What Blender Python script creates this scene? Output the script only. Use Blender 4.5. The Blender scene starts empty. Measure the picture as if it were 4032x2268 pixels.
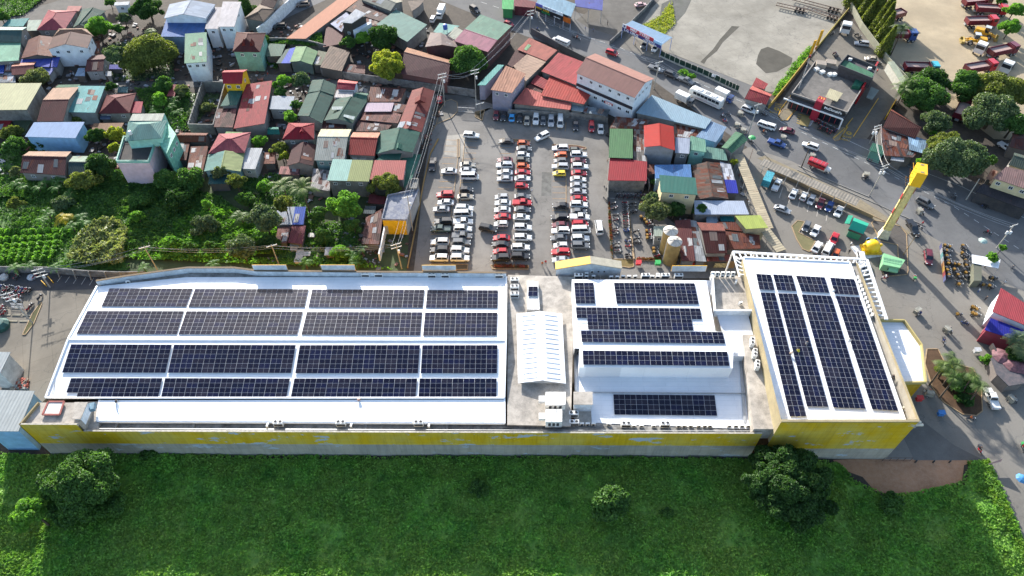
import bpy,math,random
import numpy as np
from mathutils import Vector,Matrix
random.seed(7);RNG=np.random.default_rng(7)
SC=bpy.context.scene
COL=bpy.data.collections.new("scene");SC.collection.children.link(COL)
F=2796.;CX=2016.;CY=1134.;HC=133.;TH=math.radians(50.5)
SN,CS=math.sin(TH),math.cos(TH)
def ray(px,py):
    u=(px-CX)/F;v=(py-CY)/F
    return (u,CS-v*SN,-SN-v*CS)
def G(px,py,z=0.):
    u,dy,dz=ray(px,py);t=(z-HC)/dz
    return Vector((u*t,dy*t,z))
def atY(px,py,Y):
    u,dy,dz=ray(px,py);t=Y/dy
    return Vector((u*t,Y,HC+dz*t))
def ppm(px,py,z=0.):                      # metres to source pixels at that place
    p=G(px,py,z);d=p.y*CS + (HC-z)*SN
    return F/d
K=2.576
OFF={'A0':(0,0),'A1':(1000,0),'A2':(2000,0),'A3':(3000,0),'B0':(0,550),'B1':(1000,550),'B2':(2000,550),'B3':(3000,550),
       'C0':(0,1050),'C1':(1000,1050),'C2':(2000,1050),'C3':(3032,1050),'D0':(0,1550),'D1':(1000,1550),'D2':(2000,1550),'D3':(3032,1550)}
def S(o,x,y):
    if o=='d': return (x*1.5652,y*1.5652)
    if o=='s': return (x,y)
    a,b=OFF[o];return (a+x/K,b+y/K)
def GS(o,x,y,z=0.): return G(*S(o,x,y),z)
LABELS={}
def tag(o,label=None,cat=None,group=None,kind=None):
    if label:
        if label in LABELS: print("DUP LABEL",label)
        LABELS[label]=1
        if len(label.split())>16: print('LONG',len(label.split()),label)
        o['label']=label
    if cat: o['category']=cat
    if group: o['group']=group
    if kind: o['kind']=kind
    return o
def thing(name,label,cat,loc=(0,0,0),rz=0.,group=None):
    o=bpy.data.objects.new(name,None);COL.objects.link(o)
    o.empty_display_size=.5
    o.location=loc;o.rotation_euler=(0,0,rz)
    return tag(o,label,cat,group)
class MB:
    def __init__(s): s.v=[];s.f=[];s.m=[];s.uv=[]
    def poly(s,pts,m=0,uv=None):
        n=len(s.v);s.v+=[tuple(p) for p in pts];s.f.append(tuple(range(n,n+len(pts))));s.m.append(m)
        s.uv.append(uv if uv else [(p[0],p[1]) for p in pts])
    def faces(s,vs,fs,m=0):
        n=len(s.v);s.v+=[tuple(p) for p in vs]
        for f in fs:
            s.f.append(tuple(n+i for i in f));s.m.append(m);s.uv.append([(vs[i][0]+vs[i][1],vs[i][2]) for i in f])
    def box(s,c,d,rz=0.,m=0,taper=1.):
        x,y,z=[q/2 for q in d];vs=[]
        for k,(a,b,e) in enumerate([(-1,-1,-1),(1,-1,-1),(1,1,-1),(-1,1,-1),(-1,-1,1),(1,-1,1),(1,1,1),(-1,1,1)]):
            t=taper if e>0 else 1.
            X,Y=a*x*t,b*y*t
            vs.append((c[0]+X*math.cos(rz)-Y*math.sin(rz),c[1]+X*math.sin(rz)+Y*math.cos(rz),c[2]+e*z))
        s.faces(vs,[(0,3,2,1),(4,5,6,7),(0,1,5,4),(1,2,6,5),(2,3,7,6),(3,0,4,7)],m)
    def beam(s,a,b,w,h,m=0):            # box from a to b
        a,b=Vector(a),Vector(b);d=(b-a);L=d.length
        if L<1e-6: return
        d.normalize();up=Vector((0,0,1)) if abs(d.z)<.95 else Vector((1,0,0))
        r=d.cross(up).normalized()*w/2;u=r.cross(d).normalized()*h/2
        vs=[a-r-u,a+r-u,a+r+u,a-r+u,b-r-u,b+r-u,b+r+u,b-r+u]
        s.faces(vs,[(0,1,2,3),(4,7,6,5),(0,4,5,1),(1,5,6,2),(2,6,7,3),(3,7,4,0)],m)
    def prism(s,pts,z0,z1,m=0,mside=None,bottom=True):
        n=len(pts);p=[(q[0],q[1]) for q in pts]
        area=sum(p[i][0]*p[(i+1)%n][1]-p[(i+1)%n][0]*p[i][1] for i in range(n))
        if area<0: p=p[::-1]
        s.poly([(x,y,z1) for x,y in p],m)
        if bottom: s.poly([(x,y,z0) for x,y in p[::-1]],m)
        for i in range(n):
            a,b=p[i],p[(i+1)%n];L=math.hypot(b[0]-a[0],b[1]-a[1])
            s.poly([(a[0],a[1],z0),(b[0],b[1],z0),(b[0],b[1],z1),(a[0],a[1],z1)],m if mside is None else mside,[(0,z0),(L,z0),(L,z1),(0,z1)])
    def slab(s,top,th=.12,m=0,uv=None):   # any convex top polygon thickened downward
        top=[Vector(p) for p in top];n=len(top)
        nz=sum(top[i].x*top[(i+1)%n].y-top[(i+1)%n].x*top[i].y for i in range(n))
        if nz<0:
            top=top[::-1]
            if uv: uv=uv[::-1]
        s.poly(top,m,uv);s.poly([p-Vector((0,0,th)) for p in top[::-1]],m)
        for i in range(n):
            a,b=top[i],top[(i+1)%n];d=Vector((0,0,th));s.poly([a-d,b-d,b,a],m)
    def tube(s,path,r,n=6,m=0,r1=None,caps=True):
        path=[Vector(p) for p in path];rings=[];N=len(path)
        for i,p in enumerate(path):
            d=(path[min(i+1,N-1)]-path[max(i-1,0)]).normalized()
            up=Vector((0,0,1)) if abs(d.z)<.9 else Vector((1,0,0))
            a=d.cross(up).normalized();b=a.cross(d)
            rr=r if r1 is None else r+(r1-r)*i/(N-1)
            rings.append([p+(a*math.cos(2*math.pi*k/n)+b*math.sin(2*math.pi*k/n))*rr for k in range(n)])
        vs=[q for R in rings for q in R];fs=[]
        for i in range(N-1):
            for k in range(n):
                fs.append((i*n+k,(i+1)*n+k,(i+1)*n+(k+1)%n,i*n+(k+1)%n))
        if caps: fs+=[tuple(range(n)),tuple(range((N-1)*n,N*n))[::-1]]
        s.faces(vs,fs,m)
    def lathe(s,prof,c=(0,0,0),n=16,m=0,axis='z',a0=0,a1=2*math.pi):
        vs=[];fs=[]
        for (r,z) in prof:
            for k in range(n):
                a=a0+(a1-a0)*k/n
                q=(r*math.cos(a),r*math.sin(a),z)
                if axis=='y': q=(q[0],q[2],q[1])
                if axis=='x': q=(q[2],q[0],q[1])
                vs.append((c[0]+q[0],c[1]+q[1],c[2]+q[2]))
        for i in range(len(prof)-1):
            for k in range(n): fs.append((i*n+k,i*n+(k+1)%n,(i+1)*n+(k+1)%n,(i+1)*n+k))
        fs.append(tuple(range(n))[::-1]);fs.append(tuple(range((len(prof)-1)*n,len(prof)*n)))
        s.faces(vs,fs,m)
    def build(s,name,mats,parent=None,smooth=False,local=False):
        me=bpy.data.meshes.new(name)
        o=Vector((0,0,0))
        if parent is not None and not local:
            o=Vector(parent.location)
            q=parent.parent
            while q is not None: o=o+Vector(q.location);q=q.parent
        me.from_pydata([(v[0]-o.x,v[1]-o.y,v[2]-o.z) for v in s.v],[],s.f)
        if not isinstance(mats,(list,tuple)): mats=[mats]
        for m in mats: me.materials.append(m)
        if len(mats)>1: me.polygons.foreach_set('material_index',s.m)
        ul=me.uv_layers.new(name='UVMap')
        ul.data.foreach_set('uv',np.array([c for f in s.uv for p in f for c in p],dtype=np.float32))
        if smooth: me.polygons.foreach_set('use_smooth',[True]*len(me.polygons))
        me.update()
        ob=bpy.data.objects.new(name,me);COL.objects.link(ob);ob.parent=parent
        return ob
def copy_tree(src,loc,rz,label=None,group=None,bodymat=None):
    r=src.copy();COL.objects.link(r);r.location=loc;r.rotation_euler=(0,0,rz)
    if label: tag(r,label)
    if group: r['group']=group
    for ch in list(src.children):
        c2=ch.copy();COL.objects.link(c2);c2.parent=r
        for g in ch.children:
            d=g.copy();COL.objects.link(d);d.parent=c2
    return r
def lin(v):
    v /= 255.;return v/12.92 if v <= .04045 else ((v+.055)/1.055)**2.4
def c(r,g,b,k=.45,sat=1.02):
    q=[lin(r),lin(g),lin(b)];m=sum(q)/3
    return tuple(max(.004,min(.85,(m+(x-m)*sat)*k)) for x in q)+(1,)
def nmat(name):
    m=bpy.data.materials.new(name);m.use_nodes=True;nt=m.node_tree
    return m,nt,nt.nodes['Principled BSDF'],nt.nodes,nt.links
def ramp(nodes,links,src,a,b,ca=(0,0,0,1),cb=(1,1,1,1)):
    r=nodes.new('ShaderNodeValToRGB');e=r.color_ramp.elements
    e[0].position=a;e[1].position=b;e[0].color=ca;e[1].color=cb
    links.new(src,r.inputs[0]);return r.outputs[0]
def mix(nodes,links,fac,a,b,mode='MIX'):
    m=nodes.new('ShaderNodeMix');m.data_type='RGBA';m.blend_type=mode
    for sock,val in ((m.inputs[0],fac),(m.inputs[6],a),(m.inputs[7],b)):
        if isinstance(val,(int,float)): sock.default_value=val
        elif isinstance(val,tuple): sock.default_value=val
        else: links.new(val,sock)
    return m.outputs[2]
def noise(nodes,links,vec,scale,detail=4,rough=.6):
    n=nodes.new('ShaderNodeTexNoise');n.inputs['Scale'].default_value=scale;n.inputs['Detail'].default_value=detail
    n.inputs['Roughness'].default_value=rough
    if vec is not None: links.new(vec,n.inputs['Vector'])
    return n.outputs[0]
def geo(nodes): return nodes.new('ShaderNodeNewGeometry').outputs['Position']
def bump(nodes,links,bs,h,strength=.3,dist=.1):
    b=nodes.new('ShaderNodeBump');b.inputs['Strength'].default_value=strength;b.inputs['Distance'].default_value=dist
    links.new(h,b.inputs['Height']);links.new(b.outputs[0],bs.inputs['Normal'])
_M={}
def plain(col,rough=.6,metal=0.,var=.12,sc=1.2,name='paint',spec=.5):
    key=('p',col,rough,metal,var,sc)
    if key in _M: return _M[key]
    m,nt,bs,N,L=nmat(name)
    bs.inputs['Roughness'].default_value=rough;bs.inputs['Metallic'].default_value=metal
    bs.inputs['Specular IOR Level'].default_value=spec
    if var>0:
        f=ramp(N,L,noise(N,L,geo(N),sc),.3,.7)
        dark=tuple(x*(1-var*1.6) for x in col[:3])+(1,);lite=tuple(min(.9,x*(1+var)) for x in col[:3])+(1,)
        L.new(mix(N,L,f,dark,lite),bs.inputs['Base Color'])
    else: bs.inputs['Base Color'].default_value=col
    _M[key]=m;return m
def worn(col,dirt=(.12,.10,.085,1),amt=.5,sc=.35,name='stained_concrete',rough=.9,big=.08,crack=False,tile=0):
    """weathered masonry / concrete / asphalt: large stains, fine grain, optional slab joints"""
    key=('w',col,dirt,amt,sc,big,crack,tile)
    if key in _M: return _M[key]
    m,nt,bs,N,L=nmat(name);bs.inputs['Roughness'].default_value=rough;bs.inputs['Specular IOR Level'].default_value=.25
    P=geo(N)
    a=ramp(N,L,noise(N,L,P,big,5,.65),.38,.66)
    b=ramp(N,L,noise(N,L,P,sc,8,.72),.42,.72)
    g=noise(N,L,P,6.,4,.7)
    lite=tuple(min(.9,x*1.12) for x in col[:3])+(1,);drk=tuple(x*.82 for x in col[:3])+(1,)
    o=mix(N,L,a,drk,lite)
    mm=N.new('ShaderNodeMath');mm.operation='MULTIPLY';mm.inputs[1].default_value=amt;L.new(b,mm.inputs[0])
    o=mix(N,L,mm.outputs[0],o,dirt)
    o=mix(N,L,.35,o,ramp(N,L,g,.25,.75,(.35,.35,.35,1),(1,1,1,1)),'MULTIPLY')
    if crack:
        v=N.new('ShaderNodeTexVoronoi');v.feature='DISTANCE_TO_EDGE';v.inputs['Scale'].default_value=.09
        nn=N.new('ShaderNodeTexNoise');nn.inputs['Scale'].default_value=.4;nn.inputs['Detail'].default_value=5
        L.new(P,nn.inputs['Vector'])
        vm=N.new('ShaderNodeVectorMath');vm.operation='MULTIPLY_ADD';L.new(nn.outputs[1],vm.inputs[0]);vm.inputs[1].default_value=(4,4,4);L.new(P,vm.inputs[2])
        L.new(vm.outputs[0],v.inputs['Vector'])
        o=mix(N,L,ramp(N,L,v.outputs['Distance'],.0,.006,(.55,.55,.55,1),(0,0,0,1)),o,(.05,.05,.05,1))
    if tile:
        br=N.new('ShaderNodeTexBrick');br.offset=0;br.inputs['Scale'].default_value=1.
        br.inputs['Brick Width'].default_value=tile;br.inputs['Row Height'].default_value=tile;br.inputs['Mortar Size'].default_value=.035
        br.inputs['Color1'].default_value=(1,1,1,1);br.inputs['Color2'].default_value=(.9,.9,.9,1);br.inputs['Mortar'].default_value=(.45,.45,.45,1)
        mp=N.new('ShaderNodeMapping');mp.inputs['Rotation'].default_value=(0,0,-.45);L.new(P,mp.inputs[0]);L.new(mp.outputs[0],br.inputs['Vector'])
        o=mix(N,L,.6,o,br.outputs[0],'MULTIPLY')
    L.new(o,bs.inputs['Base Color']);bump(N,L,bs,g,.25,.04)
    _M[key]=m;return m
def sheet(col,rust=0.,name='corrugated_sheet',pitch=.5,gloss=.45,patch=.10,moss=0.):
    if patch>.05: rust=max(rust,.11);patch *= 1.35
    """corrugated metal roofing laid in sheets, uv in metres (u along ridge, v down slope)"""
    key=('s',col,rust,pitch,patch)
    if key in _M: return _M[key]
    m,nt,bs,N,L=nmat(name);bs.inputs['Roughness'].default_value=.75;bs.inputs['Specular IOR Level'].default_value=.12
    tc=N.new('ShaderNodeTexCoord').outputs['UV']
    oi=N.new('ShaderNodeObjectInfo').outputs['Random']
    sx=N.new('ShaderNodeSeparateXYZ');L.new(tc,sx.inputs[0])
    def M(op,a,b=None):
        q=N.new('ShaderNodeMath');q.operation=op
        for i,val in enumerate((a,b)):
            if val is None: continue
            if isinstance(val,(int,float)): q.inputs[i].default_value=val
            else: L.new(val,q.inputs[i])
        return q.outputs[0]
    fu=M('FLOOR',M('DIVIDE',sx.outputs[0],.85));fv=M('FLOOR',M('DIVIDE',M('ADD',sx.outputs[1],M('MULTIPLY',fu,.37)),2.6))
    cb=N.new('ShaderNodeCombineXYZ');L.new(fu,cb.inputs[0]);L.new(fv,cb.inputs[1]);L.new(oi,cb.inputs[2])
    wn=N.new('ShaderNodeTexWhiteNoise');wn.noise_dimensions='3D';L.new(cb.outputs[0],wn.inputs['Vector'])
    lite=tuple(min(.9,x*(1+patch)) for x in col[:3])+(1,);drk=tuple(x*(1-patch*1.5) for x in col[:3])+(1,)
    o=mix(N,L,wn.outputs['Value'],drk,lite)
    mp=N.new('ShaderNodeMapping');mp.inputs['Scale'].default_value=(1.6,.35,1);L.new(tc,mp.inputs[0])
    cb2=N.new('ShaderNodeVectorMath');cb2.operation='ADD';L.new(mp.outputs[0],cb2.inputs[0])
    cc=N.new('ShaderNodeCombineXYZ');L.new(M('MULTIPLY',oi,90.),cc.inputs[0]);L.new(cc.outputs[0],cb2.inputs[1])
    n1=noise(N,L,cb2.outputs[0],.9,6,.7)
    o=mix(N,L,ramp(N,L,n1,.35,.75,(0,0,0,1),(.75,.75,.75,1)),o,tuple(x*.66+.015 for x in col[:3])+(1,))
    if rust>0:
        n2=noise(N,L,cb2.outputs[0],.55,7,.75)
        base=M('ADD',n2,M('MULTIPLY',M('SUBTRACT',wn.outputs['Value'],.5),.28))
        t=.78-.5*rust
        rm=ramp(N,L,base,t-.04,t+.05)
        rc=mix(N,L,n1,c(92,48,40),c(150,88,66))
        o=mix(N,L,rm,o,rc)
    w=M('SINE',M('MULTIPLY',sx.outputs[0],2*math.pi/pitch))
    o=mix(N,L,.22,o,ramp(N,L,w,0.,1.,(.75,.75,.75,1),(1,1,1,1)),'MULTIPLY')
    L.new(o,bs.inputs['Base Color']);bump(N,L,bs,w,.35,.05)
    _M[key]=m;return m
def leafmat(name,a,b,trans=.35,island=True,spec=.25,big=0):
    key=('l',name)
    if key in _M: return _M[key]
    m,nt,bs,N,L=nmat(name);bs.inputs['Roughness'].default_value=.55;bs.inputs['Specular IOR Level'].default_value=spec
    gi=N.new('ShaderNodeNewGeometry')
    f=ramp(N,L,noise(N,L,gi.outputs['Position'],.55,4,.6),.36,.64)
    o=mix(N,L,f,a,b)
    if big: o=mix(N,L,ramp(N,L,noise(N,L,gi.outputs['Position'],.09,5,.7),.36,.66,(.15,.15,.15,1),(1,1,1,1)),o,mix(N,L,.5,b,(.22,.20,.07,1)))
    if island:
        o=mix(N,L,.55,o,ramp(N,L,gi.outputs['Random Per Island'],0,1,(.35,.4,.35,1),(1.45,1.45,1.1,1)),'MULTIPLY')
    L.new(o,bs.inputs['Base Color'])
    tr=N.new('ShaderNodeBsdfTranslucent');L.new(mix(N,L,1.,o,(1.5,1.6,.7,1),'MULTIPLY'),tr.inputs[0])
    ms=N.new('ShaderNodeMixShader');ms.inputs[0].default_value=trans
    L.new(bs.outputs[0],ms.inputs[1]);L.new(tr.outputs[0],ms.inputs[2]);L.new(ms.outputs[0],N['Material Output'].inputs[0])
    _M[key]=m;return m
GLASS=plain((.015,.02,.028,1),.08,0,0,name='dark_glass');WINGL=plain((.03,.045,.06,1),.15,0,.2,name='window_glass')
FRAME=plain((.7,.71,.72,1),.5,name='white_frame');BLACK=plain((.02,.02,.022,1),.6,0,0,name='black_rubber')
METAL=plain((.35,.36,.37,1),.45,.3,.1,name='grey_metal');CONC=worn((.27,.26,.24,1),amt=.55)
BLOCK=worn((.22,.215,.20,1),(.06,.055,.05,1),.75,.8,name='stained_blockwork',big=.3)
ALUM=plain((.6,.61,.63,1),.4,.2,.05,name='bare_aluminium')
YELP=plain(c(250,190,40,.62),.6,0,.12,name='yellow_paint');YLINE=plain(c(225,175,110,.5),.8,0,.25,3,name='faded_yellow_line')
WLINE=plain((.5,.5,.48,1),.8,0,.25,3,name='faded_white_line')
def inset(q,d):
    """move a convex ccw polygon's corners inward by d"""
    q=[Vector((p[0],p[1])) for p in q];n=len(q);cen=sum(q,Vector((0,0)))/n;out=[]
    for i in range(n):
        p,a,b=q[i],q[i-1],q[(i+1)%n]
        e1=(p-a).normalized();e2=(b-p).normalized()
        n1=Vector((-e1.y,e1.x));n2=Vector((-e2.y,e2.x))
        if n1.dot(cen-p)<0: n1=-n1
        if n2.dot(cen-p)<0: n2=-n2
        bis=(n1+n2);k=1+n1.dot(n2)
        out.append(p+bis*(d/max(k,.35)))
    return out
def window_on(parent,a,b,z,w=1.1,h=1.0,t=.5,glass=None,frame=None,name='window'):
    """window on the wall a-b, outward normal to the right of a->b"""
    a,b=Vector((a[0],a[1],0)),Vector((b[0],b[1],0));d=(b-a).normalized();n=Vector((d.y,-d.x,0))
    p=a.lerp(b,t);rz=math.atan2(d.y,d.x);mb=MB()
    for sx,sz,ww,hh in ((-w/2,0,.09,h+.09),(w/2,0,.09,h+.09),(0,-h/2,w,.09),(0,h/2,w,.09),(0,0,.06,h)):
        q=p+d*sx+n*.03;mb.box((q.x,q.y,z+sz),(ww,.12,hh),rz,0)
    wn=mb.build(name,frame or FRAME,parent)
    m2=MB();q=p+n*.012;m2.box((q.x,q.y,z),(w,.05,h),rz,0)
    pn=m2.build('pane',glass or WINGL,wn)
    return wn
HOUSES=[]
def house(o,Q,h,kind,rc,wc,name,label,cat='house',rh=1.3,nw=2,rust=0.,ov=.35,split=None,pitch=.5,ridge=.5,storeys=None,group=None,flat=False,mat=None,door=False,patch=.1):
    """Q: eave corners near-left, near-right, far-right, far-left"""
    P=[GS(o,x,y,h) for x,y in Q]
    cen=sum(P,Vector((0,0,0)))/4;root=thing(name,label,cat,(cen.x,cen.y,0),0,group)
    P2=[Vector((p.x,p.y)) for p in P];W=inset(P2,ov)
    rm=mat or (worn(rc,amt=.5,name='concrete_roof') if flat else sheet(rc,rust,pitch=pitch,patch=patch))
    wm=wc if not isinstance(wc,tuple) else worn(wc,amt=.45,sc=.6,name='house_wall',big=.25)
    def z(p,zz): return Vector((p[0],p[1],zz))
    def uvf(pts,e0,e1):
        d=(e1-e0).normalized();base=e0;n=Vector((-d.y,d.x));out=[]
        for p in pts:
            q=Vector((p[0],p[1]))-base;out.append((q.dot(d),q.dot(n)))
        return out
    mb=MB();wb=MB()
    NL,NR,FR,FL=P2
    if kind=='flat':
        pr=inset(P2,.02);mb.prism(pr,h-.18,h,0)
        par=inset(P2,.22)
        for i in range(4):
            a,b=P2[i],P2[(i+1)%4];a2,b2=par[i],par[(i+1)%4]
            mb.prism([a,b,b2,a2],h+.003,h+.3,0)
        tops=[h-.15]*4
        for i in range(4):
            a,b=W[i],W[(i+1)%4];L=(b-a).length
            wb.poly([z(a,0),z(b,0),z(b,h-.18),z(a,h-.18)],0,[(0,0),(L,0),(L,h),(0,h)])
    elif kind=='shed':
        hf=h+rh*.3                         # far edge a little higher
        pts=[z(NL,h),z(NR,h),z(FR,h),z(FL,h)]
        pts=[pts[0],pts[1],z(FR,h+rh*.0),z(FL,h+rh*.0)]
        if split:
            f=split[0];M1,M2=NL.lerp(NR,f),FL.lerp(FR,f)
            mb.slab([z(NL,h),z(M1,h),z(M2,h),z(FL,h)],.12,0,uvf([NL,M1,M2,FL],NL,NR))
            mb.slab([z(M1,h),z(NR,h),z(FR,h),z(M2,h)],.12,1,uvf([M1,NR,FR,M2],NL,NR))
        else:
            mb.slab(pts,.12,0,uvf(P2,NL,NR))
        for i in range(4):
            a,b=W[i],W[(i+1)%4];L=(b-a).length
            wb.poly([z(a,0),z(b,0),z(b,h-.12),z(a,h-.12)],0,[(0,0),(L,0),(L,h),(0,h)])
    elif kind in ('gx','gy'):
        if kind=='gx': A,B,Cc,D=NL,NR,FR,FL
        else: A,B,Cc,D=NR,FR,FL,NL
        R0,R1=A.lerp(D,ridge),B.lerp(Cc,ridge);zr=h+rh
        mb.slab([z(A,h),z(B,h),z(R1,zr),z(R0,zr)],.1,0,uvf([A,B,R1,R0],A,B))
        mb.slab([z(D,h),z(R0,zr),z(R1,zr),z(Cc,h)],.1,1 if split else 0,uvf([D,R0,R1,Cc],A,B))  # second colour for the other slope, often its sunlight put into the colour
        mb.beam(z(R0,zr+.03),z(R1,zr+.03),.3,.05,0)
        idx={'gx': (0,1,2,3),'gy': (1,2,3,0)}[kind];w=[W[i] for i in idx]
        r0,r1=w[0].lerp(w[3],ridge),w[1].lerp(w[2],ridge)
        lo=h-.1+rh*ov/max(.5,(A-R0).length)
        wb.poly([z(w[0],0),z(w[1],0),z(w[1],lo),z(w[0],lo)]);wb.poly([z(w[2],0),z(w[3],0),z(w[3],lo),z(w[2],lo)])
        wb.poly([z(w[1],0),z(w[2],0),z(w[2],lo),z(r1,zr-.12),z(w[1],lo)]);wb.poly([z(w[3],0),z(w[0],0),z(w[0],lo),z(r0,zr-.12),z(w[3],lo)])
    elif kind=='hip':
        zr=h+rh;wx=(NR-NL).length;wy=(FL-NL).length
        c0,c1=NL.lerp(FL,.5),NR.lerp(FR,.5)
        if wx >= wy: f=min(.49,.5*wy/wx);R0,R1=c0.lerp(c1,f),c0.lerp(c1,1-f);tri='x'
        else:
            c0,c1=NL.lerp(NR,.5),FL.lerp(FR,.5);f=min(.49,.5*wx/wy);R0,R1=c0.lerp(c1,f),c0.lerp(c1,1-f);tri='y'
        if tri=='x': fl=[([NL,NR],[R1,R0]),([FR,FL],[R0,R1]),([NR,FR],[R1]),([FL,NL],[R0])]
        else: fl=[([NL,NR],[R0]),([FR,FL],[R1]),([NR,FR],[R1,R0]),([FL,NL],[R0,R1])]
        for lo_,hi_ in fl:
            q=lo_+hi_;mb.slab([z(p,h) for p in lo_]+[z(p,zr) for p in hi_],.1,0,uvf(q,lo_[0],lo_[1]))
        for a,b in ((NL,R0),(NR,R1 if tri=='x' else R0),(FR,R1),(FL,R0 if tri=='x' else R1),(R0,R1)):
            mb.beam(z(a,h+.03 if a in (NL,NR,FR,FL) else zr+.03),z(b,zr+.03),.22,.05,0)
        for i in range(4):
            a,b=W[i],W[(i+1)%4];L=(b-a).length
            wb.poly([z(a,0),z(b,0),z(b,h-.08),z(a,h-.08)],0,[(0,0),(L,0),(L,h),(0,h)])
    mats=[rm]
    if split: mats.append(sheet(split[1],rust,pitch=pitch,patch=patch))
    elif kind in ('gx','gy'): mats=[rm]
    mb.m=[min(x,len(mats)-1) for x in mb.m]
    mb.build('roof',mats,root);wb.build('wall',wm,root)
    if kind in ('shed','gx','gy') and not flat and patch>.05 and rust >= .08:
        if kind=='shed': A4=[z(NL,h),z(NR,h),z(FR,h),z(FL,h)]
        else: A4=[z(A,h),z(B,h),z(R1,zr),z(R0,zr)]
        lu,lv=(A4[1]-A4[0]).length,(A4[3]-A4[0]).length
        for k in range(min(7,int(lu*lv*(.03+rust*.12))+1)):
            su,sv=random.uniform(.7,1.7)/lu,random.uniform(1.4,3.4)/lv
            if su>.7 or sv>.8: continue
            u,v=random.uniform(.03,.97-su),random.uniform(.04,.96-sv)
            def bl(a_,b_): return A4[0].lerp(A4[1],a_).lerp(A4[3].lerp(A4[2],a_),b_)+Vector((0,0,.035+.004*k))
            pm=MB();j=random.uniform(-.02,.02);pm.slab([bl(u,v),bl(u+su,v+j),bl(u+su+j,v+sv),bl(u+j,v+sv)],.015,0,[(0,0),(1.2,0),(1.2,2.4),(0,2.4)])
            pm.build('patch_sheet',sheet(random.choice([c(200,204,208),c(150,98,80),c(110,62,56),c(172,150,138),c(225,225,225),c(120,130,135)]),.3),root)
    st=storeys or (2 if h>5 else 1)
    if nw:
        for (a,b,cnt) in ((W[0],W[1],nw),(W[1],W[2],max(0,nw-1)),(W[3],W[0],max(0,nw-1))):
            L=(b-a).length
            if L<2.2: continue
            cnt=min(cnt,int(L/2.0)) or 1
            if (a,b) != (W[0],W[1]):
                mid=(a+b)/2;d=(b-a).normalized();n=Vector((d.y,-d.x))
                if n.dot(Vector((-mid.x,-mid.y)))<0: continue
            zz=h-1.35
            for k in range(cnt): window_on(root,a,b,zz,1.0,.9,(k+.5+random.uniform(-.1,.1))/cnt)
    HOUSES.append((label,P,h))
    return root
def zone(name,o,pts,z,mat,kind='structure',label=None,cat=None):
    mb=MB();mb.poly([GS(o,x,y,0)+Vector((0,0,z)) for x,y in pts])
    ob=mb.build(name,mat)
    if ob.data.polygons[0].normal.z<0: ob.data.flip_normals()
    ob['kind']=kind
    if label: tag(ob,label,cat)
    return ob
SOIL=worn((.075,.062,.05,1),(.03,.026,.022,1),.8,.9,'trodden_soil',big=.3)
ASPH=worn(c(166,161,154,.58),c(100,96,92,.42),.65,.12,'worn_asphalt',big=.03,crack=True)
ROAD=worn(c(140,140,140,.55),c(88,89,92,.4),.45,.10,'road_asphalt',big=.035,crack=True)
PLAZA=worn(c(172,166,156,.52),c(108,102,96,.4),.45,.12,'plaza_asphalt',big=.03,crack=True)
LOTC=worn(c(198,192,178,.52),c(130,124,112,.45),.6,.09,'concrete_slabs',big=.035,tile=5.5,crack=True)
SAND=worn(c(228,208,174,.5),c(190,175,148,.45),.6,.12,'dry_sand',big=.05)
YARDC=worn(c(184,175,160,.43),c(120,112,100,.42),.5,.10,'yard_concrete',big=.03,crack=True,tile=6.)
ALLEY=worn(c(150,146,140,.38),c(90,86,80,.36),.5,.3,'alley_concrete',big=.1)
REDSOIL=worn((.38,.20,.11,1),(.44,.27,.17,1),.8,1.2,'red_soil',big=.2)
g=MB();g.poly([(-600,-200,0),(600,-200,0),(600,900,0),(-600,900,0)]);gr=g.build('ground',SOIL);gr['kind']='structure'
zone('road','d',[(960,-60),(1250,-60),(1330,-10),(1480,40),(1610,75),(1700,140),(1890,215),(1960,262),(2170,345),(2400,430),(2640,560),(2640,800),(2500,760),(2300,640),(2080,560),(1990,520),(1860,400),(1880,370),(1750,280),(1640,200),(1440,130),(1320,90),(1240,55),(1130,10)],.012,ROAD)
zone('repair_patch','B2',[(345,330),(440,332),(440,570),(338,570)],.026,worn(c(150,148,142,.5),c(90,88,84,.4),.7,.6,'patched_asphalt'))
zone('repair_patch','B1',[(1960,-40),(2160,-60),(2140,200),(1930,150)],.026,worn(c(205,198,186,.58),c(120,116,110,.45),.5,.2,'pale_asphalt'))
zone('side_yard','d',[(1400,-60),(1720,-60),(1640,40),(1600,95),(1560,95),(1480,70),(1450,50),(1520,0)],.024,ALLEY)
zone('forecourt_of_tyre_shop','d',[(1590,75),(1620,60),(1700,120),(1660,150),(1560,120)],.030,PLAZA)
zone('parking_lot','d',[(1010,700),(1040,690),(1052,590),(1066,440),(1090,310),(1108,275),(1130,258),(1165,240),(1240,262),(1300,292),(1530,305),(1533,480),(1590,480),(1745,600),(1850,640),(1860,700)],.018,ASPH)
zone('plaza','d',[(1840,390),(1885,370),(1990,405),(2190,500),(2300,570),(2420,640),(2500,700),(2640,760),(2640,1500),(2530,1350),(2480,1160),(2200,1160),(1850,1000),(1850,640)],.024,PLAZA)
zone('concrete_lot','d',[(1592,95),(1640,20),(1720,-60),(2160,-60),(2110,50),(1975,228),(1935,232),(1890,215),(1690,135)],.036,LOTC)
LP_=worn(c(120,116,106,.42),c(90,86,78,.4),.5,.3,'broken_concrete',big=.2)
zone('lot_patch','A3',[(-40,560),(-10,500),(60,475),(180,520),(310,590),(300,650),(150,730),(40,745),(-60,650)],.044,LP_)
zone('lot_patch','A2',[(2270,265),(2350,270),(2180,430),(2120,520),(2020,600),(1990,650),(1950,630),(2080,500),(2150,400),(2240,300)],.044,LP_)
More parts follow.
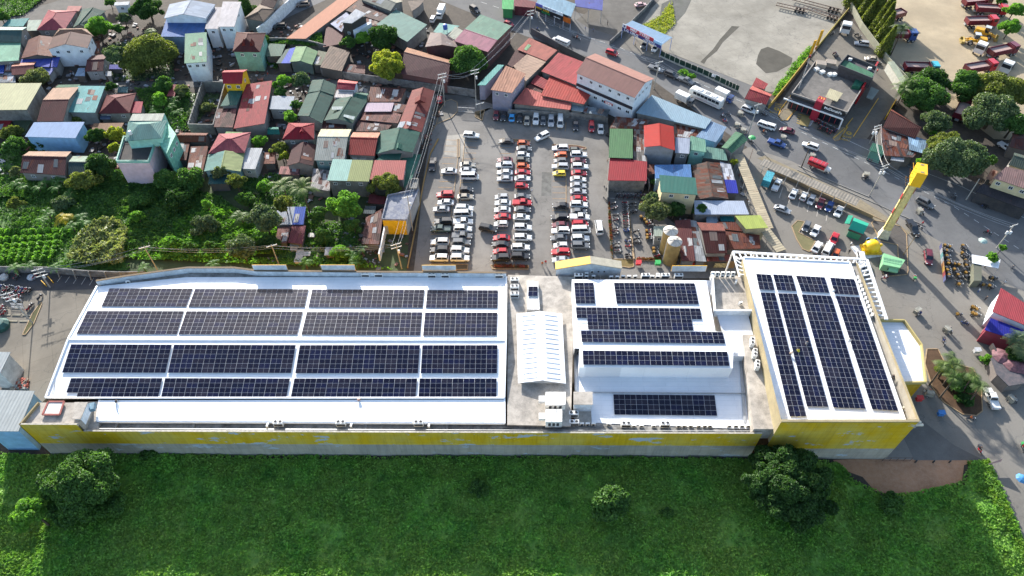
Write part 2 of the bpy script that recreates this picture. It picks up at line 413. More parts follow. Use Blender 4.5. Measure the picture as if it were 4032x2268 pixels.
zone('lot_patch','A2',[(1560,40),(1720,-40),(1870,-20),(1800,130),(1700,240),(1640,150),(1540,160)],.044,worn(c(140,140,135,.42),c(90,100,80,.4),.6,.3,'dark_green_concrete',big=.2))  # darker greenish patch over the slabs at the far end
zone('sandy_yard','d',[(2200,-60),(2660,-60),(2660,360),(2500,350),(2380,260),(2290,190),(2200,120),(2150,0)],.042,SAND)
zone('restaurant_yard','d',[(1960,262),(2090,80),(2140,50),(2200,120),(2280,190),(2290,215),(2180,350),(2080,345)],.048,worn(c(172,164,150,.42),c(110,104,96,.4),.5,.15,'restaurant_paving',big=.06,tile=4.5))
zone('service_yard','d',[(-60,690),(250,700),(240,730),(110,1080),(60,1080),(-60,1000)],.018,YARDC)
zone('bike_shelter_pavement','d',[(-60,680),(245,690),(240,728),(-60,735)],.030,worn(c(120,118,120,.4),c(70,70,70,.4),.5,.2,'dark_asphalt'))
zone('village_road','d',[(-60,95),(60,70),(200,42),(350,5),(420,-40),(330,-50),(230,-25),(120,10),(20,35),(-60,60)],.018,ALLEY)
zone('alley','d',[(200,215),(330,205),(560,200),(640,185),(720,190),(780,190),(900,212),(1090,238),(1180,240),(1200,262),(1130,268),(1092,255),(900,232),(800,215),(640,212),(560,215),(400,225),(215,228)],.024,ALLEY)
zone('gravel_court','d',[(545,75),(640,30),(760,-60),(900,-60),(830,-5),(620,92),(530,92)],.018,worn(c(158,158,160,.4),c(110,110,112,.4),.5,.3,'grey_gravel'))
zone('pavement_strip','d',[(1905,398),(1925,392),(2170,505),(2290,585),(2275,600),(2150,525)],.054,worn(c(205,190,160,.42),c(150,140,120,.42),.4,.3,'pavement_concrete',tile=1.6))
zone('driveway_shade','d',[(2270,1020),(2400,1120),(2475,1158),(2300,1158),(2272,1100)],.036,worn(c(150,146,140,.5),c(110,106,100,.46),.5,.15,'driveway_shade_asphalt',big=.08))  # darker wedge puts the right hall's shadow into the asphalt colour
zone('garden_soil','d',[(-60,425),(560,440),(1000,430),(1035,500),(1022,690),(-60,690)],.012,worn((.06,.085,.035,1),(.035,.03,.02,1),.6,.4,'garden_soil_dark',big=.15))
def fbm(x,y,seed=0,sc=1.,oct=4):
    r=np.random.default_rng(seed);out=np.zeros_like(x);a=1.
    for k in range(oct):
        for j in range(4):
            th=r.uniform(0,6.28);ph=r.uniform(0,6.28);f=sc*(1.9**k)*r.uniform(.7,1.3)
            out+=a*np.sin((x*np.cos(th)+y*np.sin(th))*f+ph+1.7*np.sin((x*np.sin(th)-y*np.cos(th))*f*.6+ph*2))*.25
        a *= .55
    return out
def inpoly(x,y,P):
    ins=np.zeros(x.shape,bool);n=len(P);j=n-1
    for i in range(n):
        xi,yi=P[i];xj,yj=P[j]
        cnd=((yi>y) != (yj>y)) & (x<(xj-xi)*(y-yi)/((yj-yi) if yj != yi else 1e-9)+xi)
        ins ^= cnd;j=i
    return ins
def mesh_np(name,verts,quads,mat,parent=None,smooth=False,tri=False):
    me=bpy.data.meshes.new(name);k=3 if tri else 4
    me.vertices.add(len(verts));me.vertices.foreach_set('co',verts.astype(np.float32).ravel())
    me.loops.add(quads.size);me.loops.foreach_set('vertex_index',quads.astype(np.int32).ravel())
    me.polygons.add(len(quads));me.polygons.foreach_set('loop_start',np.arange(0,quads.size,k,dtype=np.int32))
    me.polygons.foreach_set('use_smooth',np.full(len(quads),smooth))
    me.update(calc_edges=True);me.materials.append(mat)
    ob=bpy.data.objects.new(name,me);COL.objects.link(ob);ob.parent=parent
    return ob
def leafquads(pos,nrm,size,rng,aspect=1.6,droop=.0):
    """a kite-shaped leaf cluster per point, facing roughly nrm"""
    n=len(pos);nrm=nrm+rng.normal(0,.55,(n,3));nrm /= np.linalg.norm(nrm,axis=1)[:,None]+1e-9
    t=rng.normal(0,1,(n,3));t-=(t*nrm).sum(1)[:,None]*nrm;t /= np.linalg.norm(t,axis=1)[:,None]+1e-9
    b=np.cross(nrm,t);s=size*rng.uniform(.6,1.35,n);s=s[:,None]
    fold=nrm*s*.22
    v=np.stack([pos-t*s*aspect*.5,pos-b*s*.5-fold*-1+t*s*.1,pos+t*s*aspect*.5-fold,pos+b*s*.5+fold+t*s*.1],1).reshape(-1,3)
    q=np.arange(n*4).reshape(n,4)
    return v,q
LEAFS={
 'dark': leafmat('leaves_dark',(.026,.068,.018,1),(.055,.12,.03,1)),
'mid': leafmat('leaves_mid',(.048,.115,.03,1),(.095,.19,.045,1)),
 'bright': leafmat('leaves_bright',(0.088,0.210,0.035,1),(0.158,0.315,0.052,1),.4),
'olive': leafmat('leaves_olive',(0.088,0.114,0.032,1),(0.184,0.210,0.052,1)),
 'pale': leafmat('leaves_pale',(0.100,0.125,0.056,1),(0.175,0.200,0.100,1)),
'yellow': leafmat('leaves_yellow',(0.175,0.228,0.035,1),(0.350,0.350,0.052,1),.4),
 'palm': leafmat('palm_leaves',(.045,.085,.02,1),(.11,.17,.045,1),.3),
'banana': leafmat('banana_leaves',(.06,.15,.035,1),(.13,.26,.06,1),.4),
 'gold': leafmat('golden_leaves',(0.375,0.325,0.025,1),(0.562,0.425,0.037,1),.45),
'reed': leafmat('reed_leaves',(.13,.17,.07,1),(.30,.31,.15,1),.3),
 'meadow': leafmat('meadow_leaves',(.065,.22,.045,1),(.18,.42,.07,1),.3,True,.2,1),
'sunmeadow': leafmat('sunlit_verge_leaves',(0.088,0.210,0.035,1),(0.228,0.350,0.061,1),.4),  # sunlit tone of the grass, the sun put into the leaf colour
 'grey': leafmat('greygreen_leaves',(0.061,0.105,0.052,1),(0.131,0.175,0.088,1),.25),
'flower': leafmat('flowering_shrub',(0.037,0.088,0.025,1),(0.312,0.062,0.050,1),.3,True)}
def growth(name,poly,mat,density,size,hmax,seed,label,cat,sheetmat=None,rough=.5,z0=.02,lean=.6,res=.8):
    P=[(p.x,p.y) for p in poly];xs=[p[0] for p in P];ys=[p[1] for p in P]
    nx=int((max(xs)-min(xs))/res)+2;ny=int((max(ys)-min(ys))/res)+2
    gx,gy=np.meshgrid(np.linspace(min(xs),max(xs),nx),np.linspace(min(ys),max(ys),ny))
    H=lambda x,y: hmax*(.45+.32*fbm(x,y,seed,.25,4)+.22*fbm(x,y,seed+1,1.1,3))
    z=np.maximum(H(gx,gy),.02)
    ins=inpoly(gx,gy,P);V=np.stack([gx,gy,z*.75+z0],-1).reshape(-1,3)
    qi=[]
    id_=np.arange(nx*ny).reshape(ny,nx)
    okc=ins[:-1,:-1]&ins[1:,:-1]&ins[:-1,1:]&ins[1:,1:]
    qi=np.stack([id_[:-1,:-1][okc],id_[:-1,1:][okc],id_[1:,1:][okc],id_[1:,:-1][okc]],1)
    used,inv=np.unique(qi,return_inverse=True);V=V[used];qi=inv.reshape(qi.shape)
    rng=np.random.default_rng(seed+5);A=(max(xs)-min(xs))*(max(ys)-min(ys));n=int(A*density)
    x=rng.uniform(min(xs),max(xs),n);y=rng.uniform(min(ys),max(ys),n);k=inpoly(x,y,P)
    k &= rng.uniform(0,1,n)<np.clip(.75+.5*fbm(x,y,seed+9,.5,3),.25,1)
    x,y=x[k],y[k];zz=np.maximum(H(x,y),.02)+rng.uniform(-.05,.25,len(x))*rough+z0
    pos=np.stack([x,y,zz],1);nr=np.tile(np.array([[0,0,lean]]),(len(x),1))+rng.normal(0,.35,(len(x),3))
    lv,lq=leafquads(pos,nr,size,rng)
    v=np.concatenate([V,lv]);q=np.concatenate([qi,lq+len(V)])
    ob=mesh_np(name,v,q,mat);ob['kind']='stuff';tag(ob,label,cat)
    return ob
mead=[GS('d',x,y) for x,y in [(-40,1138),(90,1146),(300,1146),(900,1149),(1500,1151),(1900,1155),(2110,1163),(2150,1210),(2230,1250),(2320,1235),(2410,1215),(2440,1165),(2485,1160),(2520,1230),(2590,1400),(2600,1560),(-60,1560)]]
growth('meadow',mead,LEAFS['meadow'],30,.34,1.1,11,'dense green creeping meadow in the shade below the long yellow wall','meadow',rough=1.)
verge=[GS('d',x,y) for x,y in [(2430,1163),(2484,1158),(2510,1215),(2555,1330),(2600,1440),(2585,1450),(2545,1360),(2500,1270),(2450,1230)]]
growth('verge_grass',verge,LEAFS['sunmeadow'],40,.33,1.1,21,'tall sunlit yellow-green weeds along the road edge beside the meadow','weeds',rough=1.4)
zone('bare_earth','d',[(2095,1157),(2150,1155),(2470,1158),(2425,1170),(2420,1210),(2340,1240),(2270,1250),(2200,1235),(2170,1200),(2110,1178)],.03,REDSOIL)
def gpatch(o,pts,key,dens,size,hm,seed,label,name='undergrowth',cat='undergrowth'):
    return growth(name,[GS(o,x,y) for x,y in pts],LEAFS[key],dens,size,hm,seed,label,cat,rough=1.2)
gpatch('d',[(230,470),(300,440),(400,445),(560,500),(640,560),(690,600),(560,640),(430,655),(330,640),(240,560),(200,500)],'mid',18,.45,1.3,31,'dark green undergrowth between the pink house and the bean rows')
gpatch('d',[(-40,500),(240,470),(300,560),(330,680),(-40,680)],'mid',9,.4,.5,41,'weeds between the vegetable beds at the left')
gpatch('d',[(600,450),(770,430),(780,560),(900,640),(880,680),(700,660),(640,560)],'mid',8,.42,1.1,42,'undergrowth around the coconut palms and the white and blue roof')
gpatch('d',[(360,225),(560,240),(480,330),(400,340)],'grey',8,.4,.8,43,'weedy plot left of the roofless walls')
gpatch('d',[(-40,200),(60,210),(130,420),(-40,440)],'mid',6,.4,.7,44,'weeds around the red and olive roofs at the left edge')
gpatch('d',[(270,110),(440,100),(440,205),(280,205)],'grey',6,.4,.7,45,'weedy ground beneath the huge olive-green tree')
gpatch('d',[(-40,440),(120,445),(260,470),(235,500),(140,520),(40,500),(-40,510)],'mid',14,.5,1.5,32,'mixed low greenery beneath the banana plants at the left edge')
gpatch('d',[(60,560),(330,655),(700,668),(1000,680),(860,655),(560,650),(380,640)],'bright',14,.4,1.0,33,'bright low scrub along the yard wall behind the store')
gpatch('d',[(440,560),(560,520),(700,560),(720,640),(560,655),(430,650)],'bright',12,.5,1.7,34,'light green tangle of shrubs right of the tall reeds')
gpatch('d',[(770,560),(900,560),(905,640),(850,670),(770,650)],'mid',12,.45,1.2,35,'low greenery under the round tree left of the yellow storehouse')
gpatch('d',[(340,225),(480,225),(470,330),(390,330)],'mid',12,.45,1.2,36,'overgrown plot with bananas between the red hip roof and the roofless walls')
gpatch('d',[(-40,-40),(160,-40),(60,40),(-40,50)],'mid',12,.4,.8,37,'green plots in the top left corner of the picture',cat='grass')
gpatch('d',[(1600,70),(1660,40),(1690,0),(1700,60),(1650,110)],'yellow',14,.3,.4,38,'yellow-green weeds at the corner of the concrete lot','weeds','weeds')
gpatch('d',[(2030,120),(2045,125),(1965,235),(1940,245),(1960,205)],'bright',20,.35,1.1,39,'strip of weeds along the yellow boundary wall of the restaurant','weeds','weeds')
gpatch('d',[(610,125),(690,95),(700,120),(700,180),(650,150)],'mid',16,.35,1.0,40,'creeper covering the ground behind the orange roof','creeper','creeper')
def row(o,a,b,w,h,key,label,name='crop_row',cat='crop row',grp='rows of the vegetable garden',dens=26,size=.38,seed=0):
    A,B=GS(o,*a),GS(o,*b);d=(B-A);L=d.length;d.normalize();n=Vector((-d.y,d.x,0));rng=np.random.default_rng(seed)
    cnt=int(L*w*dens);t=rng.uniform(0,L,cnt);s=rng.uniform(-w/2,w/2,cnt)
    t=np.round(t/.9)*.9+rng.normal(0,.26,cnt)
    zz=h*np.sqrt(np.clip(1-(2*s/w)**2,0,1))*(.75+.3*np.sin(t*3.1+seed))*rng.uniform(.55,1,cnt)
    pos=np.stack([A.x+d.x*t+n.x*s,A.y+d.y*t+n.y*s,zz+.05],1)
    nr=np.stack([n.x*s,n.y*s,np.full(cnt,w*.6)],1)
    v,q=leafquads(pos,nr,size,rng);v-=np.array([A.x,A.y,0])
    ob=mesh_np(name,v,q,LEAFS[key]);ob.location=(A.x,A.y,0);tag(ob,label,cat,grp)
ordn=['first','second','third','fourth','fifth','sixth','seventh','eighth','ninth','tenth','eleventh','twelfth','thirteenth','fourteenth','fifteenth','sixteenth','seventeenth','eighteenth','nineteenth','twentieth']
ordn+=['%dth' % k if k % 10 not in (1,2,3) else '%d%s' % (k,{1:'st',2:'nd',3:'rd'}[k%10]) for k in range(21,99)]
for i,(yl,yr,xr) in enumerate([(955,945,760),(1035,1000,660),(1040+70,1060,620),(1140+20,1115,600),(1195+15,1165,570),(1240,1215,540)]):
    row('B0',(0,yl),(xr,yr),2.0,1.7,'bright','%s bean row from the top of the leafy trellised rows by the yard wall' % ordn[i].capitalize(),seed=50+i,dens=30,size=.42)
for i,(x0,x1,y) in enumerate([(240,470,560),(240,480,610),(250,480,650),(230,470,715),(170,470,755),(200,440,810),(165,430,850)]):
    row('B0',(x0,y),(x1,y+(2 if i<5 else 8)),1.7,.45,'mid' if i<5 else 'bright','%s low vegetable bed from the top of the dark plot at left' % ordn[i].capitalize(),seed=70+i,dens=40,size=.25)
row('B0',(150,900),(160,720),1.6,.6,'mid','low vegetable bed running away along the left end of the plot',seed=79,dens=40,size=.25)

YW=worn(c(186,158,48,.62),c(170,160,95,.62),.7,.5,'faded_yellow_wall',big=.12)
def wallmat(name,col,col2,peel,amt):
    m,nt,bs,N,L=nmat(name);bs.inputs['Roughness'].default_value=.85;bs.inputs['Specular IOR Level'].default_value=.2
    P=geo(N);a=ramp(N,L,noise(N,L,P,.16,5,.6),.4,.6)
    o=mix(N,L,a,col,col2)
    br=N.new('ShaderNodeTexBrick');br.offset=0;br.inputs['Scale'].default_value=1.;br.inputs['Brick Width'].default_value=2.3;br.inputs['Row Height'].default_value=1.45
    br.inputs['Mortar Size'].default_value=.022;br.inputs['Color1'].default_value=(1,1,1,1);br.inputs['Color2'].default_value=(.88,.88,.86,1);br.inputs['Mortar'].default_value=(.5,.5,.5,1)
    tc=N.new('ShaderNodeTexCoord');L.new(tc.outputs['UV'],br.inputs['Vector'])
    o=mix(N,L,.7,o,br.outputs[0],'MULTIPLY')
    mp=N.new('ShaderNodeMapping');mp.inputs['Scale'].default_value=(1.2,1.2,.12);L.new(P,mp.inputs[0])
    st=ramp(N,L,noise(N,L,mp.outputs[0],1.1,6,.7),.45,.7)
    o=mix(N,L,.45,o,mix(N,L,st,(1,1,1,1),(.55,.53,.5,1)),'MULTIPLY')
    mp2=N.new('ShaderNodeMapping');mp2.inputs['Scale'].default_value=(.35,1,.9);mp2.inputs['Location'].default_value=(amt*9,0,3);L.new(P,mp2.inputs[0])
    pn=noise(N,L,mp2.outputs[0],.45,8,.72)
    o=mix(N,L,ramp(N,L,pn,.60,.612),o,peel)
    L.new(o,bs.inputs['Base Color']);return m
YWALL=wallmat('yellow_wall',(.58,.38,.012,1),(.54,.41,.07,1),(.36,.41,.46,1),1)
GWALL=wallmat('grey_wall',c(150,148,140,.98),c(165,160,148,.98),(.34,.40,.46,1),2)
def membrane(name,col=(.74,.75,.765,1)):
    m,nt,bs,N,L=nmat(name);bs.inputs['Roughness'].default_value=.55;bs.inputs['Specular IOR Level'].default_value=.3
    P=geo(N);n1=noise(N,L,P,.25,6,.65)
    mp=N.new('ShaderNodeMapping');mp.inputs['Scale'].default_value=(.5,2.2,1);L.new(P,mp.inputs[0])
    n2=noise(N,L,mp.outputs[0],1.3,6,.7)
    o=mix(N,L,ramp(N,L,n1,.35,.7),col,tuple(x*.90 for x in col[:3])+(1,))
    o=mix(N,L,ramp(N,L,n2,.60,.80,(0,0,0,1),(.35,.35,.35,1)),o,(.55,.54,.5,1))
    br=N.new('ShaderNodeTexBrick');br.offset=.5;br.inputs['Scale'].default_value=1.;br.inputs['Brick Width'].default_value=9.;br.inputs['Row Height'].default_value=1.1;br.inputs['Mortar Size'].default_value=.03
    br.inputs['Color1'].default_value=(1,1,1,1);br.inputs['Color2'].default_value=(.95,.95,.95,1);br.inputs['Mortar'].default_value=(.72,.73,.75,1);L.new(P,br.inputs['Vector'])
    o=mix(N,L,.7,o,br.outputs[0],'MULTIPLY')
    L.new(o,bs.inputs['Base Color']);bump(N,L,bs,n2,.6,.12);return m
ROOFW=membrane('white_membrane_roof');INNER=worn((.60,.66,.71,1),(.25,.26,.28,1),.5,.9,'pale_blue_parapet',big=.3)
DECK=worn(c(205,196,184,.75),(.10,.095,.085,1),.7,.5,'stained_roof_deck',big=.14)
LEDGE=worn((.30,.29,.27,1),(.04,.035,.03,1),.9,.55,'mossy_ledge',big=.2)
store=thing('supermarket','long supermarket with yellow and grey back wall and white membrane roofs full of solar panels','supermarket',(-10,85,0))
a0=G(205,1790);b0=G(2950,1800);e0=G(3478,1805)
def Yl(x): return a0.y+(b0.y-a0.y)*(x-a0.x)/(b0.x-a0.x)
def wallstrip(p,q,zs,mats,name):
    L=(q-p).length;mb=MB();
    mb.poly([(p.x,p.y,zs[0]),(q.x,q.y,zs[0]),(q.x,q.y,zs[1]),(p.x,p.y,zs[1])],0,[(0,zs[0]),(L,zs[0]),(L,zs[1]),(0,zs[1])])
    return mb.build(name,mats,store)
zy=4.9
p1=atY(107,1672,a0.y);zW=p1.z
p2=atY(328,1697,a0.y+.05);zS=p2.z
west=Vector((a0.x,a0.y,0));p2g=Vector((p2.x,Yl(p2.x),0));p3g=Vector((b0.x,b0.y,0))
wallstrip(west,p3g,(0,zy),GWALL,'back_wall_base')
wallstrip(west,p2g,(zy,zW),YWALL,'back_wall');wallstrip(p2g,p3g,(zy,zS),YWALL,'back_wall')
nw=G(376,1128,9.6);ne=G(1995,1082,9.4)
def ctl(py):           # roof height of the long hall by picture row: ridge between second and third panel rows
    pts=[(1080,9.2),(1337,10.9),(1566,9.5),(1700,9.1)]
    for (y0,z0),(y1,z1) in zip(pts,pts[1:]):
        if py <= y1: return z0+(z1-z0)*(py-y0)/(y1-y0)
    return 9.1
def R(px,py): return G(px,py,ctl(py))
rb=MB()
W0,W1,W2=(384,1128),(270,1336),(181,1567);E0,E1,E2=(1994,1092),(1992,1338),(1986,1567)
def grid(mb,q0,q1,q2,q3,n=1): mb.poly([q0,q1,q2,q3])
N1=(735,1091)
rb.poly([R(*W1),R(*E1),R(*E0),R(*N1),R(*W0)]);rb.poly([R(*W2),R(*E2),R(*E1),R(*W1)])
rb.slab([R(395,1576),R(1986,1573),R(1986,1664),R(383,1656)],.5)
rb.build('roof',ROOFW,store)
cp=MB()    # ridge capping, gutter upstand and edge trims
cp.beam(R(*W1)+Vector((0,0,.1)),R(*E1)+Vector((0,0,.1)),.5,.12);cp.beam(R(*W2)+Vector((0,0,.1)),R(*E2)+Vector((0,0,.1)),.35,.3)
for a,b in ((W0,W1),(W1,W2),(E0,E1),(E1,E2)): cp.beam(R(*a)+Vector((0,0,.12)),R(*b)+Vector((0,0,.12)),.35,.35)
cp.beam(G(383,1661,8.9),G(1986,1668,8.9),.25,.5);cp.beam(G(1987,1570,9.3),G(1987,1668,9.2),.3,.4);cp.beam(G(392,1576,9.3),G(381,1658,9.1),.3,.35)
cp.build('roof_trim',plain((.78,.79,.80,1),.5,0,.08,name='white_trim'),store)
sw=MB()
def vface(mb,a,b,z0=0): mb.poly([(a.x,a.y,z0),(b.x,b.y,z0),tuple(b),tuple(a)],0,[(0,0),((b-a).length,0),((b-a).length,a.z),(0,a.z)])
for a,b in ((W0,W1),(W1,W2)): vface(sw,R(*a)-Vector((0,0,.1)),R(*b)-Vector((0,0,.1)))
vface(sw,R(*W2)-Vector((0,0,.1)),Vector((west.x,west.y,zW)))
sw.build('side_wall',worn(c(200,190,170,.45),amt=.4,name='cream_wall'),store)
led=MB();led.prism([G(383,1663,8.2).xy,G(1990,1668,8.2).xy,(b0.x,b0.y+.35),(p2g.x,p2g.y+.35)],8.0,8.25)
led.build('gutter_ledge',LEDGE,store)
lb=MB()
for t in (390,455,760,1095,1440,1760,2130): 
    q=G(t,1680,8.6);lb.box((q.x,q.y,8.35),(.45,1.9,.5),0)
lb.build('ledge_rib',CONC,store)
par=MB()
par.beam((p2g.x,p2g.y+.17,zS-.45),(b0.x,b0.y+.17,zS-.45),.33,.9)
par.beam((west.x,west.y+.17,zW-.3),(p2g.x,p2g.y+.17,zW-.3),.33,.6)
par.build('parapet',worn((.5,.46,.38,1),(.06,.055,.05,1),.7,1.2,'weathered_parapet'),store)
pp=MB();
for k in range(2): pp.tube([(p2g.x+1,p2g.y+.8+.35*k,8.9),(b0.x-1,b0.y+.8+.35*k,8.9)],.07,5)
pp.build('pipe',METAL,store)
tw=MB();tw.prism([(west.x+.35,west.y+.4),(G(312,1674,zW-.7).x,west.y+.4),G(345,1585,zW-.7).xy,G(146,1585,zW-.7).xy],8.6,zW-.7);tw.prism([(G(318,1690,9.).x,west.y+.5),(G(388,1690,9.).x,west.y+.5),G(402,1580,9.).xy,G(346,1582,9.).xy],8.3,9.0);tw.build('tower_deck',DECK,store)
twp=MB();aa=G(107,1672,zW);bb=G(150,1583,zW);twp.beam((west.x,west.y,zW-.3),(bb.x,bb.y,zW-.3),.3,.6);twp.build('tower_parapet',worn(c(222,200,150,.45),amt=.5),store)
twf=MB();vface(twf,Vector((west.x-.2,west.y,zW-.7)),Vector((bb.x-.2,bb.y,zW-.7)));twf.build('tower_side_wall',worn(c(222,198,130,.5),amt=.3),store)
zN=10.6
npts=[(376,1110),(500,1090),(735,1058),(920,1058),(1010,1070),(1400,1074),(1993,1078)]
nb=[G(x,y,zN) for x,y in npts]
nm=MB()
for a,b in zip(nb,nb[1:]):
    nm.beam(a+Vector((0,.2,-1.2)),b+Vector((0,.2,-1.2)),.3,2.4,0)
    nm.beam(a+Vector((0,.3,.05)),b+Vector((0,.3,.05)),.5,.12,1)
nm.build('front_parapet',[INNER,worn(c(178,156,128,.45),amt=.6,name='tan_coping')],store)
nfm=MB()
for a,b in zip(nb,nb[1:]): nfm.beam(a+Vector((0,.45,-5.4)),b+Vector((0,.45,-5.4)),.18,10.8)
nfm.build('front_wall',YELP,store)
ng=MB()
for a,b in zip(nb[2:],nb[3:]): ng.beam(a+Vector((0,-1.1,-1.6)),b+Vector((0,-1.1,-1.6)),2.4,.2)
ng.beam(nb[0]+Vector((0,-.9,-1.6)),nb[2]+Vector((0,-.9,-1.6)),1.6,.2)
ng.build('front_gutter',LEDGE,store)
BB=[]
def billboard(x0,x1,yt,yb,label):
    mb=MB();m2=MB();a=G(x0,yb,10.4);b=G(x1,yb,10.4);a.y+=.3;b.y+=.3;top=12.3
    root=thing('roof_signboard',label,'signboard',((a.x+b.x)/2,a.y,10.4),0,'signboards on the front parapet')
    mb.beam((a.x,a.y,(top+10.4)/2),(b.x,b.y,(top+10.4)/2),.15,top-10.4)
    mb.build('board',INNER,root)
    for s0,s1 in (((a.x,a.y,top),(b.x,b.y,top)),((a.x,a.y,10.4),(a.x,a.y,top)),((b.x,b.y,10.4),(b.x,b.y,top))): m2.beam(s0,s1,.14,.1)
    m2.build('board_frame',YELP,root)
billboard(1000,1133,1047,1069,'pale blue back of a signboard, leftmost of the four on the front parapet')
billboard(1268,1400,1048,1069,'pale blue back of a signboard, second from left on the front parapet')
billboard(1664,1796,1050,1070,'pale blue back of a signboard near the two parked white vans, third from left')
billboard(2643,2778,1054,1072,'pale blue back of a signboard right of the gabled entrance sign')
eg=thing('entrance_gable','gabled entrance sign with yellow sloped cap and pale blue back','entrance sign',tuple(G(2320,1080,9)))
A_,B_,C_=G(2190,1070,10.2),G(2322,1070,10.2),G(2445,1072,10.2)
ey=A_.y+.2
mb=MB();mb.poly([(A_.x,ey,8.3),(C_.x,ey,8.3),(C_.x,ey,11.2),(B_.x,ey,12.9),(A_.x,ey,11.0)]);mb.poly([(A_.x,ey+.3,0),(C_.x,ey+.3,0),(C_.x,ey+.3,11.2),(B_.x,ey+.3,12.9),(A_.x,ey+.3,11.0)])
mb.build('gable_wall',INNER,eg)
mb=MB()
mb.slab([(A_.x-.2,ey-.1,11.0),(B_.x,ey-.1,12.95),(B_.x,ey+2.2,12.95),(A_.x-.2,ey+2.2,11.0)],.2);mb.slab([(B_.x+.01,ey-.1,12.95),(C_.x+.2,ey-.1,11.2),(C_.x+.2,ey+2.2,11.2),(B_.x+.01,ey+2.2,12.95)],.2,1)
mb.build('cap',[YELP,plain(c(225,215,190,.5),.6,name='cream_cap')],eg)
mb=MB()
for k in range(8): mb=MB();q=A_.lerp(C_,(k+.5)/8);mb.beam((q.x,ey-.3,9.2),(q.x,ey-1.2,8.4),.08,.08);mb.build('brace',METAL,eg)
md=MB();q=[G(1997,1672,9.3),G(2248,1678,9.3),G(2262,1090,9.3),G(2000,1082,9.3)]
md.prism([p.xy for p in q],8.9,9.3);md.build('middle_deck',DECK,store)
U=MB()
UH=11.7
UL=[(2252,1104),(2270,1372)];UR=[(2785,1104),(2868,1308)]
U.poly([G(2281,1372,UH),G(2888,1378,UH),G(2868,1308,11.6),G(2817,1305,11.55),G(2782,1104,11.2),G(2252,1100,11.2),G(2262,1372,11.65)])
U.poly([G(2281,1372,UH),G(2281,1446,11.6),G(2885,1450,11.6),G(2888,1378,UH)])
a,b=G(2281,1446,11.6),G(2885,1450,11.6)
U.poly([(a.x,a.y,6.7),(b.x,b.y,6.7),tuple(b),tuple(a)]);a2=G(2281,1372,UH);U.poly([(a.x,a.y,6.7),tuple(a),tuple(a2),(a2.x,a2.y,6.7)])
b2=G(2888,1378,UH);U.poly([(b.x,b.y,6.7),tuple(b),tuple(b2),(b2.x,b2.y,6.7)])
c1,c2_=G(2252,1100,11.2),G(2262,1372,11.65)
U.poly([(c1.x,c1.y,8.9),tuple(c1),tuple(c2_),(c2_.x,c2_.y,6.7)])
U.build('upper_roof',ROOFW,store)
LR=MB();ZL=7.9
LR.prism([G(2262,1372,ZL).xy,G(2868,1308,ZL).xy,G(2950,1400,ZL).xy,G(2968,1690,ZL).xy,G(2330,1664,ZL).xy,G(2325,1560,ZL).xy,G(2262,1545,ZL).xy],6.7,ZL)
LR.prism([G(x_,y_,10).xy for x_,y_ in ((2780,1104),(2915,1104),(2965,1318),(2922,1326),(2950,1402),(2875,1402))],6.7,10)
LR.prism([G(2262,1545,ZL-.02).xy,G(2330,1550,ZL-.02).xy,G(2328,1664,ZL-.02).xy,G(2262,1664,ZL-.02).xy],6.7,ZL-.02,1)
LR.build('lower_roof',[ROOFW,DECK],store)
st=MB();st.beam(G(2915,1392,8.1),G(2932,1665,8.1),.5,.18);st.beam(G(2330,1545,8.2),G(2950,1549,8.2),.12,.35);st.beam(G(2262,1372,8.3),G(2266,1540,8.3),.3,.5)
st.build('cable_tray',METAL,store)
wl=MB();q=[G(2810,1238,10.1),G(2965,1238,10.1),G(2925,1085,10.1),G(2800,1085,10.1)];RQ0x=G(2926,1014,12.6).x-.1;q[1].x=q[2].x=RQ0x
wl.prism([p.xy for p in q],9.4,10.05,0);wl.build('service_deck',DECK,store)
wp=MB();
for i,(p,r) in enumerate(((q[0],q[1]),(q[3],q[0]))): wp.beam(p+Vector((0,0,.4)),r+Vector((0,0,.4)),.35,2.2)
wp.build('service_parapet',plain((.75,.77,.78,1),.6,0,.1,name='white_parapet'),store)
wk=MB();RQ3x=G(3075,1652,12.6).x-.1;yy_=G(2925,1318,10.7).y;wk.prism([G(2925,1318,10.7).xy,(RQ0x,yy_),(RQ3x-.2,b0.y+.6),(G(2968,1690,10.7).x,b0.y+.6)],6.9,10.7);wk.build('service_walk',DECK,store)
l2=MB();l2.prism([G(2240,1668,7.4).xy,G(2990,1676,7.4).xy,(b0.x,b0.y+.3),(G(2240,1700,8).x,b0.y+.3)],6.8,7.8);l2.build('gutter_ledge',LEDGE,store)
ZR=12.6
RQ=[G(2926,1014,ZR),G(3345,1033,ZR),G(3570,1676,ZR),G(3075,1652,ZR)]
rr=MB();rr.slab([RQ[3],RQ[2],RQ[1],RQ[0]],.3);rr.build('right_roof',ROOFW,store)
rt=MB()
for i in range(4):
    a,b=RQ[i],RQ[(i+1)%4];rt.beam(a+Vector((0,0,.1)),b+Vector((0,0,.1)),.3,.22)
rt.build('roof_trim',plain((.78,.79,.80,1),.5,0,.08,name='white_trim2'),store)
fr0,fr1=Vector((RQ[3].x-.3,e0.y+.0,0)),Vector((e0.x+1.2,e0.y-.1,0))
rw=MB();rz0,rz1=4.9,RQ[3].z
tl,tr_=atY(3077,1657,e0.y),atY(3598,1680,e0.y)
zf=tl.z
def fstrip(a,b,z0,z1,m,name):
    L=(b-a).length;mb=MB();mb.poly([(a.x,a.y,z0),(b.x,b.y,z0),(b.x,b.y,z1),(a.x,a.y,z1)],0,[(0,z0),(L,z0),(L,z1),(0,z1)]);return mb.build(name,m,store)
fl_=Vector((tl.x,e0.y-.1,0));frr=Vector((tr_.x,e0.y-.1,0))
fstrip(fl_,frr,0,zy-.4,GWALL,'back_wall_base');fstrip(fl_,frr,zy-.4,zf,YWALL,'back_wall')
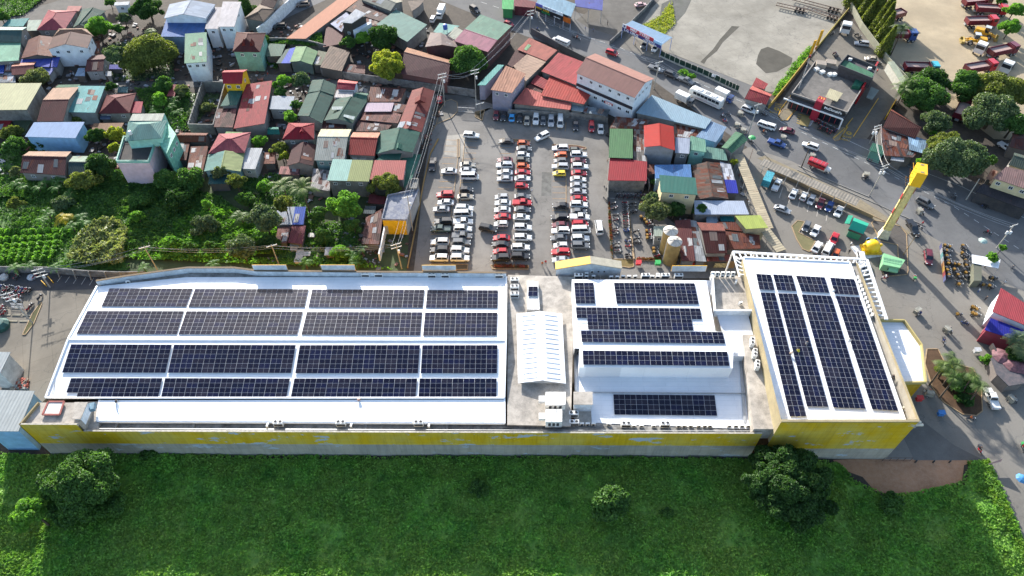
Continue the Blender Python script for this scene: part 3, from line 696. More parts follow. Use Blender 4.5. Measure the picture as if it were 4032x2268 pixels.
sd=MB();rne=G(3372,1036,ZR-.3)
sd.poly([(frr.x-.1,frr.y,0),(rne.x-.1,rne.y,0),(rne.x-.1,rne.y,ZR-.5),(frr.x-.1,frr.y,zf-.3)])
sl2=MB();sl2.poly([(fl_.x,fl_.y,7),(fl_.x,fl_.y,zf),tuple(RQ[0]-Vector((0,0,.3))),(RQ[0].x,RQ[0].y,7)]);sl2.build('side_wall',worn(c(228,212,170,.5),amt=.45,name='cream_side'),store)
sd.poly([(RQ[0].x,RQ[0].y,0),(RQ[0].x,RQ[0].y,ZR-.3),(rne.x,rne.y,ZR-.3),(rne.x,rne.y,0)])
sd.build('side_wall',worn((.40,.37,.31,1),amt=.5,name='pale_side'),store)
dk=MB();dk.prism([RQ[1].xy,G(3372,1036,ZR-.6).xy,G(3608,1680,ZR-.6).xy,RQ[2].xy],ZR-1.2,ZR-.6);dk.build('edge_walk',worn((.42,.40,.36,1),amt=.5,name='pale_deck'),store)
cpn=MB();cpn.beam(frr+Vector((0,.1,zf-.15)),G(3374,1038,ZR-.4),.28,.4);cpn.beam(fl_+Vector((0,.15,zf-.12)),frr+Vector((0,.15,zf-.12)),.5,.3);cpn.build('parapet',worn(c(225,208,165,.5),amt=.45,name='cream_coping'),store)
an=MB();AZ=8.8
aq=[(3448,1261),(3560,1262),(3628,1358),(3645,1505),(3537,1508),(3500,1440),(3470,1310)]
P_=[G(x,y,AZ) for x,y in aq];an.prism([p.xy for p in P_],AZ-.7,AZ-.5);an.build('annex_roof',ROOFW,store)
ap=MB()
for i in range(len(P_)):
    if i in (4,5,6): continue
    a,b=P_[i],P_[(i+1)%len(P_)];ap.beam(a+Vector((0,0,-.1)),b+Vector((0,0,-.1)),.3,.8)
ap.build('annex_parapet',worn((.46,.37,.14,1),(.35,.32,.22,1),.5,.6,name='annex_yellow'),store)
aw=MB();aw.prism([p.xy for p in inset([p.xy for p in P_],.25)],0,AZ-.72);aw.build('annex_wall',wallmat('annex_wall_mat',c(196,150,30,.75),c(196,165,60,.75),c(196,165,60,.75),3),store)
pg=thing('pergola','white ladder-like steel canopy frame around the top right corner of the supermarket roof','canopy frame',tuple(G(3200,1010,10)))
pm=MB();py_=MB();ZP=11.0
n0,n1=G(2885,992,ZP),G(3410,1022,ZP);m0,m1=G(2900,1018,ZP),G(3400,1050,ZP)
pm.beam(n0,n1,.5,.4);pm.beam(m0,m1,.3,.3)
for k in range(24): t=k/23;pm.beam(n0.lerp(n1,t),m0.lerp(m1,t),.3,.25)
o0,o1=G(3412,1022,ZP),G(3490,1258,ZP);i0,i1=G(3372,1035,ZP),G(3440,1250,ZP)
pm.beam(o0,o1,.7,.3)
for k in range(13): t=(k+.3)/13;pm.beam(o0.lerp(o1,t),i0.lerp(i1,t),.3,.25)
w0,w1=G(2885,992,ZP),G(2912,1090,ZP);v0,v1=G(2910,1015,ZP),G(2935,1090,ZP);pm.beam(w0,w1,.3,.3)
for k in range(5): t=(k+.5)/5;pm.beam(w0.lerp(w1,t),v0.lerp(v1,t),.25,.25)
pm.build('frame',plain((.68,.70,.72,1),.5,0,.12,name='white_steel'),pg)
py_.beam(G(3374,1040,ZP+.5),G(3446,1258,ZP+.5),.45,.4);py_.build('yellow_beam',YELP,pg)
po=MB()
for k in range(7): p=n0.lerp(n1,k/6);po.beam((p.x,p.y,0),(p.x,p.y,ZP),.3,.3)
for k in range(4): p=o0.lerp(o1,(k+.5)/4);po.beam((p.x,p.y,0),(p.x,p.y,ZP),.3,.3)
po.build('post',plain((.6,.6,.6,1),.6,name='post_paint'),pg)
vr=thing('skylight_shed','white double-pitched roof with rows of slots between the two halls','roof shed',tuple(G(2130,1370,9.3)))
s0,s1,s2,s3=G(2040,1508,10.2),G(2228,1510,10.2),G(2213,1236,10.2),G(2034,1236,10.2)
r0,r1=G(2135,1497,11.0),G(2127,1225,11.0)
vm=MB();vm.slab([s0,r0,r1,s3],.12);vm.slab([r0,s1,s2,r1],.12);vm.beam(r0,r1,.3,.1);vm.build('roof',ROOFW,vr)
vw=MB();wq=inset([s0.xy,s1.xy,s2.xy,s3.xy],.6);vw.prism(wq,9.3,10.05);vw.build('wall',plain((.4,.4,.4,1),.7),vr)
for (e0_,e1_,rr0,rr1) in ((s0,s3,r0,r1),(s1,s2,r0,r1)):
    sl=MB()
    for k in range(14):
        t=(k+.7)/14.4;a=e0_.lerp(e1_,t);b=rr0.lerp(rr1,t);p=a.lerp(b,.22);q=a.lerp(b,.80);up=Vector((0,0,.05));sl.beam(p+up,q+up,.13,.07)
    sl.build('louvre',plain((.60,.62,.65,1),.6,name='louvre_grey'),vr)
PV=[]
for i in range(5):
    m,nt,bs,N,L=nmat('solar_cell_glass');cc=[(.004,.005,.016,1),(.006,.008,.028,1),(.009,.009,.02,1),(.005,.007,.02,1),(.014,.014,.026,1)][i]
    bs.inputs['Roughness'].default_value=.2;bs.inputs['Specular IOR Level'].default_value=.16
    L.new(mix(N,L,ramp(N,L,noise(N,L,geo(N),1.5,5),.55,.85,(0,0,0,1),(.4,.4,.4,1)),cc,(.05,.05,.06,1)),bs.inputs['Base Color']);PV.append(m)
PVF=plain((.55,.56,.57,1),.4,0,.05,name='panel_frame')
def array(TL,TR,BR,BL,nc,nr,z,label,skip=(),split='x'):
    zf=z if callable(z) else (lambda py: z)
    P=[G(x,y,zf(y)+.22) for x,y in (TL,TR,BR,BL)];cen=sum(P,Vector((0,0,0)))/4
    root=thing('solar_array',label,'solar panels',tuple(cen),0,'solar arrays on the supermarket roof')
    def B(u,v): return P[0].lerp(P[1],u).lerp(P[3].lerp(P[2],u),v)
    for j in range(nr):
        for i in range(nc):
            if (i,j) in skip: continue
            e=.006
            q=[B((i+e)/nc,(j+1-e)/nr),B((i+1-e)/nc,(j+1-e)/nr),B((i+1-e)/nc,(j+e)/nr),B((i+e)/nc,(j+e)/nr)]
            mb=MB();mb.slab(q,.05,0)
            up=Vector((0,0,.006))
            def b2(u,v): return q[0].lerp(q[1],u).lerp(q[3].lerp(q[2],u),v)+up
            f=.007;g_=.012
            if split=='x': cells=[(f,g_,.495,1-g_),(.505,g_,1-f,1-g_)]
            else: cells=[(g_,f,1-g_,.495),(g_,.505,1-g_,1-f)]
            for (u0,v0,u1,v1) in cells: mb.poly([b2(u0,v0),b2(u1,v0),b2(u1,v1),b2(u0,v1)],1)
            mb.build('solar_panel',[PVF,PV[min(4,int(random.random()**1.3*5))]],root)
    rl=MB()
    for v in np.linspace(.04,.96,max(2,nr+1)):
        a,b=B(-.003,v),B(1.003,v);dz=Vector((0,0,-.1));rl.beam(a+dz,b+dz,.06,.06)
    rl.build('mounting_rail',ALUM,root)
    return root
rows=[
 [('8',(431,1135.5),(760,1136),(733,1208),(399,1206.5),8,5),('11',(768,1137),(1215.5,1138.5),(1200,1210),(741,1209),11,5),('11',(1229,1139),(1672,1141),(1665,1212),(1214,1210),11,5),('7',(1682,1141.5),(1961,1142.5),(1959,1213.5),(1676,1212),7,5)],
 [('9',(343.6,1224),(725,1224.7),(697,1316.5),(300,1315),9,6),('11',(734,1225),(1193,1227),(1171,1318),(702,1317),11,6),('11',(1208,1228),(1663,1229),(1655,1321),(1186,1318),11,6),('7',(1673.5,1230),(1959,1230.5),(1956,1322),(1665,1322),7,6)],
 [('9',(280,1355.5),(677,1357),(652,1468),(244,1467),9,6),('11',(685,1357),(1165,1358.6),(1146,1469),(660,1468),11,6),('11',(1180.5,1359),(1654,1358.6),(1646,1470),(1162,1470),11,6),('7',(1663,1359),(1959,1359),(1957,1470),(1656,1470),7,6)],
 [('8',(279.5,1488.7),(640,1488.7),(623,1565.5),(254,1565.5),8,4),('11',(650,1488.7),(1142,1490),(1128,1566),(633.5,1565),11,4),('11',(1159,1490),(1643,1490),(1637,1566),(1144,1566),11,4),('7',(1652,1490),(1956,1490),(1955,1566),(1647.5,1566),7,4)]]
rn=['top','second','third','bottom'];bn=['leftmost','second from left','third from left','rightmost']
for r,row_ in enumerate(rows):
    for b,(_,tl,tr,br,bl,nc,nr) in enumerate(row_):
        array(tl,tr,br,bl,nc,nr,ctl,'solar array on the long left roof, %s row, %s block' % (rn[r],bn[b]),skip=((0,3),) if (r,b)==(3,0) else ())
zmid=lambda py: 11.2+.5*(py-1100)/272 if py<1372 else 11.7-.1*(py-1372)/76
array((2260,1113),(2337,1113),(2344,1195.6),(2267,1195),2,6,zmid,'small two-column solar array at the top left corner of the middle roof')
array((2417,1113),(2735,1115),(2752,1197.5),(2428,1195.6),8,6,zmid,'solar array at the top of the middle roof, right of the small two-column one')
array((2267,1209),(2757,1214),(2772.5,1302),(2274,1296.5),12,6,zmid,'wide solar array with notched lower corners on the middle roof',skip=[(0,j) for j in (3,4,5)]+[(11,j) for j in (3,4,5)])
array((2286.5,1302),(2845.5,1307),(2856,1353),(2291,1347),13,3,zmid,'narrow solar array just above the ridge of the middle roof')
array((2294,1380),(2864,1384.6),(2872.7,1441),(2296,1436),13,3,zmid,'narrow solar array just below the ridge of the middle roof')
array((2414.6,1552.7),(2814,1556),(2824,1637),(2419,1632.7),9,4,7.9,'solar array alone on the shaded lower part of the middle roof')
zr_=ZR+.02
for (tl,tr,br,bl,nc,nr,nm) in [
 ((2977,1078),(3035,1081),(3050,1143),(2990,1140),3,2,'short block at the top of the leftmost strip'),((3043.6,1080),(3119,1084),(3136,1147),(3060,1142),4,2,'short block at the top of the second strip'),
 ((3133.7,1085),(3247.5,1091.5),(3266,1154),(3156,1148),6,2,'short block at the top of the third strip'),((3268,1092.7),(3364,1099),(3383,1162.6),(3286,1156.8),5,2,'short block at the top of the rightmost strip'),
 ((2994,1151),(3051,1153),(3175,1640),(3110,1640),3,13,'long leftmost strip, three panels wide'),((3063,1154),(3139,1157),(3262,1602),(3177.6,1600.5),4,12,'long second strip, four panels wide'),
 ((3156,1158.7),(3272.7,1165),(3409,1610),(3282,1605.5),6,12,'long third strip, six panels wide'),((3290,1164.5),(3384.5,1170),(3537,1618),(3434.5,1612),5,12,'long rightmost strip, five panels wide')]:
    array(tl,tr,br,bl,nc,nr,zr_,'solar array on the right roof, '+nm,split='y')
hd=thing('roof_hatch','white roof hatch housing on the stained middle deck','roof hatch',tuple(G(2098,1170,9.3)))
hm=MB();hq=[G(2075,1221,9.9),G(2125,1222,9.9),G(2119,1110,9.9),G(2075,1110,9.9)];hm.prism([p.xy for p in hq],9.3,10.2);hm.build('housing',plain((.62,.60,.57,1),.7,0,.25,name='hatch_paint'),hd)
array((2081,1128),(2117.5,1128),(2116.5,1166),(2079.5,1166),1,2,10.2,'tiny pair of solar panels on the roof hatch of the middle deck')

ACW=plain((.70,.69,.66,1),.5,0,.15,2.,name='ac_casing');DARKG=plain((.03,.03,.035,1),.6,0,0,name='dark_grille')
def make_ac(two=True,nmx='air_conditioner'):
    r=thing(nmx,None,'air conditioner');w=1.9 if two else .85;d=.8 if two else .4;h=1.3 if two else .7
    m=MB();m.box((0,0,h/2+.15),(w,d,h),0,0);m.box((-w*.4,0,.075),(.12,d,.15));m.box((w*.4,0,.075),(.12,d,.15));m.build('casing',ACW,r,local=True)
    for sx in ((-.46,.46) if two else (0,)):
        f=MB()
        if two:
            f.lathe([(.36,h+.152),(.36,h+.21),(.30,h+.21),(.30,h+.17),(.1,h+.17),(.1,h+.2)],(sx,0,0),14,0)
            for k in range(3): a=k*2.094;f.beam((sx,0,h+.19),(sx+.32*math.cos(a),.32*math.sin(a),h+.19),.14,.02,1)
            f.lathe([(.295,h+.172),(.0,h+.173)],(sx,0,0),14,1)
        else:
            f.lathe([(.26,-d/2-.002),(.26,-d/2-.04),(.05,-d/2-.04)],(0,0,h/2+.15),12,1,'y')
        f.build('fan',[ACW,DARKG],r,local=True)
    f=MB();f.box((0,-d/2-.008,h*.5+.1),(w*.86,.012,h*.5),0,0)
    if two: f.build('grille',DARKG,r,local=True)
    return r
AC2=make_ac(True);AC1=make_ac(False)
used={'2': False,'1': False}
def ac(o,x,y,z,label,two=True,rz=0.):
    p=GS(o,x,y,z+.6);p.z=z;k='2' if two else '1';src=AC2 if two else AC1;g_='large twin-fan air conditioners' if two else 'small outdoor air conditioner units'
    if not used[k]:
        used[k]=True;src.location=p;src.rotation_euler=(0,0,rz);tag(src,label,None,g_);return src
    return copy_tree(src,p,rz,label,g_)
for i,x in enumerate([1132,1266]): ac('C1',x,85,9.0,'twin-fan air conditioner behind the front parapet, %s of the pair left of centre' % ('left','right')[i])
for i,x in enumerate([1805,1940]): ac('C1',x,92,9.0,'twin-fan air conditioner below the third signboard, %s one' % ('left','right')[i])
ac('C1',2487,95,9.0,'twin-fan air conditioner at the right end of the long roof')
ac('C0',1295,150,9.1,'small air conditioner lying near the top left corner of the long roof',False,.3)
for i,x in enumerate([252,885,1672]): ac('D1',x,305,8.3,'twin-fan air conditioner on the mossy back ledge of the long hall, %s one' % ordn[i])
for i,x in enumerate([138,988,1776]): ac('D1',x,318,8.3,'slim white unit beside the %s twin-fan air conditioner on the back ledge' % ordn[i],False,1.45)
for i,y in enumerate([145,220,292]): ac('C2',68,y,9.3,'twin-fan air conditioner at the left edge of the stained deck, %s from the top' % ordn[i])
for i,x in enumerate([715,1393,1592,1728]): ac('C2',x,103,9.6,'twin-fan air conditioner in the front row above the middle roof, %s from left' % ordn[i])
k=0
for x,y in [(797,100),(868,98),(852,45),(918,40),(978,40),(1035,38),(797,70),(1048,104),(1110,104),(1170,98),(1228,98),(1290,98),(1465,98),(1522,78),(1520,100)]:
    ac('C2',x,y,9.5,'small unit in the crowded row below the gabled sign, %s counted from left' % ordn[k],False,random.uniform(-.15,.15));k+=1
for i,x in enumerate([2075,2120,2175,2228,2280]):
    ac('C2',x,90,10.1,'small unit lined up under the far wall of the concrete well, %s from left' % ordn[i],False)
    ac('C2',x+5,62,10.9,'small unit on the upper tier of the concrete well, %s from left' % ordn[i],False)
ac('C2',2315,150,10.1,'small unit standing free in the concrete well near its right wall',False,1.2)
ac('C2',2360,365,10.1,'small beige unit on the sunlit corner of the concrete well',False,.4)
for i,(x,y) in enumerate([(2473,772),(2500,888),(2525,1005)]): ac('C2',x,y,10.7,'twin-fan air conditioner on the narrow walk beside the right hall, %s from top' % ordn[i],True,1.35)
for i,(x,y) in enumerate([(665,212),(670,302)]): ac('D2',x,y,7.9,'twin-fan air conditioner beside the white housings on the middle deck, %s one' % ('far','near')[i])
for i,x in enumerate([1195,1590]): ac('D2',x,318,7.8,'twin-fan air conditioner on the back ledge of the middle hall, %s one' % ('left','right')[i])
for i,x in enumerate([750,808,868,1025,1280,1355,1480,1732,1790,1855,1935,1997,2050,2245,2315,2377,2437]):
    ac('D2',x,305 if x<1100 else 322,7.8,'small unit on the back ledge of the middle hall, %s counted from left' % ordn[i],False,random.uniform(-.1,.1))
for i,t in enumerate(np.linspace(.03,.97,10)):
    x=885+(1040-885)*t;y=100+(500-100)*t;ac('C3',x,y,ZR-.6,'small unit on the roof edge inside the canopy frame, %s from the top' % ordn[i],False,1.3)
def housing(o,Q,z0,z1,label,col=(.68,.66,.62,1)):
    P=[GS(o,x,y,z1) for x,y in Q];cen=sum(P,Vector((0,0,0)))/4;r=thing('plant_housing',label,'plant housing',(cen.x,cen.y,z0))
    m=MB();m.prism([p.xy for p in P],z0,z1);m.build('casing',plain(col,.6,0,.25,1.,name='housing_paint'),r)
    m=MB();a,b=P[0],P[1]
    for t in (.25,.5,.75): q=a.lerp(b,t);m.box((q.x,q.y-.02,(z0+z1)/2),(.5,.05,(z1-z0)*.5))
    m.build('vent',DARKG,r);m=MB()
    for t in (.33,.66): m.beam(P[0].lerp(P[1],t)+Vector((0,0,.02)),P[3].lerp(P[2],t)+Vector((0,0,.02)),.06,.04)
    m.build('seam',METAL,r)
    q=P[0].lerp(P[3],.5);m=MB();m.box((q.x-.7,q.y,z1-.5),(1.2,1.3,.8));m.build('duct',plain(col,.6,0,.25,1.,name='duct_paint'),r)
housing('C2',[(380,1400),(585,1400),(585,1270),(380,1270)],9.3,11.3,'large rust-flecked white plant housing on the middle deck')
housing('D2',[(383,285),(550,285),(550,158),(383,158)],9.3,11.5,'smaller clean white plant housing in front of the rust-flecked one')
def hut(o,Q,z0,z1,name,label,cat,m1,m2):
    P=[GS(o,x,y,z1) for x,y in Q];cen=sum(P,Vector((0,0,0)))/4;r=thing(name,label,cat,(cen.x,cen.y,z0))
    m=MB();m.prism([p.xy for p in P],z1-.15,z1);m.build('roof',m1,r);m=MB();m.prism([p.xy for p in inset([p.xy for p in P],.12)],z0,z1-.152);m.build('wall',m2,r);return r
hut('C2',[(665,1398),(862,1398),(858,1268),(665,1268)],7.9,10.8,'stair_hut','pale blue stair hut with dirty concrete top on the middle hall','stair hut',DECK,INNER)
hut('D0',[(430,212),(605,212),(650,80),(490,80)],10.4,12.2,'tank_room','small room with rust-red rimmed roof on the left tower','roof room',plain((.5,.48,.44,1),.7),worn((.5,.48,.45,1),(.2,.05,.04,1),.5,.6,'rust_stained_wall'))
rim=MB();q=[GS('D0',x,y,12.25) for x,y in [(430,212),(605,212),(650,80),(490,80)]]
for i in range(4): rim.beam(q[i],q[(i+1)%4],.35,.12)
hutA=[o for o in bpy.data.objects if o.name.startswith('tank_room')][0];rim.build('rim',plain((.22,.05,.04,1),.7,0,.2),hutA)
hut('D0',[(735,255),(815,258),(890,85),(755,85)],10.,12.4,'stair_tower','white-walled stair tower with dark flat top beside the tank room','stair tower',DECK,plain((.66,.70,.74,1),.6,name='pale_wall'))
bp=GS('D0',918,140,10.6);bx=MB();bx.box((bp.x,bp.y,10.6),(1.7,1.5,.9),.25);o_=bx.build('tarp_box',plain((.10,.20,.27,1),.6,0,.2));tag(o_,'blue-grey tarpaulin covered box next to the stair tower','box')
WHT=plain((.62,.66,.70,1),.7,0,.1,.6,name='white_wall');SKYB=plain((.22,.42,.62,1),.7,0,.12,.6,name='sky_blue_wall')
MINT=plain((.25,.50,.42,1),.7,0,.15,.6,name='mint_wall');PINKW=plain((.55,.42,.46,1),.8,0,.12,.6,name='pink_wall');CRM=plain((.55,.47,.28,1),.75,0,.12,.6,name='cream_wall_paint')
LILAC=plain((.25,.24,.30,1),.75,0,.12,.6,name='lilac_grey_wall');YW2=plain(c(240,190,20,.7),.7,0,.1,name='bright_yellow_wall')
GRYW=(.25,.24,.225,1);DKW=(.12,.11,.10,1)
RUST=c(134,88,80);RUSTD=c(105,62,62);SALM=c(205,128,118);RED_=c(186,66,72);GRN=c(84,132,112);DGRN=c(62,105,95);TEAL=c(120,180,172);TURQ=c(125,195,195)
LBLUE=c(175,205,238);TAN_LIT=c(190,152,128);CREAM=c(225,222,180);GREY=c(190,195,200);WHITEP=c(225,230,235);DRED=c(138,58,66);PURB=c(92,108,205);BRN=c(125,98,88)
L=[
('A0',[(372,305),(655,303),(780,110),(490,102)],4,'hip',c(190,92,104),GRYW,'bungalow','dull red hip-roofed bungalow beside the road in the top left',dict(rh=1.8)),
('A0',[(670,112),(800,112),(832,62),(690,60)],3.4,'shed',c(205,130,125),GRYW,'lean_to','small pink lean-to behind the dull red hip roof',dict()),
('A0',[(738,282),(870,272),(1070,112),(835,92)],3.6,'gy',DGRN,GRYW,'long_house','dark green gabled house touching the bright tree at the upper left',dict(rh=1.)),
('A0',[(1155,55),(1300,50),(1318,15),(1165,22)],3,'shed',WHITEP,WHT,'kiosk','tiny white flat-roofed box house near the top edge',dict(nw=1)),
('A0',[(-140,425),(215,422),(275,275),(-120,272)],5,'gx',c(66,104,104),GRYW,'row_house','house at the left edge with pale far slope and dark green near slope',dict(split=(.5,c(180,215,205)),rh=1.5)),  # pale second colour paints the sun on the far slope
('A0',[(-150,632),(188,612),(215,418),(-140,440)],4.5,'shed',c(150,205,175),GRYW,'row_house','pale mint-green flat roof at the left edge',dict()),
('A0',[(268,312),(388,308),(425,200),(285,206)],3.5,'shed',c(190,205,190),DKW,'shed','pale grey-green shed left of the dull red hip roof',dict(nw=0)),
('A0',[(20,268),(235,266),(297,182),(85,196)],3,'shed',c(95,170,170),GRYW,'shed','teal shed with dark blue side at the left edge',dict(nw=0)),
('A0',[(215,592),(570,578),(545,375),(290,402)],4,'gy',RUST,DKW,'house','wide rust-brown gabled house left of the white gabled house',dict(rh=1.1,rust=.35)),
('A0',[(478,500),(888,486),(938,362),(540,372)],6.6,'gy',c(120,88,84),WHT,'house','tall white two-storey house with brown gabled roof and three small windows',dict(rh=1.6,nw=3)),
('A0',[(530,380),(952,368),(868,287),(598,291)],6.2,'hip',c(165,130,110),GRYW,'house','brown hip roof directly behind the white gabled house',dict(rh=1.2,nw=0)),
('A0',[(195,668),(500,678),(530,577),(218,600)],3.4,'shed',PURB,GRYW,'shed','violet-blue roof below the wide rust-brown house',dict(nw=0)),
('A0',[(362,742),(492,772),(556,690),(366,682)],2.8,'shed',c(135,145,215),(.4,.38,.35,1),'shed','pale violet roof in front of the violet-blue one',dict(nw=0)),
('A0',[(515,680),(577,680),(610,578),(530,580)],3.7,'shed',PURB,GRYW,'shed','narrow violet-blue roof at the foot of the white gabled house',dict(nw=0)),
('A0',[(118,760),(345,745),(370,620),(140,640)],3.3,'gx',c(165,105,98),DKW,'house','small terracotta gabled roof at the left among violet roofs',dict(rh=.9,nw=0,split=(.5,c(225,155,130)))),  # peach far slope: sunlight put into its sheet colour
('A0',[(-60,745),(35,742),(50,632),(-60,632)],3,'shed',c(50,90,190),DKW,'shed','bright blue tarpaulin roof on the left edge',dict(nw=0)),
('A0',[(45,722),(112,720),(160,622),(60,628)],3,'shed',c(160,125,125),DKW,'shack','rusty pink shack between the blue tarpaulin and the terracotta roof',dict(nw=0,rust=.5)),
('A0',[(-60,838),(158,835),(150,745),(-60,700)],2.4,'shed',c(190,200,210),DKW,'shack','shack covered with grey and white sheets at the left edge',dict(nw=0,patch=.4,rust=.2)),
('A0',[(862,725),(1045,720),(1100,548),(935,562)],3.4,'gx',c(110,66,68),(.35,.36,.36,1),'house','rust-brown gabled house with grey corrugated wall by the alley',dict(rh=1.2,rust=.2,nw=1)),
('A0',[(758,770),(860,770),(860,688),(795,690)],2.6,'shed',c(185,210,235),DKW,'lean_to','small pale blue lean-to left of the grey corrugated wall',dict(nw=0)),
('A0',[(1068,770),(1130,770),(1130,722),(1068,722)],2.4,'shed',c(205,210,215),GRYW,'lean_to','tiny white lean-to right of the grey corrugated wall',dict(nw=0)),
('A0',[(1105,700),(1235,700),(1235,655),(1110,655)],2.2,'shed',c(40,55,180),DKW,'tarpaulin_shelter','deep blue tarpaulin shelter under the big olive tree',dict(nw=0)),
('A0',[(925,540),(1010,545),(1010,410),(960,420)],2.6,'shed',RUST,DKW,'shack','narrow rusty shack against the white gabled house',dict(nw=0,rust=.7)),
('A0',[(1665,185),(2088,188),(2185,44),(1720,42)],8,'gy',c(190,205,225),WHT,'large_house','large house with pale slate gabled roof near the top',dict(rh=1.6,nw=0)),
('A0',[(1630,370),(2062,374),(2092,205),(1688,190)],6.2,'shed',c(92,132,198),(.2,.3,.42,1),'porch','big blue lower roof in front of the pale slate gable',dict(nw=0)),
('A0',[(1640,442),(1870,440),(1872,385),(1655,378)],3.4,'shed',c(72,96,150),DKW,'lean_to','dark blue strip roof below the big blue roof',dict(nw=0)),
('A0',[(2078,292),(2208,292),(2255,72),(2138,70)],7.2,'shed',c(205,200,205),WHT,'apartment_house','white modern house wing with light ribbed roof, lower of the two',dict(nw=1)),
('A0',[(2210,270),(2378,270),(2448,17),(2260,15)],8.2,'shed',c(212,208,214),WHT,'apartment_house','white modern house with light ribbed roof, the taller right wing',dict(nw=2)),
('A0',[(1870,642),(2096,627),(2096,326),(1876,342)],7,'shed',c(120,170,140),WHT,'row_house','narrow pale green roofed three-storey house with white arcaded front',dict(nw=3,rust=.12)),
('s',[(916,203),(1024,205),(1046,130),(930,126)],7.2,'hip',c(112,62,60),(.2,.42,.34,1),'villa','dark red hip-roofed villa with two little dormers and green balconies',dict(rh=2.2,nw=2)),
('A0',[(2262,847),(2452,849),(2512,705),(2272,715)],7.5,'gx',c(190,58,70),YW2,'tower_house','slim tower house with bright red roof and yellow side wall',dict(rh=1.6,nw=2)),
('A0',[(-260,1118),(270,1112),(425,842),(-240,846)],7,'shed',c(224,222,180),BLOCK,'warehouse','large cream-roofed block warehouse on the left edge',dict(nw=0,pitch=.8,patch=.04)),
('A0',[(374,1232),(640,1230),(800,884),(540,892)],5.5,'gx',c(100,52,55),BLOCK,'house','tall dark maroon roof with tan lit far slope beside the cream warehouse',dict(rh=1.5,nw=0,rust=.06,ridge=.5,split=(.5,TAN_LIT))),  # tan is painted sunlight on the far slope of the maroon roof
('A0',[(695,1136),(965,1142),(1066,872),(792,870)],4.8,'shed',TURQ,GRYW,'house','turquoise sloping roof with faint rust streaks',dict(nw=0,rust=.1)),
('A0',[(560,888),(800,885),(815,855),(590,860)],3.4,'shed',c(110,150,120),GRYW,'lean_to','thin green strip of roof behind the maroon one',dict(nw=0)),
('A0',[(1000,1152),(1312,1147),(1380,945),(1080,962)],3.6,'hip',c(132,62,64),GRYW,'bungalow','maroon hip-roofed bungalow right of the turquoise roof',dict(rh=1.9,nw=2,rust=.1)),
('A0',[(1315,1143),(1430,1146),(1450,1030),(1350,1028)],3,'shed',c(190,75,90),GRYW,'lean_to','plain red lean-to attached to the maroon bungalow',dict(nw=0)),
('A0',[(1015,1208),(1118,1210),(1118,1155),(1012,1155)],2.6,'shed',c(110,125,150),DKW,'awning_hut','small slate-blue awning in front of the maroon bungalow',dict(nw=0)),
('A0',[(252,1386),(766,1400),(858,1236),(345,1240)],5.6,'shed',c(170,196,236),SKYB,'long_house','long light blue roof over a sky blue wall at the left',dict(nw=0,patch=.03)),
('A0',[(-90,1450),(50,1350),(150,1168),(-90,1180)],3,'shed',c(190,62,68),DKW,'house','red roof at the left edge below the cream warehouse',dict(nw=0,rust=.08)),
('A0',[(130,1370),(250,1368),(320,1215),(140,1218)],3,'shed',c(92,110,85),DKW,'shed','olive-green roof between the red roof and the light blue one',dict(nw=0)),
('A0',[(920,1345),(1215,1320),(1258,1245),(950,1250)],3,'shed',c(168,128,100),DKW,'shed','brown shed roof behind the tree left of the tall turquoise and pink house',dict(nw=0)),
('A0',[(1690,975),(1770,975),(1800,858),(1745,855)],3,'shed',c(165,80,84),DKW,'shack','small red shack by the alley under the trees',dict(nw=0)),
('A0',[(1190,935),(1290,938),(1300,880),(1200,880)],2.6,'shed',c(95,140,145),DKW,'shack','teal-grey shack roof at the edge of the alley',dict(nw=0)),
('s',[(920,506),(1042,486),(1072,317),(966,332)],4.6,'shed',c(178,68,74),GRYW,'long_house','very long red roof with paler patches in the centre left',dict(nw=0,rust=.25)),
('A0',[(2235,1076),(2402,1062),(2472,892),(2328,906)],4.8,'shed',c(70,120,108),GRYW,'shed','dark green roof below the slim red tower house',dict(nw=0)),
('A0',[(2170,1287),(2360,1292),(2402,1102),(2200,1102)],4,'shed',c(120,75,72),GRYW,'shack','maroon roof with white streaks beside the roofless walls',dict(nw=0,rust=.2,patch=.5)),
('s',[(820,604),(963,601),(988,521),(862,527)],5,'hip',c(190,100,108),GRYW,'house','pinkish red hip roof above the green and yellow gable',dict(rh=1.5,nw=0)),
('s',[(880,540),(945,540),(955,520),(890,518)],4.4,'shed',c(160,195,130),GRYW,'lean_to','small light green roof behind the pinkish hip roof',dict(nw=0)),
('B0',[(203,334),(660,361),(725,118),(295,118)],4,'gx',c(100,58,60),GRYW,'house','wide rusty gabled house above the banana plants at the left',dict(rh=1.5,rust=.2,nw=2,ridge=.58,split=(.5,TAN_LIT))),  # far slope painted tan for the sun it catches
('B0',[(690,356),(872,361),(938,166),(740,165)],3.5,'gx',c(60,88,90),GRYW,'house','dark grey-green gabled roof with pale far slope at the left',dict(rh=1.2,nw=0,split=(.5,c(165,185,165)))),  # far slope's paleness is sunlight put into the sheet colour
('B0',[(1692,212),(1890,206),(1925,20),(1722,22)],3,'shed',RUST,DKW,'shack','patchy rusty shack right of the tall turquoise and pink house',dict(nw=0,rust=.7,patch=.4)),
('A0',[(1780,1440),(2090,1440),(2110,1350),(1830,1345)],3.2,'gx',c(150,105,90),DKW,'shack','rusty gabled shack below the roofless walls',dict(rh=.8,nw=0,rust=.8,patch=.35)),
('B0',[(1888,352),(2050,352),(2112,62),(1935,70)],2.8,'shed',c(150,100,92),DKW,'shack','long rusty shack roof with white sheets laid on it',dict(nw=0,rust=.6,patch=.5)),
('B0',[(2070,322),(2440,322),(2482,132),(2112,150)],4.5,'gy',c(175,188,128),(.25,.40,.42,1),'house','house with two-tone green and yellow-green gabled roof',dict(rh=1.1,nw=0,split=(.5,c(130,175,165)))),
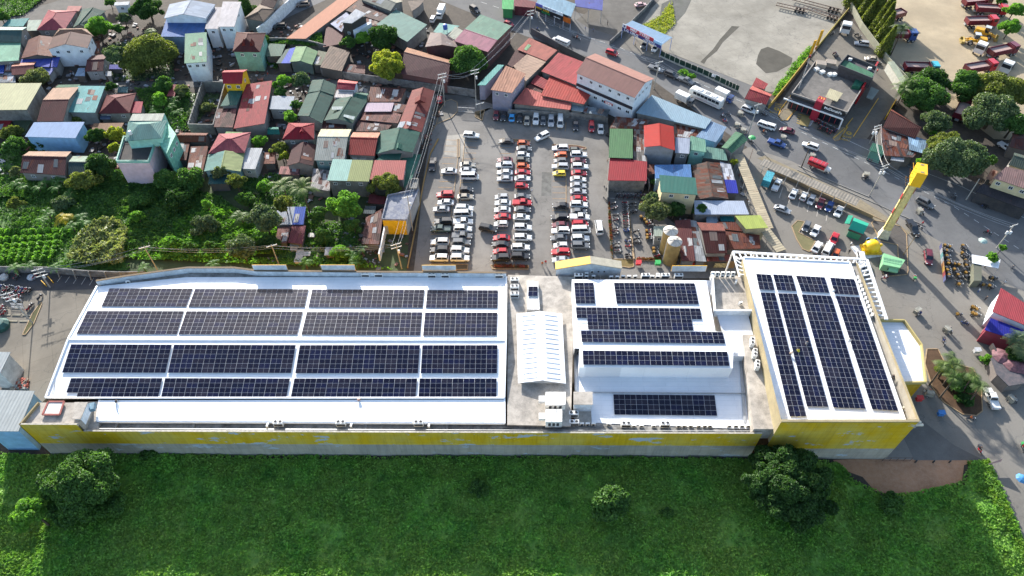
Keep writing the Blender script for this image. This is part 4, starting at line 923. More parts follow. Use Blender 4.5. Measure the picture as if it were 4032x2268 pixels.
('B0',[(2110,450),(2320,445),(2322,352),(2130,347)],3,'shed',c(75,118,115),DKW,'house','low dark teal roof in front of the two-tone green gable',dict(nw=0)),
('s',[(947,664),(1005,666),(1034,583),(968,582)],4,'shed',c(222,224,226),(.5,.48,.45,1),'house','plain white ribbed roof right of the two-tone green gable',dict(nw=1)),
('B1',[(330,267),(600,263),(630,50),(392,60)],4.2,'gy',c(88,46,50),GRYW,'house','dark maroon gabled roof with rusty ridge in the centre',dict(rh=1.2,nw=0,rust=.1)),
('B1',[(252,348),(458,357),(470,272),(270,270)],2.8,'shed',c(190,130,125),DKW,'shack','red and white patched low roof in front of the dark maroon gable',dict(nw=0,rust=.3,patch=.6)),
('B1',[(95,245),(212,242),(222,130),(110,130)],2.8,'shed',RUST,DKW,'shack','rusty shack with a pale tarpaulin edge right of the white ribbed roof',dict(nw=0,rust=.8)),
('s',[(1238,631),(1355,633),(1384,509),(1264,508)],5.4,'gx',c(190,194,186),(.2,.33,.33,1),'house','pale ribbed gable with brown rust streaks and cream far slope',dict(rh=1.4,rust=.22,nw=3,ridge=.62,split=(.5,c(232,224,190)))),  # cream far slope is the grey sheet with sunlight painted in
('s',[(1371,608),(1475,614),(1498,522),(1390,521)],5.2,'gx',c(176,66,62),GRYW,'house','brick red gabled roof with salmon far slope next to the green roofs',dict(rh=1.3,nw=0,ridge=.6,split=(.5,c(215,150,125)))),  # salmon is the brick red with the sun painted in
('s',[(1480,606),(1625,601),(1655,520),(1497,516)],5,'gy',c(66,118,104),GRYW,'house','large dark green gabled house beside the parking lot wall',dict(rh=1.5,nw=0)),
('s',[(1590,742),(1622,700),(1658,608),(1578,606)],3,'shed',c(88,148,128),GRYW,'long_house','long lower green roof along the parking lot wall',dict(nw=0)),
('B1',[(1222,215),(1475,205),(1500,130),(1300,150)],4.6,'shed',c(70,122,106),GRYW,'lean_to','green lean-to strip in front of the large dark green gable',dict(nw=0)),
('B1',[(1010,205),(1205,205),(1215,155),(945,125)],4.2,'shed',c(222,216,200),GRYW,'lean_to','small white and cream lean-to behind the two-tone flat roof',dict(nw=0,patch=.2)),
('B1',[(742,412),(1165,424),(1210,210),(800,196)],6,'shed',c(178,220,208),BLOCK,'row_house','flat roof half pale turquoise and half olive over grey block walls',dict(nw=3,split=(.48,c(165,175,118)),patch=.03)),
('B1',[(1175,402),(1515,406),(1546,210),(1222,208)],6,'shed',c(200,112,108),BLOCK,'row_house','salmon flat roof next to the two-tone turquoise and olive one',dict(nw=2,patch=.04)),
('B1',[(1092,1056),(1270,1060),(1316,690),(1135,790)],3,'shed',c(150,110,105),DKW,'shack','cluster of patchwork rusty roofs left of the yellow-fronted storehouse',dict(nw=0,rust=.45,patch=.6)),
('B1',[(1110,748),(1226,752),(1240,672),(1125,670)],3,'shed',c(82,98,105),DKW,'shack','slate grey low roof above the patchwork rusty roofs',dict(nw=0)),
('B1',[(1155,642),(1330,655),(1345,580),(1172,552)],3,'shed',c(120,52,56),DKW,'shack','dark red low roof behind the round mango tree',dict(nw=0)),
('B1',[(570,490),(770,522),(772,312),(602,290)],3.2,'shed',c(180,175,172),GRYW,'shack','grey roof with maroon stripes beside the tall coconut palms',dict(nw=0,rust=.3,patch=.6)),
('B1',[(200,862),(500,860),(526,680),(240,680)],3,'shed',c(190,200,215),(.25,.25,.28,1),'house','low house with white corrugated roof and bright blue right half',dict(nw=0,split=(.62,c(50,95,200)),rust=.08)),
('B1',[(345,1042),(490,1060),(526,872),(385,870)],2.8,'shed',c(140,72,82),DKW,'shack','dark red lean roof below the white and blue roof',dict(nw=0)),
('B1',[(205,1060),(335,1040),(375,880),(245,888)],2.6,'shed',c(160,115,110),DKW,'shack','faded pink-brown shack left of the dark red lean roof',dict(nw=0,rust=.3)),
('B1',[(712,1172),(815,1172),(845,1090),(722,1088)],2.2,'shed',c(215,215,218),DKW,'shack','lone little white shack with a red band in the garden',dict(nw=0,rust=.2,patch=.4)),
('B1',[(362,1080),(455,1085),(460,1045),(370,1042)],1.8,'shed',c(165,180,185),DKW,'shack','tiny grey lean-to in front of the dark red shack',dict(nw=0)),
('A1',[(-100,185),(95,218),(212,95),(60,45)],5,'hip',c(135,115,100),GRYW,'house','brown hip-roofed house behind the long white wall',dict(rh=1.2,nw=0)),
('A1',[(60,55),(200,80),(300,-30),(150,-60)],5,'gx',c(140,112,100),GRYW,'house','second brown roof behind the long white wall, at the top edge',dict(rh=1.2,nw=0)),
('A1',[(325,390),(525,392),(1060,-5),(880,-30)],3.6,'shed',c(225,152,120),GRYW,'market_shed','very long orange tiled roof slanting beside the gravel court',dict(nw=0,pitch=.35,patch=.04)),
('A1',[(225,640),(370,640),(440,475),(325,500)],3.6,'shed',c(95,120,115),DKW,'house','grey-green roof with a blue and white border',dict(nw=0,split=(.35,c(90,115,225)))),
('A1',[(362,628),(590,655),(650,520),(425,470)],3.9,'gy',c(140,180,130),(.15,.2,.18,1),'house','bright leaf-green gabled roof in the upper centre',dict(rh=.9,nw=0)),
('A1',[(592,658),(680,660),(742,530),(650,510)],3.3,'shed',c(122,128,105),DKW,'shack','moss-covered strip roof right of the leaf-green gable',dict(nw=0,rust=.2)),
('A1',[(115,572),(275,567),(322,450),(150,440)],3.2,'shed',c(90,125,112),DKW,'shed','dull green shed beside the dark red dormered villa',dict(nw=0)),
('A1',[(672,682),(890,722),(975,522),(770,462)],3.6,'shed',c(128,105,92),DKW,'house','brown shingled roof slanting above the alley wall',dict(nw=0,pitch=.9,patch=.2)),
('A1',[(903,722),(1125,748),(1130,662),(962,652)],2.6,'shed',c(130,88,82),DKW,'shack','low brown lean roof beside the brown shingled roof',dict(nw=0,rust=.2)),
('A1',[(700,478),(870,446),(912,335),(735,262)],3,'shed',c(118,72,72),DKW,'house','dark brown sagging roof below the black tower house',dict(nw=0)),
('A1',[(775,240),(890,325),(965,150),(938,122)],3.6,'shed',c(185,190,215),DKW,'shack','whitish shack roof left of the black tower house',dict(nw=0,patch=.3,rust=.1)),
('A1',[(930,105),(1275,215),(1375,160),(1060,0)],4,'shed',c(85,58,60),DKW,'house','dark maroon roof behind the black tower house',dict(nw=0,rust=.15)),
('A1',[(1130,260),(1265,260),(1275,200),(1140,160)],3.8,'shed',c(110,62,60),DKW,'shack','rusty red roof right of the black tower house',dict(nw=0,rust=.4)),
('A1',[(1240,247),(1555,425),(1757,250),(1442,97)],4.6,'shed',c(122,165,155),BLOCK,'workshop','broad teal roof turned like a diamond behind the dark trees',dict(nw=0,patch=.08)),
('A1',[(1075,-10),(1385,110),(1512,12),(1300,-90)],5,'gx',c(180,180,165),BLOCK,'workshop','grey cream weathered gable at the top edge left of the white truck',dict(rh=1.1,nw=1,rust=.1)),
('A1',[(1600,115),(1680,60),(1730,0),(1560,10)],3.5,'shed',c(135,120,110),GRYW,'shed','brown flat shed beside the white box truck at the top',dict(nw=0)),
('A1',[(1820,322),(1925,362),(2085,262),(1885,232)],5,'shed',c(150,205,195),WHT,'house','small pale teal roof with a blue water tank beside it',dict(nw=0)),
('A1',[(1955,375),(2040,402),(2122,312),(2042,268)],5.2,'shed',c(190,195,180),WHT,'house','small ribbed grey roof right of the blue water tank',dict(nw=0,pitch=.8,patch=.2)),
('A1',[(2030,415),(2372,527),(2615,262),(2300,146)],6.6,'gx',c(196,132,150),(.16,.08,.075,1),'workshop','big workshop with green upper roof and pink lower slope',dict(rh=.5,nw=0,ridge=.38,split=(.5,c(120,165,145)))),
('A1',[(1735,475),(2080,482),(2010,385),(1790,330)],5.6,'gy',c(170,150,145),(.1,.05,.05,1),'house','pinkish grey gabled roof with a light blue gable board',dict(rh=.9,nw=0,rust=.2)),
('A1',[(1490,745),(1965,832),(2010,615),(1552,480)],4.4,'gx',c(112,74,76),(.17,.07,.065,1),'warehouse','large brown gabled warehouse with rusty skirt wall above the alley',dict(rh=1.8,nw=0,ridge=.62,split=(.5,c(178,128,100)))),  # lighter brown paints sunlight on the far slope
('s',[(1932,353),(2016,366),(2071,290),(1992,258)],7.2,'shed',c(205,150,125),LILAC,'office_block','lilac-grey building with peach ribbed roof by the parking gate',dict(nw=3,pitch=.8)),
('s',[(1880,335),(1912,335),(1985,256),(1960,254)],5.6,'shed',c(130,205,195),LILAC,'annex','narrow turquoise roof strip left of the lilac-grey building',dict(nw=0)),
('A1',[(440,1172),(690,1250),(812,962),(545,942)],4,'gy',DGRN,GRYW,'long_house','dark green long gabled roof, left one of the pair in the centre',dict(rh=1.2,nw=0)),
('A1',[(542,940),(808,962),(835,860),(590,812)],4.2,'gy',DGRN,GRYW,'house','dark green gabled roof at the far end of the left long green roof',dict(rh=1.1,nw=0)),
('A1',[(710,1222),(1000,1252),(1150,1022),(832,1000)],4,'gy',c(72,112,98),GRYW,'long_house','dark green long gabled roof, right one of the pair, with white sheets in it',dict(rh=1.2,nw=0,patch=.15)),
('A1',[(838,905),(1020,912),(1056,830),(862,805)],5,'gx',c(178,56,76),WHT,'house','small bright red gable behind a white awning in the centre',dict(rh=.7,nw=0,split=(.5,c(228,120,115)))),  # lighter red paints the sun-facing slope as lit
('A1',[(815,987),(995,992),(1015,912),(842,910)],4.4,'shed',c(230,222,218),WHT,'awning_hut','white awning roof in front of the small bright red gable',dict(nw=0)),
('A1',[(1005,985),(1140,1022),(1162,950),(1060,935)],4,'gx',c(80,130,112),GRYW,'house','little green gable right of the white awning',dict(rh=.6,nw=0)),
('A1',[(1050,945),(1150,950),(1150,905),(1070,908)],3.4,'gy',c(85,100,115),GRYW,'shack','small slate gable behind the little green gable',dict(rh=.7,nw=0)),
('A1',[(1160,1032),(1482,1030),(1545,900),(1182,880)],3.5,'shed',c(118,72,68),GRYW,'house','rusty brown roof with white stains near the alley bend',dict(nw=0,rust=.5,patch=.3)),
('A1',[(1120,1132),(1392,1130),(1422,1042),(1146,1042)],3.7,'shed',c(228,205,218),GRYW,'house','pale pink-white roof among the rusty ones',dict(nw=0,patch=.04)),
('A1',[(1395,1135),(1500,1160),(1550,1062),(1425,1045)],3.3,'shed',c(105,58,55),GRYW,'shack','dark rusty shack roof right of the pale pink-white roof',dict(nw=0,rust=.4,patch=.3)),
('A1',[(1080,1215),(1460,1250),(1505,1140),(1110,1138)],3.3,'shed',c(150,98,92),GRYW,'house','rust-streaked brown roof below the pale pink-white roof',dict(nw=0,rust=.4,patch=.3)),
('A1',[(1010,1332),(1340,1332),(1402,1262),(1062,1212)],3,'shed',c(105,68,65),DKW,'shack','dark brown patched roof behind the salmon and red gable',dict(nw=0,rust=.3,patch=.5)),
('A1',[(690,1305),(935,1300),(935,1262),(700,1228)],3,'shed',c(125,82,80),DKW,'shack','rusty strip roof behind the cream ribbed gable',dict(nw=0,rust=.5,patch=.5)),
('A1',[(1440,1332),(1700,1342),(1836,925),(1605,915)],4.8,'gy',c(150,72,68),GRYW,'long_house','long brick-red gabled house with white sheets next to the parking lot corner',dict(rh=1.3,nw=0,rust=.12)),
('A1',[(288,1412),(610,1414),(613,1250),(350,1246)],5.4,'hip',c(168,42,58),BLOCK,'house','crimson hip roof with small gablets in the centre left',dict(rh=1.5,nw=2)),
('A1',[(152,1106),(380,1112),(412,976),(182,972)],3.8,'shed',c(196,204,214),(.35,.33,.3,1),'house','pale grey metal roof right of the very long red roof',dict(nw=1,patch=.05)),
('A1',[(135,1362),(265,1362),(247,1290),(150,1290)],2.2,'gx',c(50,140,125),DKW,'tent','small green-teal tent roof beside the crimson hip roof',dict(rh=.6,nw=0)),
('A2',[(95,502),(385,617),(502,510),(218,382)],5,'shed',c(200,118,106),BLOCK,'house','salmon roof with a green skylight near the road',dict(nw=0)),
('A2',[(-5,652),(45,682),(188,552),(82,502)],4.6,'shed',c(92,50,52),BLOCK,'house','narrow dark maroon roof left of the tan one',dict(nw=0)),
('A2',[(55,668),(182,822),(385,627),(192,550)],5,'shed',c(212,178,155),BLOCK,'house','tan ribbed roof between the maroon strip and the big red roof',dict(nw=0,pitch=.8)),
('A2',[(338,722),(690,862),(800,640),(512,532)],5,'shed',c(196,88,92),BLOCK,'house','big red ribbed roof left of the white three-storey building',dict(nw=0,pitch=.8)),
('A2',[(335,967),(770,1057),(838,965),(432,752)],4.4,'shed',c(204,84,76),BLOCK,'house','orange-red ribbed roof below the big red one',dict(nw=0,pitch=.8)),
('A2',[(230,842),(362,902),(442,830),(292,757)],4,'shed',c(172,66,72),BLOCK,'house','small dark red roof inside the red roofed compound',dict(nw=0,pitch=.8)),
('A2',[(188,882),(330,950),(372,902),(238,842)],3.6,'shed',c(120,78,72),BLOCK,'shack','small brown tiled roof inside the red roofed compound',dict(nw=0,patch=.5)),
('A2',[(50,1047),(632,1114),(646,1048),(178,888)],3.8,'shed',c(224,122,112),BLOCK,'long_house','salmon strip roof above the parked row of cars',dict(nw=0,pitch=.8)),
('A2',[(640,1118),(760,1135),(775,1075),(652,1050)],3.2,'shed',c(165,185,195),BLOCK,'lean_to','pale grey metal lean-to right of the salmon strip roof',dict(nw=0)),
('A2',[(765,1138),(1000,1178),(1040,1112),(780,1072)],3.2,'shed',c(150,165,175),BLOCK,'lean_to','grey lean-to with a rusty sheet by the end of the car row',dict(nw=0,rust=.3,patch=.4)),
('A2',[(690,737),(1286,992),(1482,797),(884,541)],9.6,'gx',c(200,150,138),WHT,'office_building','white three-storey building with pink gabled roof and a black band',dict(rh=1.9,nw=6,pitch=.4,patch=.04)),
('A2',[(1298,1143),(2002,1306),(2068,1212),(1460,962)],4.4,'shed',c(178,208,226),GRYW,'market_hall','light blue metal roof beside the road below the bus',dict(nw=0,patch=.03)),
('s',[(2397,620),(2491,623),(2492,508),(2401,506)],5,'shed',c(104,150,104),BLOCK,'house','plain leaf-green flat roof at the parking lot edge',dict(nw=0,patch=.05)),
('s',[(2493,640),(2548,640),(2538,510),(2496,508)],4,'shed',c(170,165,160),DKW,'shack','grey rusty strip roof between the green and the red gabled roofs',dict(nw=0,rust=.5,patch=.4)),
('s',[(2400,505),(2535,508),(2562,472),(2425,458)],4,'shed',c(150,130,125),DKW,'shack','rust-striped roof behind the plain leaf-green roof',dict(nw=0,rust=.6,patch=.4)),
('B2',[(1012,412),(1408,417),(1412,222),(1035,180)],4.6,'shed',c(186,64,72),BLOCK,'house','wide crimson ribbed roof above the motorcycle lot',dict(nw=0,patch=.05)),
('s',[(2537,578),(2658,592),(2652,498),(2535,494)],7,'gy',c(218,70,62),(.25,.27,.3,1),'house','bright vermilion gabled roof on a tall grey house',dict(rh=1.,nw=0,patch=.04)),
('s',[(2658,601),(2714,605),(2717,545),(2660,540)],6,'shed',c(195,205,225),(.15,.16,.17,1),'house','narrow lilac-white roof with dark wall right of the vermilion gable',dict(nw=1,patch=.05)),
('B2',[(1842,100),(2012,127),(2002,0),(1852,-42)],5.6,'shed',c(138,190,165),MINT,'house','mint-green house with pale green roof and one dark window',dict(nw=1)),
('s',[(2650,545),(2738,545),(2790,512),(2655,487)],3.5,'shed',c(180,160,150),DKW,'shack','large rusty sheet roof below the light blue metal roof',dict(nw=0,rust=.7,patch=.3)),
('A2',[(1905,1385),(2110,1443),(2220,1290),(2062,1228)],4,'shed',c(160,190,222),SKYB,'house','pale blue corrugated roof at the end of the light blue metal roof',dict(nw=0)),
('B2',[(2165,78),(2272,136),(2436,0),(2310,-85)],4.6,'gy',c(92,142,112),GRYW,'house','deep green ribbed gable at the road corner',dict(rh=.6,nw=0,pitch=.8)),
('B2',[(1970,182),(2228,212),(2200,100),(2015,70)],4,'shed',c(128,172,158),DKW,'house','flat sea-green roof in front of the mint-green house',dict(nw=0)),
('B2',[(1493,392),(1865,382),(1852,250),(1488,255)],5,'shed',c(104,154,216),(.3,.45,.6,1),'house','bright blue roof behind the cream house with the green roof',dict(nw=0,patch=.12)),
('B2',[(1550,530),(1925,560),(1902,386),(1535,356)],7.4,'shed',c(68,132,120),CRM,'house','cream two-storey house with deep green tiled roof',dict(nw=2,patch=.05,pitch=.35)),
('B2',[(1408,345),(1495,345),(1490,250),(1412,250)],3.4,'shed',c(140,100,98),DKW,'shack','rusty strip between the crimson and the bright blue roofs',dict(nw=0,rust=.6)),
('B2',[(1905,607),(2238,602),(2150,235),(1870,262)],4,'gy',c(128,108,98),DKW,'house','large patchwork brown and grey roof right of the cream house',dict(rh=.9,nw=0,rust=.5,patch=.35)),
('B2',[(2218,538),(2336,542),(2262,250),(2150,222)],3.6,'shed',c(222,226,235),DKW,'house','strip roof half white and half royal blue beside the boundary wall',dict(nw=0,patch=.3,rust=.1)),
('B2',[(2215,538),(2338,543),(2312,410),(2195,403)],3.75,'shed',c(48,62,190),DKW,'awning_hut','royal blue roof patch at the near end of the strip roof',dict(nw=0)),
('B2',[(1895,757),(2447,757),(2392,620),(1888,615)],4,'shed',c(214,226,246),GRYW,'house','wide white roof behind the little green tree',dict(nw=0,patch=.02)),
('B2',[(2160,828),(2298,832),(2292,772),(2150,768)],3,'shed',c(38,125,130),DKW,'awning_hut','small teal awning in front of the wide white roof',dict(nw=0)),
('B2',[(2012,842),(2145,860),(2115,775),(2015,775)],2.8,'shed',c(165,185,200),DKW,'shack','tiny pale blue-grey lean-to left of the teal awning',dict(nw=0)),
('B2',[(2415,906),(2640,892),(2560,765),(2302,772)],5,'shed',c(205,220,120),(.4,.38,.26,1),'house','lime-yellow roof with a green edge by the long beige wall',dict(nw=0,patch=.05)),
('B2',[(1762,1228),(1900,1232),(1850,805),(1690,820)],3.8,'shed',c(120,66,66),GRYW,'long_house','maroon long roof right behind the two silos',dict(nw=0,rust=.3)),
('B2',[(1905,1232),(2012,1236),(1912,825),(1792,803)],3.6,'shed',c(185,190,195),GRYW,'long_house','grey long roof strip between two maroon roofs',dict(nw=0,rust=.2,patch=.2)),
('B2',[(2010,1152),(2226,1152),(2172,850),(1915,838)],4.6,'gx',c(96,50,48),GRYW,'house','dark maroon gabled roof with lighter far slope near the canopy frame',dict(rh=1.4,nw=0,rust=.15,ridge=.6,split=(.5,c(142,82,72)))),  # far slope lightened in colour for the sun on it
('B2',[(2020,1232),(2262,1230),(2245,1165),(2008,1160)],3,'shed',c(170,92,80),DKW,'lean_to','rusty red lean-to at the foot of the dark maroon gable',dict(nw=0,rust=.4)),
('B2',[(2228,1112),(2560,1102),(2552,965),(2182,925)],3.4,'shed',c(142,84,72),DKW,'shack','wide rusty roof between the dark maroon gable and the beige wall',dict(nw=0,rust=.6,patch=.3)),
('B2',[(2150,905),(2380,930),(2340,835),(2120,830)],3.2,'shed',c(140,84,78),DKW,'shack','rusty roof with white scraps left of the lime-yellow roof',dict(nw=0,rust=.6,patch=.4)),
('B2',[(1480,978),(1600,980),(1682,877),(1478,877)],4,'shed',c(190,204,190),(.4,.4,.38,1),'hut','small white hut with pale green roof behind the silos',dict(nw=1)),
('A3',[(1228,1292),(1556,1402),(1612,1305),(1312,1105)],4.4,'gx',c(92,50,48),(.2,.2,.22,1),'house','maroon gabled roof with rust-red far slope by the restaurant drive',dict(rh=1.3,nw=0,split=(.5,c(160,90,74)),ridge=.7)),  # brighter far slope colour holds the painted sunlight
('B3',[(1090,105),(1240,155),(1262,75),(1125,30)],3.6,'shed',c(66,125,105),(.1,.25,.2,1),'shop','shop with dark green awning roof and white signboard',dict(nw=0)),
('B3',[(1245,160),(1535,180),(1650,40),(1195,-140)],3.8,'shed',c(120,100,100),DKW,'shop','row shop with patched maroon and grey roof under the big roadside tree',dict(nw=0,rust=.5,patch=.5)),
('B3',[(1500,100),(1640,140),(1680,10),(1480,-60)],4.2,'shed',c(165,200,230),DKW,'shop','light blue tarpaulin shop roof at the right end of the row',dict(nw=0,patch=.3)),
('B3',[(1305,205),(1440,225),(1450,150),(1330,120)],3.4,'shed',c(205,210,215),DKW,'shop','shop with white striped awning in the roadside row',dict(nw=0,patch=.2)),
('B3',[(2170,525),(2700,720),(2730,610),(2240,445)],3.8,'shed',c(78,76,82),(.05,.05,.055,1),'shop','dark-fronted shop row below the cream shop house at the right edge',dict(nw=0)),
('B3',[(2500,255),(2780,340),(2800,200),(2560,130)],6,'gx',c(96,110,100),GRYW,'house','grey-green gabled roof behind the cream shop house',dict(rh=1.2,nw=0,rust=.2)),
('B3',[(2510,70),(2780,130),(2790,-40),(2540,-70)],4,'gx',c(100,72,70),DKW,'shed','dark rusty shed at the right edge beside the white jeep',dict(rh=1.,nw=0,rust=.4)),
('B3',[(2350,390),(2740,520),(2770,340),(2480,272)],7,'shed',c(150,122,120),CRM,'shop_house','cream shop house with brown-pink roof at the right edge',dict(nw=3)),
('B3',[(2270,395),(2330,415),(2400,320),(2330,300)],4,'shed',c(190,150,130),DKW,'shack','small tan shack left of the cream shop house',dict(nw=0,rust=.3)),
('A2',[(2400,1000),(2620,1060),(2680,960),(2480,870)],3.6,'gx',c(178,72,78),GRYW,'shop','red-roofed shop at the corner of the concrete lot',dict(rh=1.1,nw=0,split=(.5,c(222,120,110)))),  # paler red puts the sun into the far slope's colour
('A2',[(2475,870),(2600,905),(2640,850),(2520,785)],3.2,'shed',c(186,80,84),GRYW,'shop','small red extension behind the red-roofed corner shop',dict(nw=0)),
('C3',[(2255,455),(2700,640),(2740,470),(2345,215)],5.6,'shed',c(198,88,96),WHT,'bank_building','red tiled roof of the white building on the right edge',dict(nw=0,pitch=.35,patch=.06)),
('C3',[(2175,640),(2640,790),(2700,690),(2240,520)],4.6,'shed',c(42,50,170),(.35,.05,.08,1),'shop','royal blue tiled canopy roof in front of the red tiled roof',dict(nw=0,pitch=.35,patch=.1)),
('D0',[(-180,380),(185,382),(352,-28),(-120,-40)],8.6,'shed',c(205,212,212),SKYB,'warehouse','white ribbed warehouse with pale blue wall in the bottom left corner',dict(nw=0,pitch=.7,patch=.05)),
('C0',[(-180,1080),(0,1080),(106,866),(-100,862)],6.5,'shed',c(208,215,216),(.6,.58,.54,1),'carport','white ribbed roof on posts above the bottom left warehouse',dict(nw=0,pitch=.7,patch=.04)),
]
for (o,Q,h,kind,rc,wc,nm,lab,kw) in L:
    house(o,Q,h,kind,rc,wc,nm,lab,{'shed':'shed','shack':'shack','lean_to':'lean-to','kiosk':'kiosk','shop':'shop','warehouse':'warehouse','supermarket':'supermarket'}.get(nm,nm.replace('_',' ')),**kw)
def find(lbl):
    return [x for x in COL.objects if x.get('label')==lbl][0]
def addbox(parent,name,o,x,y,z,d,mat,rz=0.):
    p=GS(o,x,y,z);m=MB();m.box((p.x,p.y,z),d,rz);return m.build(name,mat,parent)
sr=thing('storehouse','flat slate-roofed storehouse with bright yellow front beside the parking lot wall','storehouse',tuple(GS('B1',1480,660,0)))
q=[GS('B1',x,y,5.4) for x,y in [(1300,812),(1545,818),(1668,510),(1362,572)]]
m=MB();m.prism([p.xy for p in q],5.2,5.4);
for i in range(4): m.beam(q[i]+Vector((0,0,.2)),q[(i+1)%4]+Vector((0,0,.2)),.25,.5)
m.build('roof',worn(c(150,156,175,.5),c(225,222,218,.5),.8,1.,'peeling_slate_roof',big=.3),sr)
w_=inset([p.xy for p in q],.1);m=MB();m.prism(w_,0,5.2);m.build('wall',worn((.45,.44,.42,1),amt=.5),sr)
m=MB();m.beam((w_[0].x,w_[0].y-.12,4.3),(w_[1].x,w_[1].y-.12,4.3),.1,2.0);m.beam((w_[0].x+1,w_[0].y-.1,1.7),(w_[1].x-.3,w_[1].y-.1,1.7),.06,3.0);m.build('front_panel',YW2,sr)
m=MB();a,b=GS('B1',1325,880,2.6),GS('B1',1265,1160,2.6);m.beam((a.x,a.y,1.3),(b.x,b.y,1.3),.35,2.6);m.build('yard_wall',plain((.65,.65,.63,1),.8),sr)
m=MB();q2=[GS('B1',x,y,6) for x,y in [(1580,495),(1650,500),(1668,405),(1600,405)]];m.prism([p.xy for p in q2],0,6.0);
for i in range(4): m.beam(q2[i]+Vector((0,0,.2)),q2[(i+1)%4]+Vector((0,0,.2)),.2,.4)
m.build('tower',BLOCK,sr)
bt=thing('tower_house','black-walled tower house with white split roof behind the dark trees','tower house',tuple(GS('A1',1000,400,0)))
q=[GS('A1',x,y,9) for x,y in [(886,226),(992,236),(1142,156),(1036,108)]]
m=MB();m.slab([q[0],q[1],q[2]+Vector((0,0,.6)),q[3]+Vector((0,0,.6))],.15);m.build('roof',sheet(c(215,220,228)),bt)
w_=inset([p.xy for p in q],.25);m=MB();m.prism(w_,0,8.8);m.build('wall',plain((.035,.032,.03,1),.8,0,.2),bt)
m=MB();m.prism([w_[1]+Vector((.0,-.0)),w_[1]+Vector((2.2,.2)),w_[2]+Vector((1.6,0)),w_[2]],3,6.4);m.build('balcony',WHT,bt)
window_on(bt,w_[0],w_[1],5.2,.8,.8,.5)
tp=thing('tall_house','tall house with teal hip roof, open roof terrace and pink front wall','house',tuple(GS('B0',1400,300,0)))
q=[GS('B0',x,y,8) for x,y in [(1185,238),(1518,240),(1605,-10),(1262,-15)]]
PT=[p.xy for p in q];m=MB();m.prism(inset(PT,.05),0,7.9);m.build('wall',PINKW,tp)
m=MB();m.prism(inset(PT,.3),7.91,7.98);m.build('terrace_floor',worn(c(100,98,98,.4),amt=.6),tp)
m=MB()
for i in range(4): a,b=Vector((*inset(PT,.12)[i],8.35)),Vector((*inset(PT,.12)[(i+1)%4],8.35));m.beam(a,b,.15,.7);m.beam(a+Vector((0,0,.6)),b+Vector((0,0,.6)),.08,.08)
m.build('parapet',plain((.20,.42,.35,1),.6),tp)
q=[GS('A0',x,y,11) for x,y in [(1268,1432),(1640,1400),(1690,1222),(1300,1236)]];NLp,NRp,FRp,FLp=q;ap_a=FLp.lerp(FRp,.35).lerp(NLp.lerp(NRp,.35),.35)+Vector((0,0,1.2));ap_b=FLp.lerp(FRp,.65).lerp(NLp.lerp(NRp,.65),.35)+Vector((0,0,1.2))
m=MB()
for f in ([NLp,NRp,ap_b,ap_a],[NRp,FRp,ap_b],[FRp,FLp,ap_a,ap_b],[FLp,NLp,ap_a]): m.slab(f,.1)
m.build('roof',sheet(c(110,160,155)),tp)
m=MB();m.prism(inset([p.xy for p in q],.5),8.0,10.9);m.build('upper_wall',MINT,tp)
q=[GS('A0',x,y,11.4) for x,y in [(1310,1225),(1640,1225),(1668,1150),(1345,1155)]]
m=MB();m.prism([p.xy for p in q],0,11.2);m.build('rear_wing',MINT,tp);m=MB();m.slab(q,.12);m.build('rear_roof',sheet(c(215,218,205)),tp)
q=[GS('A0',x,y,9.6) for x,y in [(1640,1443),(1700,1440),(1790,1330),(1700,1230)]]
q=[GS('B0',1600,15,9.),GS('B0',1690,140,9.) ,GS('A0',1785,1360,9.),GS('A0',1695,1240,9.)]
m=MB();m.prism([p.xy for p in q],0,9.0);m.build('side_wing',plain((.14,.38,.28,1),.7,0,.2),tp)
for t in (.2,.5,.8): window_on(tp,Vector(q[1].xy),Vector(q[2].xy),7,1.,1.,t)
rf=thing('roofless_walls','roofless grey block walls around a weedy floor in the upper centre left','ruin',tuple(GS('A0',2090,1050,0)))
q=[GS('A0',x,y,3.8) for x,y in [(1905,1255),(2158,1262),(2283,828),(2048,826)]];m=MB()
for i in range(4): m.beam(Vector((q[i].x,q[i].y,1.9)),Vector((q[(i+1)%4].x,q[(i+1)%4].y,1.9)),.3,3.8)
for k in range(6): p=q[3].lerp(q[0],(k+.5)/6);m.box((p.x+.15,p.y,1.95),(.5,.35,3.9))
m.build('wall',BLOCK,rf)
m=MB();m.prism(inset([p.xy for p in q],.3),.02,.08);m.build('floor',worn(c(125,118,108,.42),amt=.6,sc=.8),rf)
def gablet(parent,o,x,y,z,w,dpt,hh,mat,rz=0.):
    p=GS(o,x,y,z);m=MB();m.slab([(p.x-w/2,p.y-dpt/2,z),(p.x,p.y-dpt/2,z+hh),(p.x,p.y+dpt/2,z+hh),(p.x-w/2,p.y+dpt/2,z)],.08);m.slab([(p.x,p.y-dpt/2,z+hh),(p.x+w/2,p.y-dpt/2,z),(p.x+w/2,p.y+dpt/2,z),(p.x,p.y+dpt/2,z+hh)],.08)
    m.poly([(p.x-w/2,p.y-dpt/2+.05,z),(p.x+w/2,p.y-dpt/2+.05,z),(p.x,p.y-dpt/2+.05,z+hh-.1)]);return m.build('dormer',mat,parent)
v=find('dark red hip-roofed villa with two little dormers and green balconies')
for x in (2480,2560): gablet(v,'A0',x,455,8.0,1.3,1.8,1.7,sheet(c(140,62,58)))
v=find('crimson hip roof with small gablets in the centre left');gablet(v,'A1',492,1335,6.0,2.2,1.6,.9,sheet(c(178,50,64)))
v=find('large dark green gabled house beside the parking lot wall');gablet(v,'B1',1470,95,5.2,4.2,2.2,1.4,sheet(c(74,128,110)))
v=find('long brick-red gabled house with white sheets next to the parking lot corner');gablet(v,'A1',1690,1020,6.0,3.4,2.4,1.2,sheet(c(150,72,68)))
